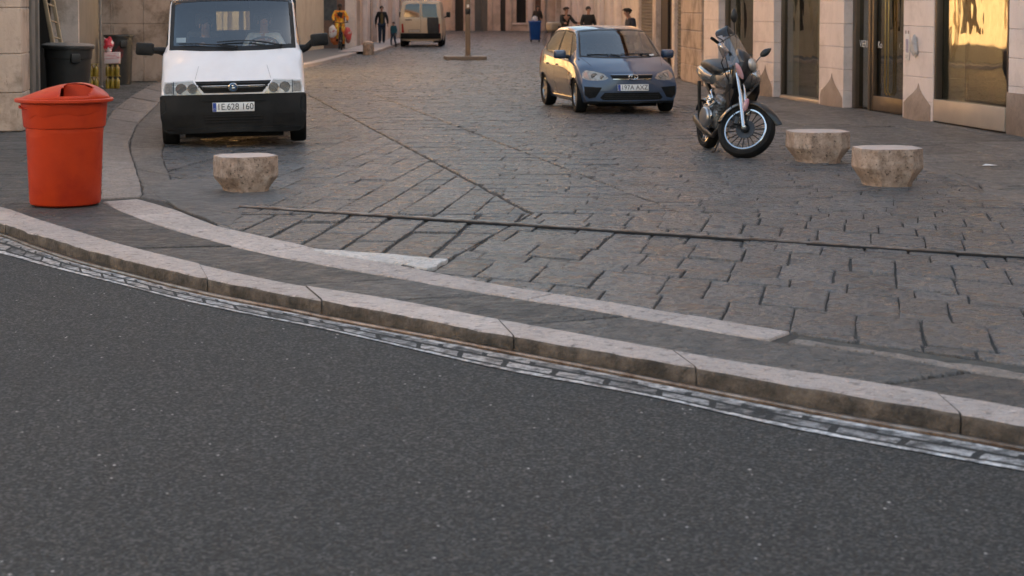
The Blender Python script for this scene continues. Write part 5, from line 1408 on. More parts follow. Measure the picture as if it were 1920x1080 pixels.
n1_ = K+1; mb.add(vs_, [(k, k+1, n1_+k+1, n1_+k) for k in range(K)]+[(2*n1_+k+1, 2*n1_+k, 3*n1_+k, 3*n1_+k+1) for k in range(K)]); mb.build('added_lid_baffle', redp, rbin, smooth=60)  # inner plate added behind the opening so it shows lit red

# ---------------------------------------------------------------- stone bollards
def stone_mat():
    m, nt, out = newmat('bollard stone'); L = nt.links.new
    p = N(nt, 'ShaderNodeBsdfPrincipled'); L(p.outputs[0], out.inputs[0]); p.inputs['Roughness'].default_value = .85
    v = coords(nt, 'obj')
    col = mixc(nt, noise_fac(nt, v, 9, 8, .72, .36, .62), (.52, .385, .295), (.22, .15, .105))
    col = mixc(nt, noise_fac(nt, v, 34, 5, .7, .56, .66), col, (.06, .043, .03))
    col = mixc(nt, noise_fac(nt, v, 3.5, 5, .6, .55, .72), col, (.40, .33, .265))
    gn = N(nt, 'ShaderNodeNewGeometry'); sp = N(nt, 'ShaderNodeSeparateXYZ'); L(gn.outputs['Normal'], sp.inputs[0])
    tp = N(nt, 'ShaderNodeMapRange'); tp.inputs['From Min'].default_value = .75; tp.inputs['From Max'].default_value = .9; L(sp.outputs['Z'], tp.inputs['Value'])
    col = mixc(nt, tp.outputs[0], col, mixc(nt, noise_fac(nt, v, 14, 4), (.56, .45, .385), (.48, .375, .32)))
    L(col, p.inputs['Base Color'])
    n1 = N(nt, 'ShaderNodeTexNoise'); n1.inputs['Scale'].default_value = 40; n1.inputs['Detail'].default_value = 7; L(v, n1.inputs['Vector'])
    b = N(nt, 'ShaderNodeBump'); b.inputs['Strength'].default_value = .8; b.inputs['Distance'].default_value = .012; L(n1.outputs['Fac'], b.inputs['Height']); L(b.outputs[0], p.inputs['Normal'])
    return m
MT['bollard'] = stone_mat()
def bollard(px, py, w, h, rz, taper, label, seed, k=1.0, zt=.5, squat=.9):
    """worn eight sided block; alternate lower facets cut back towards the foot"""
    c = g(px, py); hw = w/2
    def oct_(s, cut):
        a, b_ = hw*s, hw*s*cut
        return [(-b_, -a), (b_, -a), (a, -b_), (a, b_), (b_, a), (-b_, a), (-a, b_), (-a, -b_)]
    mb = MB(); rings = []
    top = oct_(1, k*.56); bot = oct_(taper, .62)
    bm_ = mb.bm
    fx = hw*.62*k; fb = hw*.42
    bot = [(-fb, -hw*.92), (fb, -hw*.92), (hw*.73, -hw*.36), (hw*.73, hw*.36), (fb, hw*.88), (-fb, hw*.88), (-hw*.73, hw*.36), (-hw*.73, -hw*.36)]
    lev = [(top, .98, h), (top, 1.0, h-.010), (top, 1.012, h*zt*.92), (bot, 1.0, .03), (bot, .97, -.01)]
    rings = [[Vector((x*s, y*s*squat, z)) for x, y in o] for o, s, z in lev]
    mb.loft(rings, True, True)
    bmesh.ops.bevel(mb.bm, geom=list(mb.bm.edges), offset=.008, segments=1, affect='EDGES')
    bmesh.ops.subdivide_edges(mb.bm, edges=list(mb.bm.edges), cuts=3, use_grid_fill=True)
    for v in mb.bm.verts:
        d = Vector((v.co.x, v.co.y, (v.co.z-h/2)*.6)).normalized(); q = v.co+Vector((seed*3.1, seed, 0))
        am = .35 if v.co.z > h-.02 else 1
        v.co += d*(mnoise.noise(q*7)*.004+mnoise.noise(q*24)*.0035)*am
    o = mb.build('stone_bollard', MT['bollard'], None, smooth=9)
    yy_ = c.y+hw*squat*.7; o.location = (c.x*yy_/c.y, yy_, 0); o.rotation_euler = (0, 0, R(rz)); tag(o, label, 'bollard', 'stone bollards round the plaza')
    # worn mortar collar at the foot
    return o
bollard(461, 361, .565, .345, 27, .70, 'squat stone bollard alone in front of the white van', 1, .95, .45)
bollard(1533, 306, .66, .355, 8, .70, 'squat stone bollard nearest to the motorcycle wheel', 2, 1.0, .52)
bollard(1663, 350, .635, .375, 6, .70, 'squat stone bollard at the right, nearest the camera of the right pair', 3, 1.0, .52)
c = g(691, 103)
mb = MB(); mb.lathe([(.20, 0), (.20, .32), (.205, .36), (.17, .44), (.09, .49), (.001, .50)], 12)
for v in mb.bm.verts: v.co += Vector((1, 1, .3))*mnoise.noise(v.co*9)*.012
o = mb.build('stone_bollard', MT['bollard'], None, smooth=40); o.location = (c.x, c.y, 0); tag(o, 'small round topped stone bollard at the far left kerb by the walking man', 'bollard', 'stone bollards round the plaza')
for px, py, r_, sd in ((461, 362, .30, 1), (1533, 307, .33, 2), (1663, 352, .33, 3)):   # broken mortar round each foot
    pass

# ---------------------------------------------------------------- motorcycle
A0 = at(1400, 243, 21.3)
moto = empty('motorcycle', (A0.x, A0.y, 0), (0, 0, 0), 'black and silver motorcycle with clear windscreen parked by the shop front, front wheel turned', 'motorcycle')
nV = Vector((-.41, -.79, .45)).normalized(); uV = Vector((-.06, .515, .855)); uV = (uV-nV*uV.dot(nV)).normalized(); fV = uV.cross(nV).normalized()
RW = .345; Ax = Vector((0, 0, RW*math.sqrt(1-nV.z**2)+.004))
blk = M('gloss black paint', (.007, .007, .008), (.010, .010, .011), rough=.3, coat=.35, spec=.4)
silver = M('silver fairing', (.17, .165, .162), (.16, .155, .152), rough=.24, metal=.6, coat=.5, scale=2)
engm = M('engine alloy', (.48, .46, .44), (.10, .095, .09), rough=.3, metal=.85, scale=18)
def moto_wheel(c, n, up, r, w, name, spokes=10, rimr=.75):
    side = up.cross(n).normalized()
    Mx = Matrix((( n.x, side.x, up.x, c.x), (n.y, side.y, up.y, c.y), (n.z, side.z, up.z, c.z), (0, 0, 0, 1)))
    mb = MB(); mb.T = Mx
    prof = [(r*rimr, -w*.36), (r*.84, -w*.5), (r*.93, -w*.44), (r*.985, -w*.24), (r, 0), (r*.985, w*.24), (r*.93, w*.44), (r*.84, w*.5), (r*rimr, w*.36)]
    mb.loft([[Vector((q, a*math.cos(t_), a*math.sin(t_))) for a, q in prof] for t_ in [2*math.pi*i/56 for i in range(57)]], False, False)
    tyre = mb.build(name, MT['rubber'], moto, smooth=35)
    mb = MB(); mb.T = Mx; w2 = w*.37
    prof = [(r*rimr, -w2), (r*rimr*1.01, w2*.98), (r*rimr*.985, w2*1.06), (r*rimr*.93, w2*1.02), (r*rimr*.915, w2*.7), (r*rimr*.915, -w2*.7), (r*rimr*.93, -w2), (r*rimr, -w2)]
    mb.loft([[Vector((q, a*math.cos(t_), a*math.sin(t_))) for a, q in prof] for t_ in [2*math.pi*i/56 for i in range(57)]], False, False)
    mb.build('rim', MT['chrome'], tyre, smooth=35)
    mb = MB(); mb.T = Mx
    for i in range(spokes):
        for dd in (-.16, .16):
            a = 2*math.pi*i/spokes+dd*.5; a2 = 2*math.pi*i/spokes+dd
            mb.tube([(w*.12, .045*math.cos(a), .045*math.sin(a)), (w*.02, r*rimr*.93*math.cos(a2), r*rimr*.93*math.sin(a2))], .0075, 6)
    mb.lathe([(.001, w*.42), (.03, w*.42), (.034, w*.38), (.05, w*.2), (.05, -w*.4), (.001, -w*.42)], 20, axis=(1, 0, 0)); mb.build('spokes', M('dark spokes', (.03, .03, .032), (.05, .05, .05), rough=.35, metal=.6), tyre)
    mb = MB(); mb.T = Mx
    mb.lathe([(.06, w*.26), (.115, w*.26), (.115, w*.30), (.06, w*.30), (.06, w*.26)], 32, axis=(1, 0, 0)); mb.build('brake_disc', MT['dark_metal'], tyre)
    return tyre
moto_wheel(Ax, nV, uV, RW, .155, 'front_wheel', 9)
L = lambda a, b_, c: Ax + fV*a + uV*b_ + nV*c      # steering frame: forward, up the fork, to the machine's right
mb = MB()
for s_ in (.105, -.105):
    mb.tube([L(.012, .40, s_), L(.0, .86, s_)], .022, 12); mb.tube([L(-.005, -.01, s_), L(.01, .40, s_)], [.026, .030], 12)
    mb.box(L(.0, .0, s_), (.05, .05, .05), None, .01)
mb.tube([L(0, 0, -.12), L(0, 0, .12)], .018, 10); mb.build('fork', MT['chrome'], moto)
mb = MB(); mb.tube([L(-.09, .06, .115), L(-.06, .14, .115)], .035, 10); mb.build('brake_caliper', MT['dark_metal'], moto)
mb = MB(); mb.ball(L(.06, .27, .12), (.035, .03, .085), 12, 10, rotm(0, 18, 0)); mb.build('fork_reflector', M('pink red reflector', (.42, .09, .13), (.55, .34, .36), rough=.2, coat=1), moto)
# mudguard
def arc_shell(c, r0, a0, a1, half, thick, K=26):
    rings = []
    for k in range(K+1):
        a = R(a0+(a1-a0)*k/K); tip = min(1, (k/K)/.22+.12)
        rr = r0+.05*max(0, 1-(k/K)/.25)**2
        d = fV*math.cos(a)+uV*math.sin(a); h_ = half*tip; ring = []
        for q in range(9):
            t = -1+2*q/8; ring.append(c+d*(rr-.075*t*t)+nV*(h_*t))
        for q in range(8, -1, -1):
            t = -1+2*q/8; ring.append(c+d*(rr-thick-.075*t*t)+nV*((h_-.004)*t))
        rings.append(ring)
    mb = MB(); mb.loft(rings, True, True); return mb
arc_shell(Ax, RW+.04, -4, 150, .105, .010).build('mudguard', blk, moto, smooth=50)
# head, yokes, bars
mb = MB(); mb.box(L(-.03, .86, 0), (.04, .04, .04)); 
mb.tube([L(-.04, .82, -.12), L(-.04, .82, .12)], .03, 10); mb.tube([L(-.05, .62, 0), L(-.04, 1.0, 0)], .035, 12); mb.build('yoke', MT['dark_metal'], moto)
mb = MB(); mb.tube([L(-.16, 1.10, -.40), L(-.12, 1.10, -.24), L(-.05, 1.03, -.08), L(-.05, 1.03, .08), L(-.12, 1.10, .24), L(-.16, 1.10, .40)], .012, 8)
hb = mb.build('handlebar', MT['dark_metal'], moto)
for s_ in (-1, 1):
    mb = MB(); mb.tube([L(-.135, 1.10, s_*.28), L(-.165, 1.10, s_*.42)], .019, 10); mb.build('grip', MT['rubber'], hb)
    mb = MB(); mb.tube([L(-.07, 1.10, s_*.25), L(-.06, 1.085, s_*.34), L(-.09, 1.08, s_*.44)], .007, 6); mb.build('brake_lever', MT['dark_metal'], hb)
milky = glass('milky guard', (.90, .82, .76), .18, 1.5, .30)
for q, (pts4, dp) in enumerate(((((1344, 84), (1352, 78), (1368, 96), (1356, 110)), 21.30), (((1409, 138), (1424, 131), (1428, 152), (1408, 161)), 21.55))):
    c4_ = [at(x, y, dp+.03*k)-Vector((A0.x, A0.y, 0)) for k, (x, y) in enumerate(pts4)]; mb = MB(); vs = []
    for i in range(9):
        for j in range(9):
            a, b_ = i/8, j/8; p = c4_[0].lerp(c4_[1], a).lerp(c4_[3].lerp(c4_[2], a), b_); p.y -= .05*math.sin(math.pi*a)*math.sin(math.pi*b_)-.025*mnoise.noise(p*30)
            vs.append(p)
    mb.add(vs, [(i*9+j, i*9+j+1, (i+1)*9+j+1, (i+1)*9+j) for i in range(8) for j in range(8)])
    hg = mb.build('hand_guard', milky, hb, smooth=60); md = hg.modifiers.new('thick', 'SOLIDIFY'); md.thickness = .004
mirm = M('mirror shell black', (.012, .012, .012), (.018, .018, .018), rough=.4)
def leaf(c, ax_l, ax_w, ln, wd, name):
    ax_l = ax_l.normalized(); ax_w = (ax_w-ax_l*ax_w.dot(ax_l)).normalized(); ax_n = ax_l.cross(ax_w); rings = []
    for k in range(13):
        t = k/12; w_ = wd*max(.03, math.sin(math.pi*min(1, t*.93+.05))**.7)*(1-.35*t); th = .028*math.sin(math.pi*(t*.9+.05))+.002
        rings.append([c+ax_l*(ln*(t-.5))+ax_w*(w_*math.cos(a))+ax_n*(th*math.sin(a)) for a in [2*math.pi*q/14 for q in range(14)]])
    mb = MB(); mb.loft(rings); return mb.build(name, mirm, moto, smooth=60)
Mr = at(1376.5, 29, 21.55)-Vector((A0.x, A0.y, 0)); Ml = at(1436, 98, 21.85)-Vector((A0.x, A0.y, 0))
m1 = leaf(Mr, Vector((-.02, 0, 1)), Vector((1, .25, 0)), .165, .052, 'mirror')
m2_ = leaf(Ml, Vector((.8, .1, .55)), Vector((-.5, .2, .8)), .16, .05, 'mirror')
mb = MB(); mb.tube([Mr+Vector((0, 0, -.07)), Mr+Vector((.015, .05, -.22)), L(-.12, 1.10, .26)], .008, 6); mb.build('mirror_stalk', mirm, m1)
mb = MB(); mb.tube([Ml+Vector((-.05, 0, -.04)), Ml+Vector((-.10, .02, -.10)), Ml+Vector((-.14, .0, -.16)), L(-.12, 1.10, -.24)], .008, 6); mb.build('mirror_stalk', MT['chrome'], m2_)
# windscreen shield on the bars
_o = Vector((A0.x, A0.y, 0)); wb0 = at(1401, 116, 21.62)-_o; hdv = (at(1369, 43, 21.98)-_o-wb0); hln = hdv.length; hdv.normalize()
wx = Vector((-.80, -.42, .32)); wx = (wx-hdv*wx.dot(hdv)).normalized(); wf = hdv.cross(wx); wf = wf if wf.y < 0 else -wf
mb = MB(); vs = []; NW, NH = 14, 16
for i in range(NH+1):
    t = i/NH; half_w = .225*(1-.12*t)*math.sqrt(max(.0, 1-max(0, (t-.70)/.305)**2.2))
    for j in range(NW+1):
        s_ = -1+2*j/NW; vs.append(wb0+hdv*(hln*t-.05*s_*s_*(1-t))+wx*(half_w*s_)-wf*(.10*s_*s_+.05*t*t))
mb.add(vs, [(i*(NW+1)+j, i*(NW+1)+j+1, (i+1)*(NW+1)+j+1, (i+1)*(NW+1)+j) for i in range(NH) for j in range(NW)])
screen = mb.build('windscreen', glass('clear screen', (.84, .82, .79), .03, 1.5, .13), moto, smooth=60)
mb = MB(); mb.add([v+wf*.003 for v in vs[(NH-6)*(NW+1):]], [(i*(NW+1)+j, i*(NW+1)+j+1, (i+1)*(NW+1)+j+1, (i+1)*(NW+1)+j) for i in range(6) for j in range(NW) if i > 1+abs(j-NW/2)*.0+.9*math.sin(j*1.1)])
mb.build('screen_tint', glass('smoked tint', (.10, .09, .08), .05, 1.5, .02), screen, smooth=60)
# front cowl with headlamp
rings = []
for t, (ff, hh, ww, dd) in enumerate(((-.06, .60, .05, .05), (-.02, .68, .11, .075), (.02, .76, .14, .11), (.05, .86, .155, .13), (.08, .97, .14, .09), (.05, 1.06, .09, .05))):
    c_ = L(ff, hh, 0); rings.append([c_+nV*(ww*math.cos(a))+fV*(dd*math.sin(a)) for a in [2*math.pi*q/20 for q in range(20)]])
mb = MB(); mb.loft(rings); mb.build('front_cowl', blk, moto, smooth=60)
mb = MB(); c_ = L(.175, .84, 0)
mb.ball(c_, (.10, .05, .075), 18, 12, Matrix((( nV.x, fV.x, uV.x, 0), (nV.y, fV.y, uV.y, 0), (nV.z, fV.z, uV.z, 0), (0, 0, 0, 1)))); hl = mb.build('headlight', MT['reflector'], moto, smooth=60)
mb = MB(); mb.ball(c_+fV*.012, (.105, .052, .08), 18, 12, Matrix((( nV.x, fV.x, uV.x, 0), (nV.y, fV.y, uV.y, 0), (nV.z, fV.z, uV.z, 0), (0, 0, 0, 1)))); mb.build('lamp_cover', MT['lamp_glass'], hl, smooth=60)
for s_ in (1, -1):
    mb = MB(); mb.ball(L(.05, .72, s_*.15), (.032, .03, .11), 14, 10, rotm(8, -24, 0)); mb.build('indicator', M('pinkish lens', (.62, .28, .30), (.55, .36, .36), rough=.18, coat=1), moto, smooth=60)
# spine of the machine (leans on its stand)
bk = Vector((-.225, .974, 0)).normalized(); sd = Vector((.974, .225, 0))
def spine(pts, n_=20, flat=1.0):
    rings = []
    for p, w_, h_ in pts:
        p = Vector(p); p.x += .13*(p.z-.30)*min(1, max(0, (p.y-.45)/.3)); ring = []
        for q in range(n_):
            a = 2*math.pi*q/n_; c, s_ = math.cos(a), math.sin(a)
            ring.append(p+sd*(1.12*w_*abs(c)**.8*(1 if c > 0 else -1))+Vector((0, 0, 1))*(h_*abs(s_)**.8*(1 if s_ > 0 else -1)))
        rings.append(ring)
    mb = MB(); mb.loft(rings); return mb
spine([((.07, .40, .93), .06, .07), ((.05, .46, .91), .13, .13), ((.0, .58, .885), .20, .155), ((-.08, .78, .87), .205, .145), ((-.17, 1.0, .86), .18, .125), ((-.24, 1.12, .88), .12, .08)]).build('fuel_tank', silver, moto, smooth=60)
spine([((-.19, .85, .985), .10, .04), ((-.22, .95, 1.00), .155, .07), ((-.26, 1.10, 1.03), .16, .075), ((-.31, 1.3, 1.055), .15, .07), ((-.36, 1.5, 1.05), .12, .055), ((-.39, 1.62, 1.03), .05, .03)]).build('seat', M('black seat vinyl', (.018, .017, .017), (.026, .025, .024), rough=.45, scale=14), moto, smooth=60)
tl = spine([((-.26, 1.02, .88), .13, .08), ((-.30, 1.2, .90), .165, .10), ((-.35, 1.42, .94), .15, .10), ((-.40, 1.62, .97), .11, .07), ((-.42, 1.72, .98), .04, .03)]).build('tail_panel', silver, moto, smooth=60)
mb = MB(); mb.tube([L(-.04, .9, 0), Vector((-.10, .58, .80)), Vector((-.18, .80, .66)), Vector((-.26, 1.05, .62)), Vector((-.33, 1.4, .84))], [.05, .045, .04, .035, .03], 10)
mb.tube([Vector((-.08, .52, .86)), Vector((-.12, .58, .55)), Vector((-.18, .72, .30)), Vector((-.24, 1.0, .28)), Vector((-.27, 1.05, .60))], .024, 8); mb.build('frame', MT['dark_metal'], moto)
# side fairing panels
for s_ in (-1, 1):
    mb = MB(); prof_ = [(.05, .36, .86), (.0, .50, .74), (-.07, .70, .66), (-.12, .80, .42), (-.08, .62, .38), (-.0, .46, .56), (.05, .36, .74)]
    P0_ = [Vector(p)+sd*(s_*.14) for p in prof_]; P1_ = [Vector(p)+sd*(s_*.165) for p in prof_]
    mb.loft([P0_, P1_], True, True); bmesh.ops.bevel(mb.bm, geom=list(mb.bm.edges), offset=.012, segments=2, affect='EDGES'); mb.build('side_fairing', blk, moto, smooth=50)
mb = MB(); rings = [(.40, .52, .86), (.6, .8, .9)]
mb.box((-.10, .56, .66), (.16, .22, .40), rotm(18, 0, 13), .04); mb.build('radiator', MT['rubber'], moto)
# engine
mb = MB(); mb.box((-.20, .80, .42), (.30, .42, .26), rotm(0, 0, 13), .05); mb.box((-.17, .66, .58), (.22, .24, .22), rotm(20, 0, 13), .04)
for k in range(5): mb.box((-.17, .66, .50+.035*k), (.27, .28, .012), rotm(20, 0, 13), .004)
mb.build('engine', engm, moto)
mb = MB(); mb.T = Matrix.Translation((-.385, .74, .43)); mb.lathe([(.125, 0), (.125, .04), (.11, .058), (.05, .066), (.001, .068)], 28, axis=-sd+Vector((0, -.1, .05)));
mb.build('clutch_cover', MT['alloy'], moto, smooth=30)
mb = MB(); mb.T = Matrix.Translation((-.36, .96, .50)); mb.lathe([(.085, 0), (.085, .04), (.06, .055), (.001, .058)], 24, axis=-sd); mb.build('engine_cover', MT['chrome'], moto, smooth=30)
ex = [Vector((-.20, .56, .50)), Vector((-.28, .54, .30)), Vector((-.32, .70, .20)), Vector((-.37, .95, .24)), Vector((-.42, 1.2, .32)), Vector((-.45, 1.42, .38))]
mb = MB(); mb.tube(ex, [.022, .024, .026, .05, .06, .05], 12); mb.build('exhaust', MT['dark_metal'], moto)
mb = MB(); mb.tube([(-.34, .92, .36), (-.46, .90, .38)], .014, 8); mb.tube([(-.39, .92, .36), (-.42, .98, .60)], .010, 8); mb.tube([(-.38, 1.05, .42), (-.47, 1.04, .44)], .014, 8); mb.build('foot_peg', MT['dark_metal'], moto)
mb = MB(); mb.tube([(-.30, .60, .62), (-.36, .66, .56), (-.37, .80, .60), (-.33, .95, .66)], .022, 10); mb.tube([(-.32, .72, .66), (-.34, .76, .74), (-.30, .9, .76)], .016, 8); mb.ball((-.33, .88, .64), (.05, .08, .06), 12, 8); mb.build('carburettor', MT['chrome'], moto, smooth=60)
mb = MB(); mb.T = Matrix.Translation((-.37, .74, .43)); mb.lathe([(.135, -.02), (.14, .01), (.135, .03), (.12, .035)], 28, axis=-sd+Vector((0, -.1, .05))); mb.build('cover_ring', MT['chrome'], moto, smooth=30)
# rear wheel and swing arm
Bk_ = Vector((-.30, 1.32, .305)); nR = Vector((-.96, -.225, .06)).normalized(); uR = Vector((0, 0, 1)); uR = (uR-nR*uR.dot(nR)).normalized()
moto_wheel(Bk_, nR, uR, .305, .15, 'rear_wheel', 8)
mb = MB()
for s_ in (-.12, .12): mb.tube([Bk_+sd*s_, Vector((-.22, .95, .38))+sd*s_], [.024, .03], 8)
mb.tube([Bk_+sd*.14, Bk_-sd*.14], .016, 8); mb.tube([Bk_+Vector((0, -.05, .02))+sd*-.13, Vector((-.31, 1.25, .85))+sd*-.13], .022, 8); mb.build('swing_arm', MT['dark_metal'], moto)
mb = MB(); rings = []
for k in range(15):
    a = R(30+130*k/14); d = bk*math.cos(a)+Vector((0, 0, 1))*math.sin(a); rings.append([Bk_+d*(.335-.02*t*t)+sd*(.085*t) for t in (-1, -.5, 0, .5, 1)]+[Bk_+d*(.328-.02*t*t)+sd*(.083*t) for t in (1, .5, 0, -.5, -1)])
mb.loft(rings, True, True); mb.build('rear_mudguard', blk, moto, smooth=50)
mb = MB(); mb.ball((-.33, 1.72, .97), (.05, .03, .035), 12, 8); mb.build('tail_lamp', MT['red_lens'], tl, smooth=60)
mb = MB(); mb.tube([(-.18, .80, .26), (-.30, .70, .02), (-.33, .66, .0)], [.014, .012, .016], 8); mb.build('side_stand', MT['dark_metal'], moto)
mb = MB(); mb.tube([L(-.1, 1.05, .1), L(-.16, .9, .14), Vector((-.10, .55, .75)), Vector((-.16, .7, .6))], .008, 6); mb.tube([L(-.09, .1, .12), L(-.12, .4, .13), L(-.1, .8, .1), L(-.1, 1.05, .12)], .006, 6); mb.build('brake_hose', MT['rubber'], moto)

# ---------------------------------------------------------------- traffic island and sign pole
pc = g(872, 112)
isl = MB(); isl.prism([(-.72, -.85), (.60, -.85), (.66, -.4), (.66, .75), (-.62, .75), (-.70, .2)], Matrix.Identity(4), .115)
bmesh.ops.bevel(isl.bm, geom=[e for e in isl.bm.edges], offset=.02, segments=2, affect='EDGES')
io = isl.build('kerbed_island', slab_mat('island stone', (.26, .215, .175), (.2, .165, .135)), None); io.location = (pc.x, pc.y+.5, 0.0); io.rotation_euler = (0, 0, R(8))
tag(io, 'low stone island in the street carrying the tall pole', 'traffic island')
po = empty('street_pole', (g(879, 109).x, pc.y+.45, .113), (0, 0, R(10)), 'tall square brown metal pole standing on the stone island', 'pole')
brown = M('brown painted steel', (.20, .155, .12), (.155, .12, .09), rough=.5, scale=4, stretch=(1, 1, .3))
mb = MB(); mb.b(-.078, .078, -.05, .05, 0, 3.4, .008); mb.b(-.11, .11, -.09, .09, .0, .03, .006); mb.build('post', brown, po)
mb = MB(); mb.b(-.082, .082, -.055, .055, 1.36, 1.54, .003); mb.build('dark_band', MT['dark_metal'], po)
mb = MB(); mb.b(-.04, .04, -.056, -.0515, 1.58, 1.68); mb.build('sticker', MT['white_paint'], po)

# ---------------------------------------------------------------- blue wheeled bin
bb = g(1003, 79)
bl = empty('wheeled_bin', (bb.x, bb.y+.3, .0), (0, 0, R(5)), 'blue plastic wheeled bin with a white bag on top at the far kerb', 'litter bin')
bluepl = M('blue plastic', (.012, .085, .34), (.01, .07, .28), rough=.45, scale=4)
mb = MB(); mb.loft([[(x, y*1.05, z) for x, y in rrect(-w_, w_, -w_, w_, .04)] for w_, z in ((.20, .10), (.215, .12), (.265, .92), (.27, .93))]); mb.build('body', bluepl, bl)
mb = MB(); mb.loft([[(x, y*1.05, z) for x, y in rrect(-w_, w_, -w_, w_, .05)] for w_, z in ((.29, .93), (.30, .94), (.30, .985), (.28, 1.0))]); mb.build('rim', bluepl, bl)
for s_ in (-1, 1):
    mb = MB(); mb.T = Matrix.Translation((s_*.19, -.10, .08)); mb.lathe([(.001, -.03), (.08, -.03), (.085, 0), (.08, .03), (.001, .03)], 18, axis=(1, 0, 0)); mb.build('wheel', MT['rubber'], bl)
mb = MB(); mb.b(-.20, .20, -.262, -.255, .70, .80); mb.build('faded_lettering_strip', M('faded print', (.16, .15, .30), (.03, .09, .3), rough=.6, scale=30), bl)
mb = MB(); mb.ball((0, 0, .06), (.15, .13, .14), 14, 10)
for v in mb.bm.verts: v.co *= 1+.35*mnoise.noise(v.co*14)
wb = mb.build('rubbish_bag', M('white bag', (.62, .6, .6), (.5, .48, .48), rough=.4, scale=12)); wb.location = (bb.x, bb.y+.3, 1.02); tag(wb, 'small white rubbish bag lying on top of the blue bin', 'bag')

# ---------------------------------------------------------------- dark bins, crates, ladder, pole at the left doorway
def dark_bin(px, py, rt, rb_, h, label, tilt=0, lid=True, mark=False, mat=None):
    c = g(px, py); o = empty('dustbin', (c.x, c.y, .0), (R(tilt*.3), R(tilt), 0), label, 'litter bin', 'black dustbins at the left doorway')
    mat = mat or M('black dustbin plastic', (.026, .026, .025), (.04, .038, .035), rough=.45, scale=6)
    mb = MB(); prof = [(.001, 0), (rb_, 0), (rb_+.005, .02), (rt*.94, h*.80), (rt*.97, h*.81), (rt*.985, h*.955), (rt*1.06, h*.96), (rt*1.07, h*.985), (rt*1.05, h), (rt*.95, h)]
    mb.lathe(prof + [(rt*.9, h*.6), (.001, h*.55)], 40); mb.build('body', mat, o, smooth=30)
    if lid:
        mb = MB(); mb.lathe([(rt*1.08, h+.002), (rt*1.09, h+.02), (rt*.9, h+.045), (.001, h+.055), (.001, h+.012), (rt*.9, h+.004)], 40); mb.build('lid', M('painted highlight lid', (.20, .19, .18), (.15, .14, .13), rough=.35, scale=5), o, smooth=40)  # pale lid colour stands for a highlight on its top
    for s_ in (0, 1):
        a = R(-60+180*s_); mb = MB(); mb.box((math.cos(a)*rt*1.0, math.sin(a)*rt*1.0, h*.82), (.10, .16, .16), rotm(0, 0, math.degrees(a)), .02); mb.build('handle', mat, o)
    if mark:
        mb = MB(); K = 20
        ring = []
        for k in range(K):
            t = 2*math.pi*k/K; a = R(-78)+.33*math.cos(t)*(1+.15*math.sin(3*t)); z = h*.62+.16*math.sin(t)*(1+.15*math.cos(4*t)); rr_ = rb_+(rt*.94-rb_)*z/(h*.8)+.004
            ring.append((rr_*math.cos(a), rr_*math.sin(a), z))
        mb.add(ring+[((rb_+(rt*.94-rb_)*.62/.8+.006)*math.cos(R(-78)), (rb_+(rt*.94-rb_)*.62/.8+.006)*math.sin(R(-78)), h*.62)], [(k, (k+1) % K, K) for k in range(K)])
        mb.build('red_mark', M('faded red mark', (.22, .02, .02), (.06, .025, .025), rough=.6, scale=16, detail=6), o)
    return o
dark_bin(127, 203, .415, .33, 1.08, 'large black dustbin with painted highlight lid in the open doorway, nearest the corner pier', 1.5)
dark_bin(224, 159, .32, .255, 1.12, 'black dustbin with a faded red mark beside the stained flank wall', 0, False, True)
cp_ = g(190, 165); pole = MB(); pole.tube([(0, 0, 0), (0, 0, 3.0)], .024, 10); pole.lathe([(.06, 0), (.06, .02), (.03, .05), (.024, .06)], 12)
pw = pole.build('thin_pole', M('grey pole paint', (.30, .27, .24), (.2, .18, .16), rough=.5, scale=4)); pw.location = (cp_.x, cp_.y, 0); tag(pw, 'thin grey pole standing between the dark dustbins at the left wall', 'pole')
oil = M('golden bottle', (.34, .24, .03), (.20, .13, .015), rough=.15, coat=.6, scale=9)
def bottle_pack(px, py, nx_, ny_, label):
    c = g(px, py); o = empty('bottle_pack', (c.x, c.y, 0), (0, 0, R(6)), label, 'bottle pack', 'packs of yellow bottles')
    for lev in (0, 1):
        for i in range(nx_):
            for j in range(ny_):
                x, y, z0 = (i-(nx_-1)/2)*.10, j*.10, lev*.27
                mb = MB(); mb.lathe([(.044, z0+.0), (.046, z0+.02), (.046, z0+.15), (.042, z0+.18), (.018, z0+.225), (.018, z0+.25), (.001, z0+.252)], 12, (x, y, 0)); b_ = mb.build('bottle', oil, o, smooth=40)
    mb = MB(); w_, d_ = nx_*.1+.02, ny_*.1+.02
    for z0 in (.262, .528): mb.b(-w_/2, w_/2, -.06, d_-.06, z0, z0+.006)
    mb.build('tray', M('yellow card', (.42, .30, .05), (.3, .2, .03), rough=.7, scale=8), o); return o
bottle_pack(176, 167, 2, 2, 'stack of yellow bottles left of the thin pole')
bottle_pack(211, 166, 3, 2, 'stack of yellow bottles right of the thin pole')
cq = g(211, 166)
mb = MB(); mb.b(-.16, .16, -.08, .16, 0, .24, .01); bx = mb.build('carton', M('white pink carton', (.66, .55, .53), (.55, .16, .18), rough=.7, scale=7, lo=.5, hi=.62, stretch=(.4, .4, 3)))
bx.location = (cq.x, cq.y, .536); bx.rotation_euler = (0, 0, R(6)); tag(bx, 'white and pink carton lying on the yellow bottles right of the thin pole', 'carton')
mb = MB(); mb.ball((0, 0, .12), (.10, .09, .16), 14, 12)
for v in mb.bm.verts: v.co *= 1+.35*mnoise.noise(v.co*11)
rg = mb.build('red_cloth_bag', M('red and white bag', (.55, .03, .05), (.65, .58, .56), rough=.6, scale=6, lo=.5, hi=.56)); rg.location = (cq.x-.08, cq.y+.02, .80); tag(rg, 'crumpled red and white bag on top of the carton', 'bag')
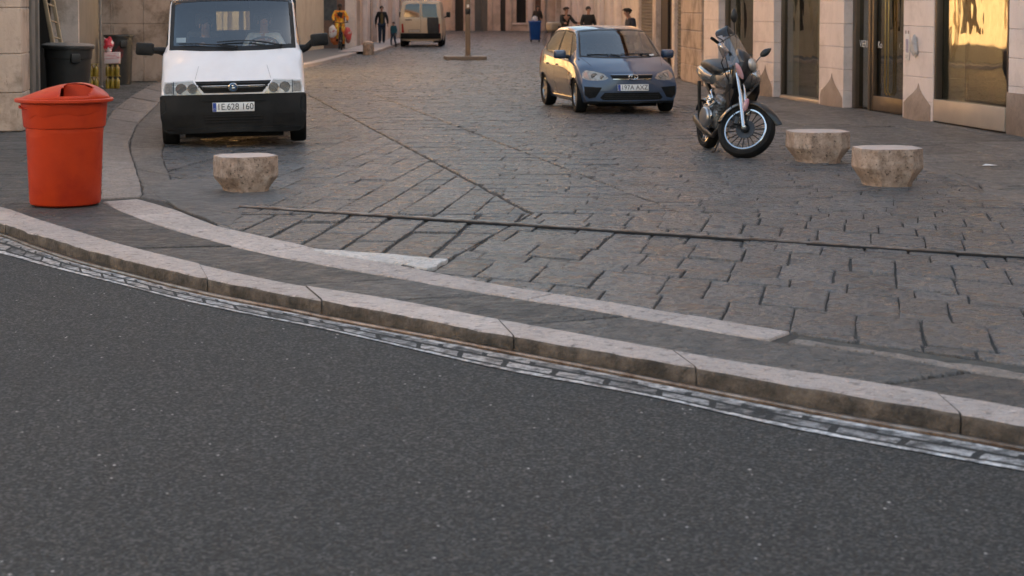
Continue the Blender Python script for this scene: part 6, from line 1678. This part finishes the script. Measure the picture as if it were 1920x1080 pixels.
# ladder in the doorway
ld = empty('ladder', (-8.25, 33.6, .016), (R(-14), R(9), R(80)), 'old wooden ladder leaning in the dark doorway behind the black dustbin', 'ladder')
wood = M('pale ladder wood', (.42, .33, .22), (.32, .24, .15), rough=.7, scale=7, stretch=(3, 3, .5))
for s_ in (-1, 1):
    mb = MB(); mb.b(s_*.19-.022, s_*.19+.022, -.035, .035, 0, 2.75, .006); mb.build('rail', wood, ld)
for k in range(8):
    mb = MB(); mb.tube([(-.168, 0, .25+.32*k), (.168, 0, .25+.32*k)], .017, 8); mb.build('rung', wood, ld)

# ---------------------------------------------------------------- small litter and gutter debris
rr = random.Random(12); mb = MB()
for k in range(150):
    t = rr.uniform(0, .42)**1.3; a = pt_at(K_front, t+.0); b_ = pt_at(RAIL, t+.0); p = a.lerp(b_, rr.uniform(.25, .8)); s_ = rr.uniform(.006, .022)
    q = rotm(rr.uniform(-25, 25), rr.uniform(-25, 25), rr.uniform(0, 360)); mb.box((p.x, p.y, ZR+.012), (s_, s_*rr.uniform(.4, 1.2), s_*.25), q)
tag(mb.build('gutter_debris', M('leaf and grit debris', (.20, .13, .08), (.07, .05, .035), rough=.9, kind='pos', scale=60), smooth=0), 'dry leaf bits and grit lying in the gutter at the left', 'debris', kind='stuff')
mb = MB(); mb.add([(-.09, -.03, 0), (.07, -.05, .004), (.1, .03, .0), (-.03, .06, .012)], [(0, 1, 2, 3)]); pp = mb.build('paper_scrap', MT['white_paint'], None, smooth=0); pp.location = g(1855, 312) + Vector((0, 0, .012)); tag(pp, 'small white paper scrap on the right sidewalk', 'paper')
# ================================================================== CREAM VAN (seen from behind)
cvp = g(789, 88)
cvan = empty('panel_van', (cvp.x, cvp.y+4.35, .0), (0, 0, R(180)), 'cream van with two rear windows seen from behind, far down the street', 'van')
cream = M('cream van paint', (.56, .44, .31), (.50, .39, .27), rough=.4, coat=.4, scale=3)
_, ctr, cpn = build_body(cvan, [[tuple(p) for p in st] for st in V_ST], cream, [(2.06, 2.95, 6.15, 9.5), (2.17, 3.85, 5.17, 5.83)], [(.82, .30, .36), (3.5, .30, .36)], MT['car_glass'], pane_names=['windscreen', 'side_window'])
def cd(poly, off, back, name, mat, parent=cvan, axis='rear'): return decal(ctr, poly, axis, off, back, .08).build(name, mat, parent, smooth=40)
wdark = M('dark rear glass', (.012, .014, .016), (.02, .02, .022), rough=.04, coat=1, scale=2)
for sgn in (-1, 1):
    cd([(sgn*.05, 1.25), (sgn*.70, 1.25), (sgn*.655, 1.80), (sgn*.05, 1.82)], .006, .006, 'rear_window', wdark)
    cd([(sgn*.70, .60), (sgn*.80, .60), (sgn*.81, .98), (sgn*.74, .98)], .012, .012, 'tail_lamp', MT['red_lens'])
    mb = MB(); mb.box((sgn*1.04, .80, 1.34), (.18, .08, .24), None, .03); mb.tube([(sgn*.88, .86, 1.22), (sgn*1.0, .8, 1.28)], .03, 8); mb.build('mirror', MT['black_plastic'], cvan)
cd([(-.005, .60), (.005, .60), (.005, 1.86), (-.005, 1.86)], .003, .004, 'door_gap', gap)
cd([(-.84, .36), (.84, .36), (.85, .58), (-.85, .58)], .05, .06, 'rear_bumper', blackp)
cd([(-.78, .57), (-.30, .57), (-.28, .8), (-.27, 1.24), (-.75, 1.24)], .03, .03, 'black_spare_cover', M('black vinyl cover', (.02, .019, .018), (.035, .032, .03), rough=.6, scale=9))
cd([(.03, .61), (.52, .61), (.52, .74), (.03, .74)], .004, .005, 'plate_recess', M('shadowed recess', (.3, .25, .2), rough=.7))
cd([(.06, .625), (.49, .625), (.49, .715), (.06, .715)], .012, .006, 'number_plate', M('dull plate', (.45, .40, .36), (.38, .33, .3), rough=.5))
cd([(.38, 1.12), (.66, 1.12), (.66, 1.16), (.38, 1.16)], .006, .005, 'door_handle', MT['black_plastic'])
mb = MB()
for yy in (.82, 3.5):
    for sgn in (-1, 1): wheelwell(mb, sgn*.80, yy, .36, sgn)
mb.b(-.70, .70, .25, 4.2, .24, .30); mb.tube([(-.6, 3.5, .3), (.6, 3.5, .3)], .06, 8); mb.build('underbody', MT['rubber'], cvan)
for yy in (.82, 3.5):
    for sgn in (-1, 1): wheel(cvan, sgn*.80, yy, .315, .195, 6, sgn, steel=True)
mb = MB(); mb.b(-.85, .85, .7, 4.2, .5, .52); mb.build('cabin_floor', MT['interior'], cvan)

# ================================================================== PEOPLE
def skin_mesh(name, J, E, mat, parent, sub=1, rootj=None):
    names = list(J); idx = {n_: i for i, n_ in enumerate(names)}
    me = bpy.data.meshes.new(name); me.from_pydata([J[n_][0] for n_ in names], [(idx[a], idx[b_]) for a, b_ in E], [])
    o = bpy.data.objects.new(name, me); COL.objects.link(o)
    o.modifiers.new('skin', 'SKIN').use_smooth_shade = True
    sv = me.skin_vertices[0].data
    for n_ in names:
        r = J[n_][1]; sv[idx[n_]].radius = r if isinstance(r, tuple) else (r, r); sv[idx[n_]].use_root = (n_ == (rootj or names[0]))
    if sub: m_ = o.modifiers.new('sub', 'SUBSURF'); m_.levels = m_.render_levels = sub
    bpy.context.view_layer.update()
    out = bpy.data.meshes.new_from_object(o.evaluated_get(bpy.context.evaluated_depsgraph_get()))
    bpy.data.objects.remove(o); bpy.data.meshes.remove(me)
    out.name = name; out.materials.clear(); out.materials.append(mat)
    out.polygons.foreach_set('use_smooth', [True]*len(out.polygons))
    r = bpy.data.objects.new(name, out); COL.objects.link(r); r.parent = parent; return r
BASE = dict(pelvis=((0, 0, .95), (.14, .105)), waist=((0, 0, 1.10), (.125, .095)), chest=((0, .01, 1.29), (.155, .105)), neckb=((0, .015, 1.44), (.075, .065)),
  neck=((0, .0, 1.50), .052), jaw=((0, -.02, 1.555), (.058, .068)), head=((0, -.005, 1.625), (.074, .092)), crown=((0, .005, 1.69), (.055, .066)), nose=((0, -.108, 1.59), .012),
  shL=((-.17, .01, 1.40), .062), elL=((-.235, .03, 1.13), .043), wrL=((-.25, -.05, .88), .029), paL=((-.252, -.07, .81), (.022, .036)),
  shR=((.17, .01, 1.40), .062), elR=((.235, .03, 1.13), .043), wrR=((.25, -.05, .88), .029), paR=((.252, -.07, .81), (.022, .036)),
  hiL=((-.085, 0, .90), .088), knL=((-.095, -.02, .50), .060), anL=((-.10, .02, .09), .042), toL=((-.11, -.13, .045), .040),
  hiR=((.085, 0, .90), .088), knR=((.095, -.02, .50), .060), anR=((.10, .02, .09), .042), toR=((.11, -.13, .045), .040))
SP = [('pelvis', 'waist'), ('waist', 'chest'), ('chest', 'neckb'), ('neckb', 'neck'), ('neck', 'jaw'), ('jaw', 'head'), ('head', 'crown'), ('head', 'nose')]
AR = lambda s: [('chest', 'sh'+s), ('sh'+s, 'el'+s), ('el'+s, 'wr'+s), ('wr'+s, 'pa'+s)]
LG = lambda s: [('pelvis', 'hi'+s), ('hi'+s, 'kn'+s), ('kn'+s, 'an'+s), ('an'+s, 'to'+s)]
def person(loc, rz, label, pose=None, skin='skin', top=None, bottom=None, shoes=None, hairm='hair', hair='short', cap=None, scale=1.0, legs=True, open_front=None, group=None):
    o = empty('person', loc, (0, 0, R(rz)), label, 'person', group); o.scale = (scale,)*3
    J = dict(BASE)
    for k, v in (pose or {}).items(): J[k] = (v, J[k][1]) if len(v) == 3 and not isinstance(v[0], tuple) else v
    E = SP + AR('L') + AR('R') + (LG('L') + LG('R'))
    # hands: palm, four curled fingers of different length and a thumb
    for s in 'LR':
        w_, p = Vector(J['wr'+s][0]), Vector(J['pa'+s][0]); d = (p-w_).normalized(); sx = -1 if s == 'L' else 1
        side = d.cross(Vector((1, 0, 0)) if abs(d.x) < .8 else Vector((0, 0, 1))).normalized(); nrm = d.cross(side)
        for q, (off, ln) in enumerate(((.028, .062), (.010, .072), (-.009, .066), (-.026, .052))):
            a = p+d*.03+side*off; b_ = a+d*ln*.55; c = b_+d*ln*.35-nrm*(.018*sx)
            J[f'f{s}{q}a'] = (tuple(a), .0095); J[f'f{s}{q}b'] = (tuple(b_), .0085); J[f'f{s}{q}c'] = (tuple(c), .0070)
            E += [('pa'+s, f'f{s}{q}a'), (f'f{s}{q}a', f'f{s}{q}b'), (f'f{s}{q}b', f'f{s}{q}c')]
        a = p+side*.036-d*.012; b_ = a+side*.018+d*.034
        J[f't{s}a'] = (tuple(a), .011); J[f't{s}b'] = (tuple(b_), .009); E += [('pa'+s, f't{s}a'), (f't{s}a', f't{s}b')]
    sm = MT[skin]; body = skin_mesh('body', J, E, sm, o, 1, 'pelvis')
    grow = lambda k, d, sc=1.0: (J[k][0], tuple((x*sc+d) for x in (J[k][1] if isinstance(J[k][1], tuple) else (J[k][1],)*2)))
    if top:
        K = {k: grow(k, .022) for k in ('pelvis', 'waist', 'chest', 'shL', 'elL', 'shR', 'elR')}
        K['neckb'] = (J['neckb'][0], (.082, .075))
        for s in 'LR': K['wr'+s] = grow('wr'+s, .014)
        hem = Vector(J['pelvis'][0])+Vector((0, 0, -.10)); K['hem'] = (tuple(hem), (.165, .13))
        skin_mesh('jacket', K, [('hem', 'pelvis'), ('pelvis', 'waist'), ('waist', 'chest'), ('chest', 'neckb'), ('chest', 'shL'), ('shL', 'elL'), ('elL', 'wrL'), ('chest', 'shR'), ('shR', 'elR'), ('elR', 'wrR')], top, o, 1, 'pelvis')
        if open_front:
            w_, c_ = Vector(J['waist'][0]), Vector(J['chest'][0]); p_ = Vector(J['pelvis'][0]); mb = MB()
            pts = [p_+Vector((0, -.135, -.02)), w_+Vector((0, -.128, 0)), c_+Vector((0, -.128, 0)), c_+Vector((0, -.105, .12))]
            mb.loft([[p+Vector((-wd, 0, 0)), p+Vector((0, -.012, 0)), p+Vector((wd, 0, 0)), p+Vector((0, .03, 0))] for p, wd in zip(pts, (.05, .055, .06, .035))]); mb.build('shirt_front', open_front, o, smooth=60)
    if bottom:
        K = {k: grow(k, .018) for k in ('pelvis', 'hiL', 'hiR', 'knL', 'knR', 'anL', 'anR')}
        skin_mesh('trousers', K, [('pelvis', 'hiL'), ('hiL', 'knL'), ('knL', 'anL'), ('pelvis', 'hiR'), ('hiR', 'knR'), ('knR', 'anR')], bottom, o, 1, 'pelvis')
    for s in 'LR':
        a, t_ = Vector(J['an'+s][0]), Vector(J['to'+s][0]); d = (t_-a); d.z = 0; d.normalize(); mb = MB()
        f = Matrix.Translation((a+t_)/2+d*.01-Vector((0, 0, .012))) @ rotm(0, 0, math.degrees(math.atan2(d.y, d.x))); mb.ball((0, 0, 0), (.135, .052, .048), 14, 10, f); mb.build('shoe', shoes or MT['rubber'], o, smooth=60)
    h = Vector(J['head'][0]); hd_ = (Vector(J['crown'][0])-Vector(J['jaw'][0])).normalized(); nv = (Vector(J['nose'][0])-h); nv = (nv-hd_*nv.dot(hd_)).normalized(); sdv = hd_.cross(nv)
    Mh = Matrix(((sdv.x, nv.x, hd_.x, 0), (sdv.y, nv.y, hd_.y, 0), (sdv.z, nv.z, hd_.z, 0), (0, 0, 0, 1)))
    for s_ in (-1, 1):
        mb = MB(); mb.ball(h+nv*.080+sdv*(.030*s_)+hd_*.002, (.011, .008, .006), 8, 6, Mh); mb.build('eye', MT['black_plastic'], o, smooth=60)
    mb = MB(); mb.ball(h+nv*.078-hd_*.062, (.022, .008, .006), 10, 6, Mh); mb.build('mouth', M('lips', (.30, .12, .10), rough=.5) if 'lips' not in bpy.data.materials else bpy.data.materials['lips'], o, smooth=60)
    for s_ in (-1, 1):
        mb = MB(); mb.ball(h+sdv*(.078*s_)-hd_*.015, (.010, .020, .030), 8, 6, Mh); mb.build('ear', sm, o, smooth=60)
    mb = MB(); c = h+hd_*.030-nv*.018; mb.ball(c, (.088, .098, .085), 18, 12, Mh)
    for v in mb.bm.verts:
        v.co += (v.co-c).normalized()*mnoise.noise(v.co*22)*.010
    if hair == 'long':
        mb.loft([[h+hd_*z-nv*y_+sdv*(w_*math.cos(a))+nv*(dp*math.sin(a)) for a in [2*math.pi*q/12 for q in range(12)]] for z, y_, w_, dp in ((.06, .03, .08, .07), (-.06, .045, .10, .06), (-.18, .05, .105, .05), (-.30, .05, .08, .035))])
    mb.build('hair', MT[hairm], o, smooth=60)
    if cap:
        mb = MB(); mb.ball(h+hd_*.055-nv*.005, (.105, .125, .052), 18, 10, Mh); mb.ball(h+hd_*.035+nv*.10, (.075, .055, .012), 14, 8, Mh); mb.build('cap', cap, o, smooth=60)
    return o
def cloth(name, c1, c2=None, scale=12, **k): return M(name, c1, c2 or tuple(x*.7 for x in c1), rough=.85, scale=scale, bump=.25, bscale=30, **k)
MT['jk_black'] = cloth('black jacket', (.018, .017, .017)); MT['jeans'] = cloth('dark jeans', (.025, .035, .06)); MT['navy'] = cloth('navy coat', (.022, .026, .042))
MT['brown'] = cloth('dark brown coat', (.04, .028, .022)); MT['teal'] = cloth('teal jacket', (.02, .10, .13)); MT['orange'] = cloth('orange patterned cloth', (.80, .36, .03), (.62, .07, .02), 9, c3=(.78, .58, .06), scale3=13, lo3=.5, hi3=.56)
MT['shirt'] = cloth('pale shirt', (.78, .76, .74)); MT['olive'] = cloth('olive shirt', (.16, .10, .035))
walk = dict(hiL=(-.085, 0, .90), knL=(-.09, -.16, .52), anL=(-.09, -.12, .12), toL=(-.10, -.27, .09), hiR=(.085, 0, .90), knR=(.09, .02, .50), anR=(.09, .20, .12), toR=(.095, .07, .05),
  elL=(-.25, .10, 1.14), wrL=(-.26, .10, .90), paL=(-.26, .08, .83), elR=(.25, -.02, 1.13), wrR=(.26, -.16, .93), paR=(.26, -.20, .87))
def gp(px, py, z=0): return g(px, py, z)
pA = gp(716, 84.5); person((pA.x, pA.y, .0), 6, 'man in black jacket and dark jeans walking along the left side of the street', walk, 'skin', MT['jk_black'], MT['jeans'], open_front=MT['olive'])
pB = gp(738, 89); person((pB.x, pB.y, 0), -28, 'child in teal jacket and jeans walking between the man in black and the cream van', walk, 'skin', MT['teal'], MT['jeans'], scale=.62)
pC = gp(1008, 74); person((pC.x, pC.y+.35, .0), 10, 'long haired woman in dark coat standing behind the blue bin', dict(wrL=(-.16, -.22, 1.02), paL=(-.10, -.28, 1.03), wrR=(.16, -.22, 1.04), paR=(.10, -.28, 1.05)), 'skin', MT['brown'], MT['jeans'], hair='long')
pD = at(1103, 100, 60); person((pD.x, 60, .002), 14, 'dark haired woman in black jacket holding a white bag on the right sidewalk', dict(wrL=(-.14, -.20, 1.05), paL=(-.08, -.26, 1.05)), 'skin', MT['jk_black'], MT['jeans'])
mb = MB(); mb.ball((0, 0, 0), (.12, .07, .15), 14, 10)
for v in mb.bm.verts: v.co *= 1+.25*mnoise.noise(v.co*13)
hbag = mb.build('carrier_bag', M('white carrier bag', (.66, .58, .56), (.5, .42, .42), rough=.5)); hbag.location = (pD.x-.13, 60-.36, .95); tag(hbag, 'white carrier bag held by the woman in the black jacket', 'bag')
pE = at(1181, 100, 48); person((pE.x, 48, .002), -72, 'man in navy coat and black flat cap turned sideways behind the blue car', dict(shL=(-.17, .02, 1.38), shR=(.17, .02, 1.38), neckb=((0, -.02, 1.42), (.08, .07)), neck=((0, -.05, 1.47), .052), jaw=((0, -.09, 1.525), (.058, .068)), head=((0, -.08, 1.59), (.074, .092)), crown=((0, -.07, 1.655), (.055, .066)), nose=((0, -.183, 1.555), .012)), 'skin', MT['navy'], MT['jeans'], cap=MT['jk_black'])
pF = at(1060, 90, 64); 
sit = dict(pelvis=(0, .05, .80), waist=(0, .03, .95), chest=(0, -.02, 1.14), neckb=(0, -.03, 1.29), neck=(0, -.05, 1.35), jaw=(0, -.07, 1.40), head=(0, -.055, 1.47), crown=(0, -.045, 1.535), nose=(0, -.158, 1.435),
  shL=(-.17, -.02, 1.25), elL=(-.26, -.16, 1.03), wrL=(-.27, -.40, 1.0), paL=(-.27, -.46, 1.0), shR=(.17, -.02, 1.25), elR=(.26, -.16, 1.03), wrR=(.27, -.40, 1.0), paR=(.27, -.46, 1.0),
  hiL=(-.09, .03, .78), knL=(-.14, -.34, .70), anL=(-.13, -.24, .30), toL=(-.13, -.38, .26), hiR=(.09, .03, .78), knR=(.14, -.34, .70), anR=(.13, -.24, .30), toR=(.13, -.38, .26))
person((pF.x, 64, .13), 30, 'rider in black clothes and dark cap sitting on the scooter behind the blue car', sit, 'skin', MT['jk_black'], MT['jeans'], cap=MT['brown'])
# scooter under the rider
scn = empty('scooter', (pF.x, 64, .0), (0, 0, R(30)), 'dark scooter with pale beige top box standing behind the blue car', 'scooter')
def small_wheel(y, r, w_, parent, name='wheel'):
    mb = MB(); mb.T = Matrix.Translation((0, y, r)); prof = [(r*.6, -w_*.3), (r*.9, -w_*.5), (r, 0), (r*.9, w_*.5), (r*.6, w_*.3)]
    mb.loft([[Vector((q, a*math.cos(t_), a*math.sin(t_))) for a, q in prof] for t_ in [2*math.pi*i/28 for i in range(29)]], False, False); wz = mb.build(name, MT['rubber'], parent, smooth=40)
    mb = MB(); mb.T = Matrix.Translation((0, y, r)); mb.lathe([(.001, -w_*.25), (r*.62, -w_*.25), (r*.62, w_*.25), (.001, w_*.25)], 20, axis=(1, 0, 0)); mb.build('rim', MT['alloy'], wz); return wz
small_wheel(-.62, .23, .10, scn); small_wheel(.58, .23, .11, scn)
mb = MB(); mb.loft([[(x*w_, y, z) for x, z in ((-1, z0), (1, z0), (.8, z1), (-.8, z1))] for y, w_, z0, z1 in ((-.05, .16, .25, .34), (.15, .18, .28, .72), (.5, .19, .36, .80), (.85, .10, .55, .80))]); mb.build('rear_body', blk, scn, smooth=50)
mb = MB(); mb.loft([[(x*w_, y, z) for x, y in ((-1, yy), (0, yy-.08), (1, yy), (0, yy+.05))] for w_, yy, z in ((.17, -.30, .28), (.20, -.36, .60), (.16, -.45, .90), (.09, -.48, 1.0))]); mb.build('leg_shield', blk, scn, smooth=50)
mb = MB(); mb.tube([(0, -.62, .23), (0, -.50, .7), (0, -.46, 1.0)], .03, 8); mb.tube([(-.34, -.40, 1.06), (0, -.46, 1.02), (.34, -.40, 1.06)], .016, 8); mb.build('handlebar', MT['dark_metal'], scn)
mb = MB(); mb.box((0, .25, .80), (.30, .66, .10), None, .04); mb.build('seat', MT['rubber'], scn)
mb = MB(); mb.box((.0, .80, 1.0), (.46, .42, .34), None, .09, 3); mb.build('top_box', M('beige box', (.40, .33, .25), (.3, .24, .18), rough=.5), scn)
# cyclist in orange
pG = gp(638, 98.5); GY = pG.y
cyc_sit = dict(pelvis=(0, .22, 1.00), waist=(0, .16, 1.14), chest=(0, .08, 1.31), neckb=(0, .06, 1.45), neck=(0, .045, 1.50), jaw=(0, .02, 1.555), head=(0, .035, 1.625), crown=(0, .045, 1.69), nose=(0, -.068, 1.59),
  shL=(-.17, .08, 1.41), elL=(-.27, -.05, 1.20), wrL=(-.24, -.25, 1.08), paL=(-.235, -.31, 1.065), shR=(.17, .08, 1.41), elR=(.27, -.05, 1.20), wrR=(.24, -.25, 1.08), paR=(.235, -.31, 1.065),
  hiL=(-.09, .20, .98), knL=(-.12, -.10, .78), anL=(-.12, .02, .40), toL=(-.12, -.12, .36), hiR=(.09, .20, .98), knR=(.12, -.02, .62), anR=(.12, .10, .20), toR=(.12, -.04, .15))
person((pG.x, GY, .10), 10, 'dark skinned cyclist in bright orange and yellow patterned clothes riding towards the camera', cyc_sit, 'skin_dark', MT['orange'], MT['orange'])
bk_o = empty('bicycle', (pG.x, GY, .10), (0, 0, R(10)), 'bicycle loaded with plastic bags under the cyclist in orange', 'bicycle')
def bike_wheel(y):
    r = .34; mb = MB(); mb.T = Matrix.Translation((0, y, r)); pts = [Vector((0, r*.95*math.cos(t_), r*.95*math.sin(t_))) for t_ in [2*math.pi*i/36 for i in range(36)]]
    mb.tube(pts, .02, 8, closed=True); wz = mb.build('wheel', MT['rubber'], bk_o, smooth=60)
    mb = MB(); mb.T = Matrix.Translation((0, y, r)); 
    for i in range(14): a = 2*math.pi*i/14; mb.tube([(.03*(-1)**i, 0, 0), (0, r*.92*math.cos(a), r*.92*math.sin(a))], .0025, 4)
    mb.tube([(-.05, 0, 0), (.05, 0, 0)], .018, 8); mb.build('spokes', MT['alloy'], wz)
bike_wheel(-.52); bike_wheel(.52)
mb = MB(); dk = .02
mb.tube([(0, -.40, .88), (0, .10, .28), (0, .30, .88), (0, -.36, .80)], dk, 8); mb.tube([(0, .10, .28), (0, .52, .34), (0, .28, .82)], .013, 8); mb.tube([(0, -.37, .78), (0, -.42, 1.0)], .02, 8)
for s_ in (-1, 1): mb.tube([(0, -.385, .72), (s_*.05, -.41, .66), (s_*.05, -.52, .34)], .012, 8)
mb.build('frame', M('bicycle frame', (.03, .03, .035), rough=.35), bk_o)
mb = MB(); mb.tube([(-.28, -.28, 1.03), (-.15, -.40, 1.02), (0, -.42, 1.0), (.15, -.40, 1.02), (.28, -.28, 1.03)], .014, 8); mb.build('handlebar', MT['dark_metal'], bk_o)
mb = MB(); mb.ball((0, .26, .92), (.09, .14, .045), 14, 8); mb.build('saddle', MT['rubber'], bk_o, smooth=60)
mb = MB(); mb.tube([(0, .10, .28), (.08, .10, .28), (.08, .10, .13), (.14, .10, .13)], .012, 6); mb.tube([(0, .10, .28), (-.08, .0, .28), (-.08, -.02, .33), (-.15, -.02, .33)], .012, 6); mb.build('pedals', MT['dark_metal'], bk_o)
def carried(x, y, z, r3, m_, label, seed):
    mb = MB(); mb.ball((0, 0, 0), r3, 14, 10)
    for v in mb.bm.verts: v.co *= 1+.35*mnoise.noise(v.co*9+Vector((seed, 0, 0)))
    o = mb.build('shopping_bag', m_); q = rotm(0, 0, 10) @ Vector((x, y, z)); o.location = (pG.x+q.x, GY+q.y, .10+z); tag(o, label, 'bag', 'bags hanging from the bicycle'); return o
carried(-.30, -.24, .68, (.15, .11, .24), M('white plastic bag', (.62, .60, .60), (.40, .10, .10), rough=.4, scale=5, lo=.55, hi=.62), 'white plastic bag hanging at the left of the bicycle handlebar', 1)
carried(.27, -.22, .60, (.14, .11, .25), M('red print bag', (.48, .06, .06), (.55, .42, .36), rough=.5, scale=8, lo=.55, hi=.6), 'red printed bag hanging at the right of the bicycle handlebar', 4)
carried(-.20, .10, .40, (.15, .14, .22), M('orange bag', (.55, .16, .04), (.3, .08, .03), rough=.5, scale=7), 'orange bag hanging low at the left of the bicycle frame', 7)
carried(.30, -.02, .42, (.10, .10, .2), M('dark red bag', (.22, .03, .04), (.4, .3, .2), rough=.5, scale=7), 'dark red bag hanging low at the right of the bicycle frame', 9)
# driver and passenger in the white van (placed in the van's own space, then set down in the world)
bpy.context.view_layer.update()
VM = van.matrix_world
def in_van(x, y, z): return VM @ Vector((x, y, z))
drv = dict(pelvis=(0, .05, .0), waist=(0, .04, .15), chest=(0, .02, .34), neckb=(0, .01, .49), neck=(0, -.01, .55), jaw=(0, -.035, .60), head=(0, -.02, .67), crown=(0, -.01, .735), nose=(0, -.123, .635),
  shL=(-.18, .02, .45), elL=(-.26, -.16, .24), wrL=(-.15, -.38, .33), paL=(-.13, -.44, .36), shR=(.18, .02, .45), elR=(.26, -.16, .24), wrR=(.15, -.38, .33), paR=(.13, -.44, .36),
  hiL=(-.09, .0, -.02), knL=(-.13, -.42, .06), anL=(-.12, -.62, -.26), toL=(-.12, -.76, -.28), hiR=(.09, .0, -.02), knR=(.13, -.42, .06), anR=(.12, -.62, -.26), toR=(.12, -.76, -.28))
p_ = in_van(.40, 1.66, .90); person(p_, math.degrees(van.rotation_euler.z), 'driver of the white van in a pale shirt with both hands on the wheel', drv, 'skin', MT['shirt'], MT['jeans'])
psg = dict(drv); psg.update(wrL=(-.08, -.22, .10), paL=(-.05, -.28, .08), wrR=(.08, -.22, .10), paR=(.05, -.28, .08), elL=(-.24, -.06, .16), elR=(.24, -.06, .16))
p_ = in_van(-.38, 1.66, .86); person(p_, math.degrees(van.rotation_euler.z)+6, 'passenger of the white van in a dark jacket on the other front seat', psg, 'skin', MT['navy'], MT['jeans'])
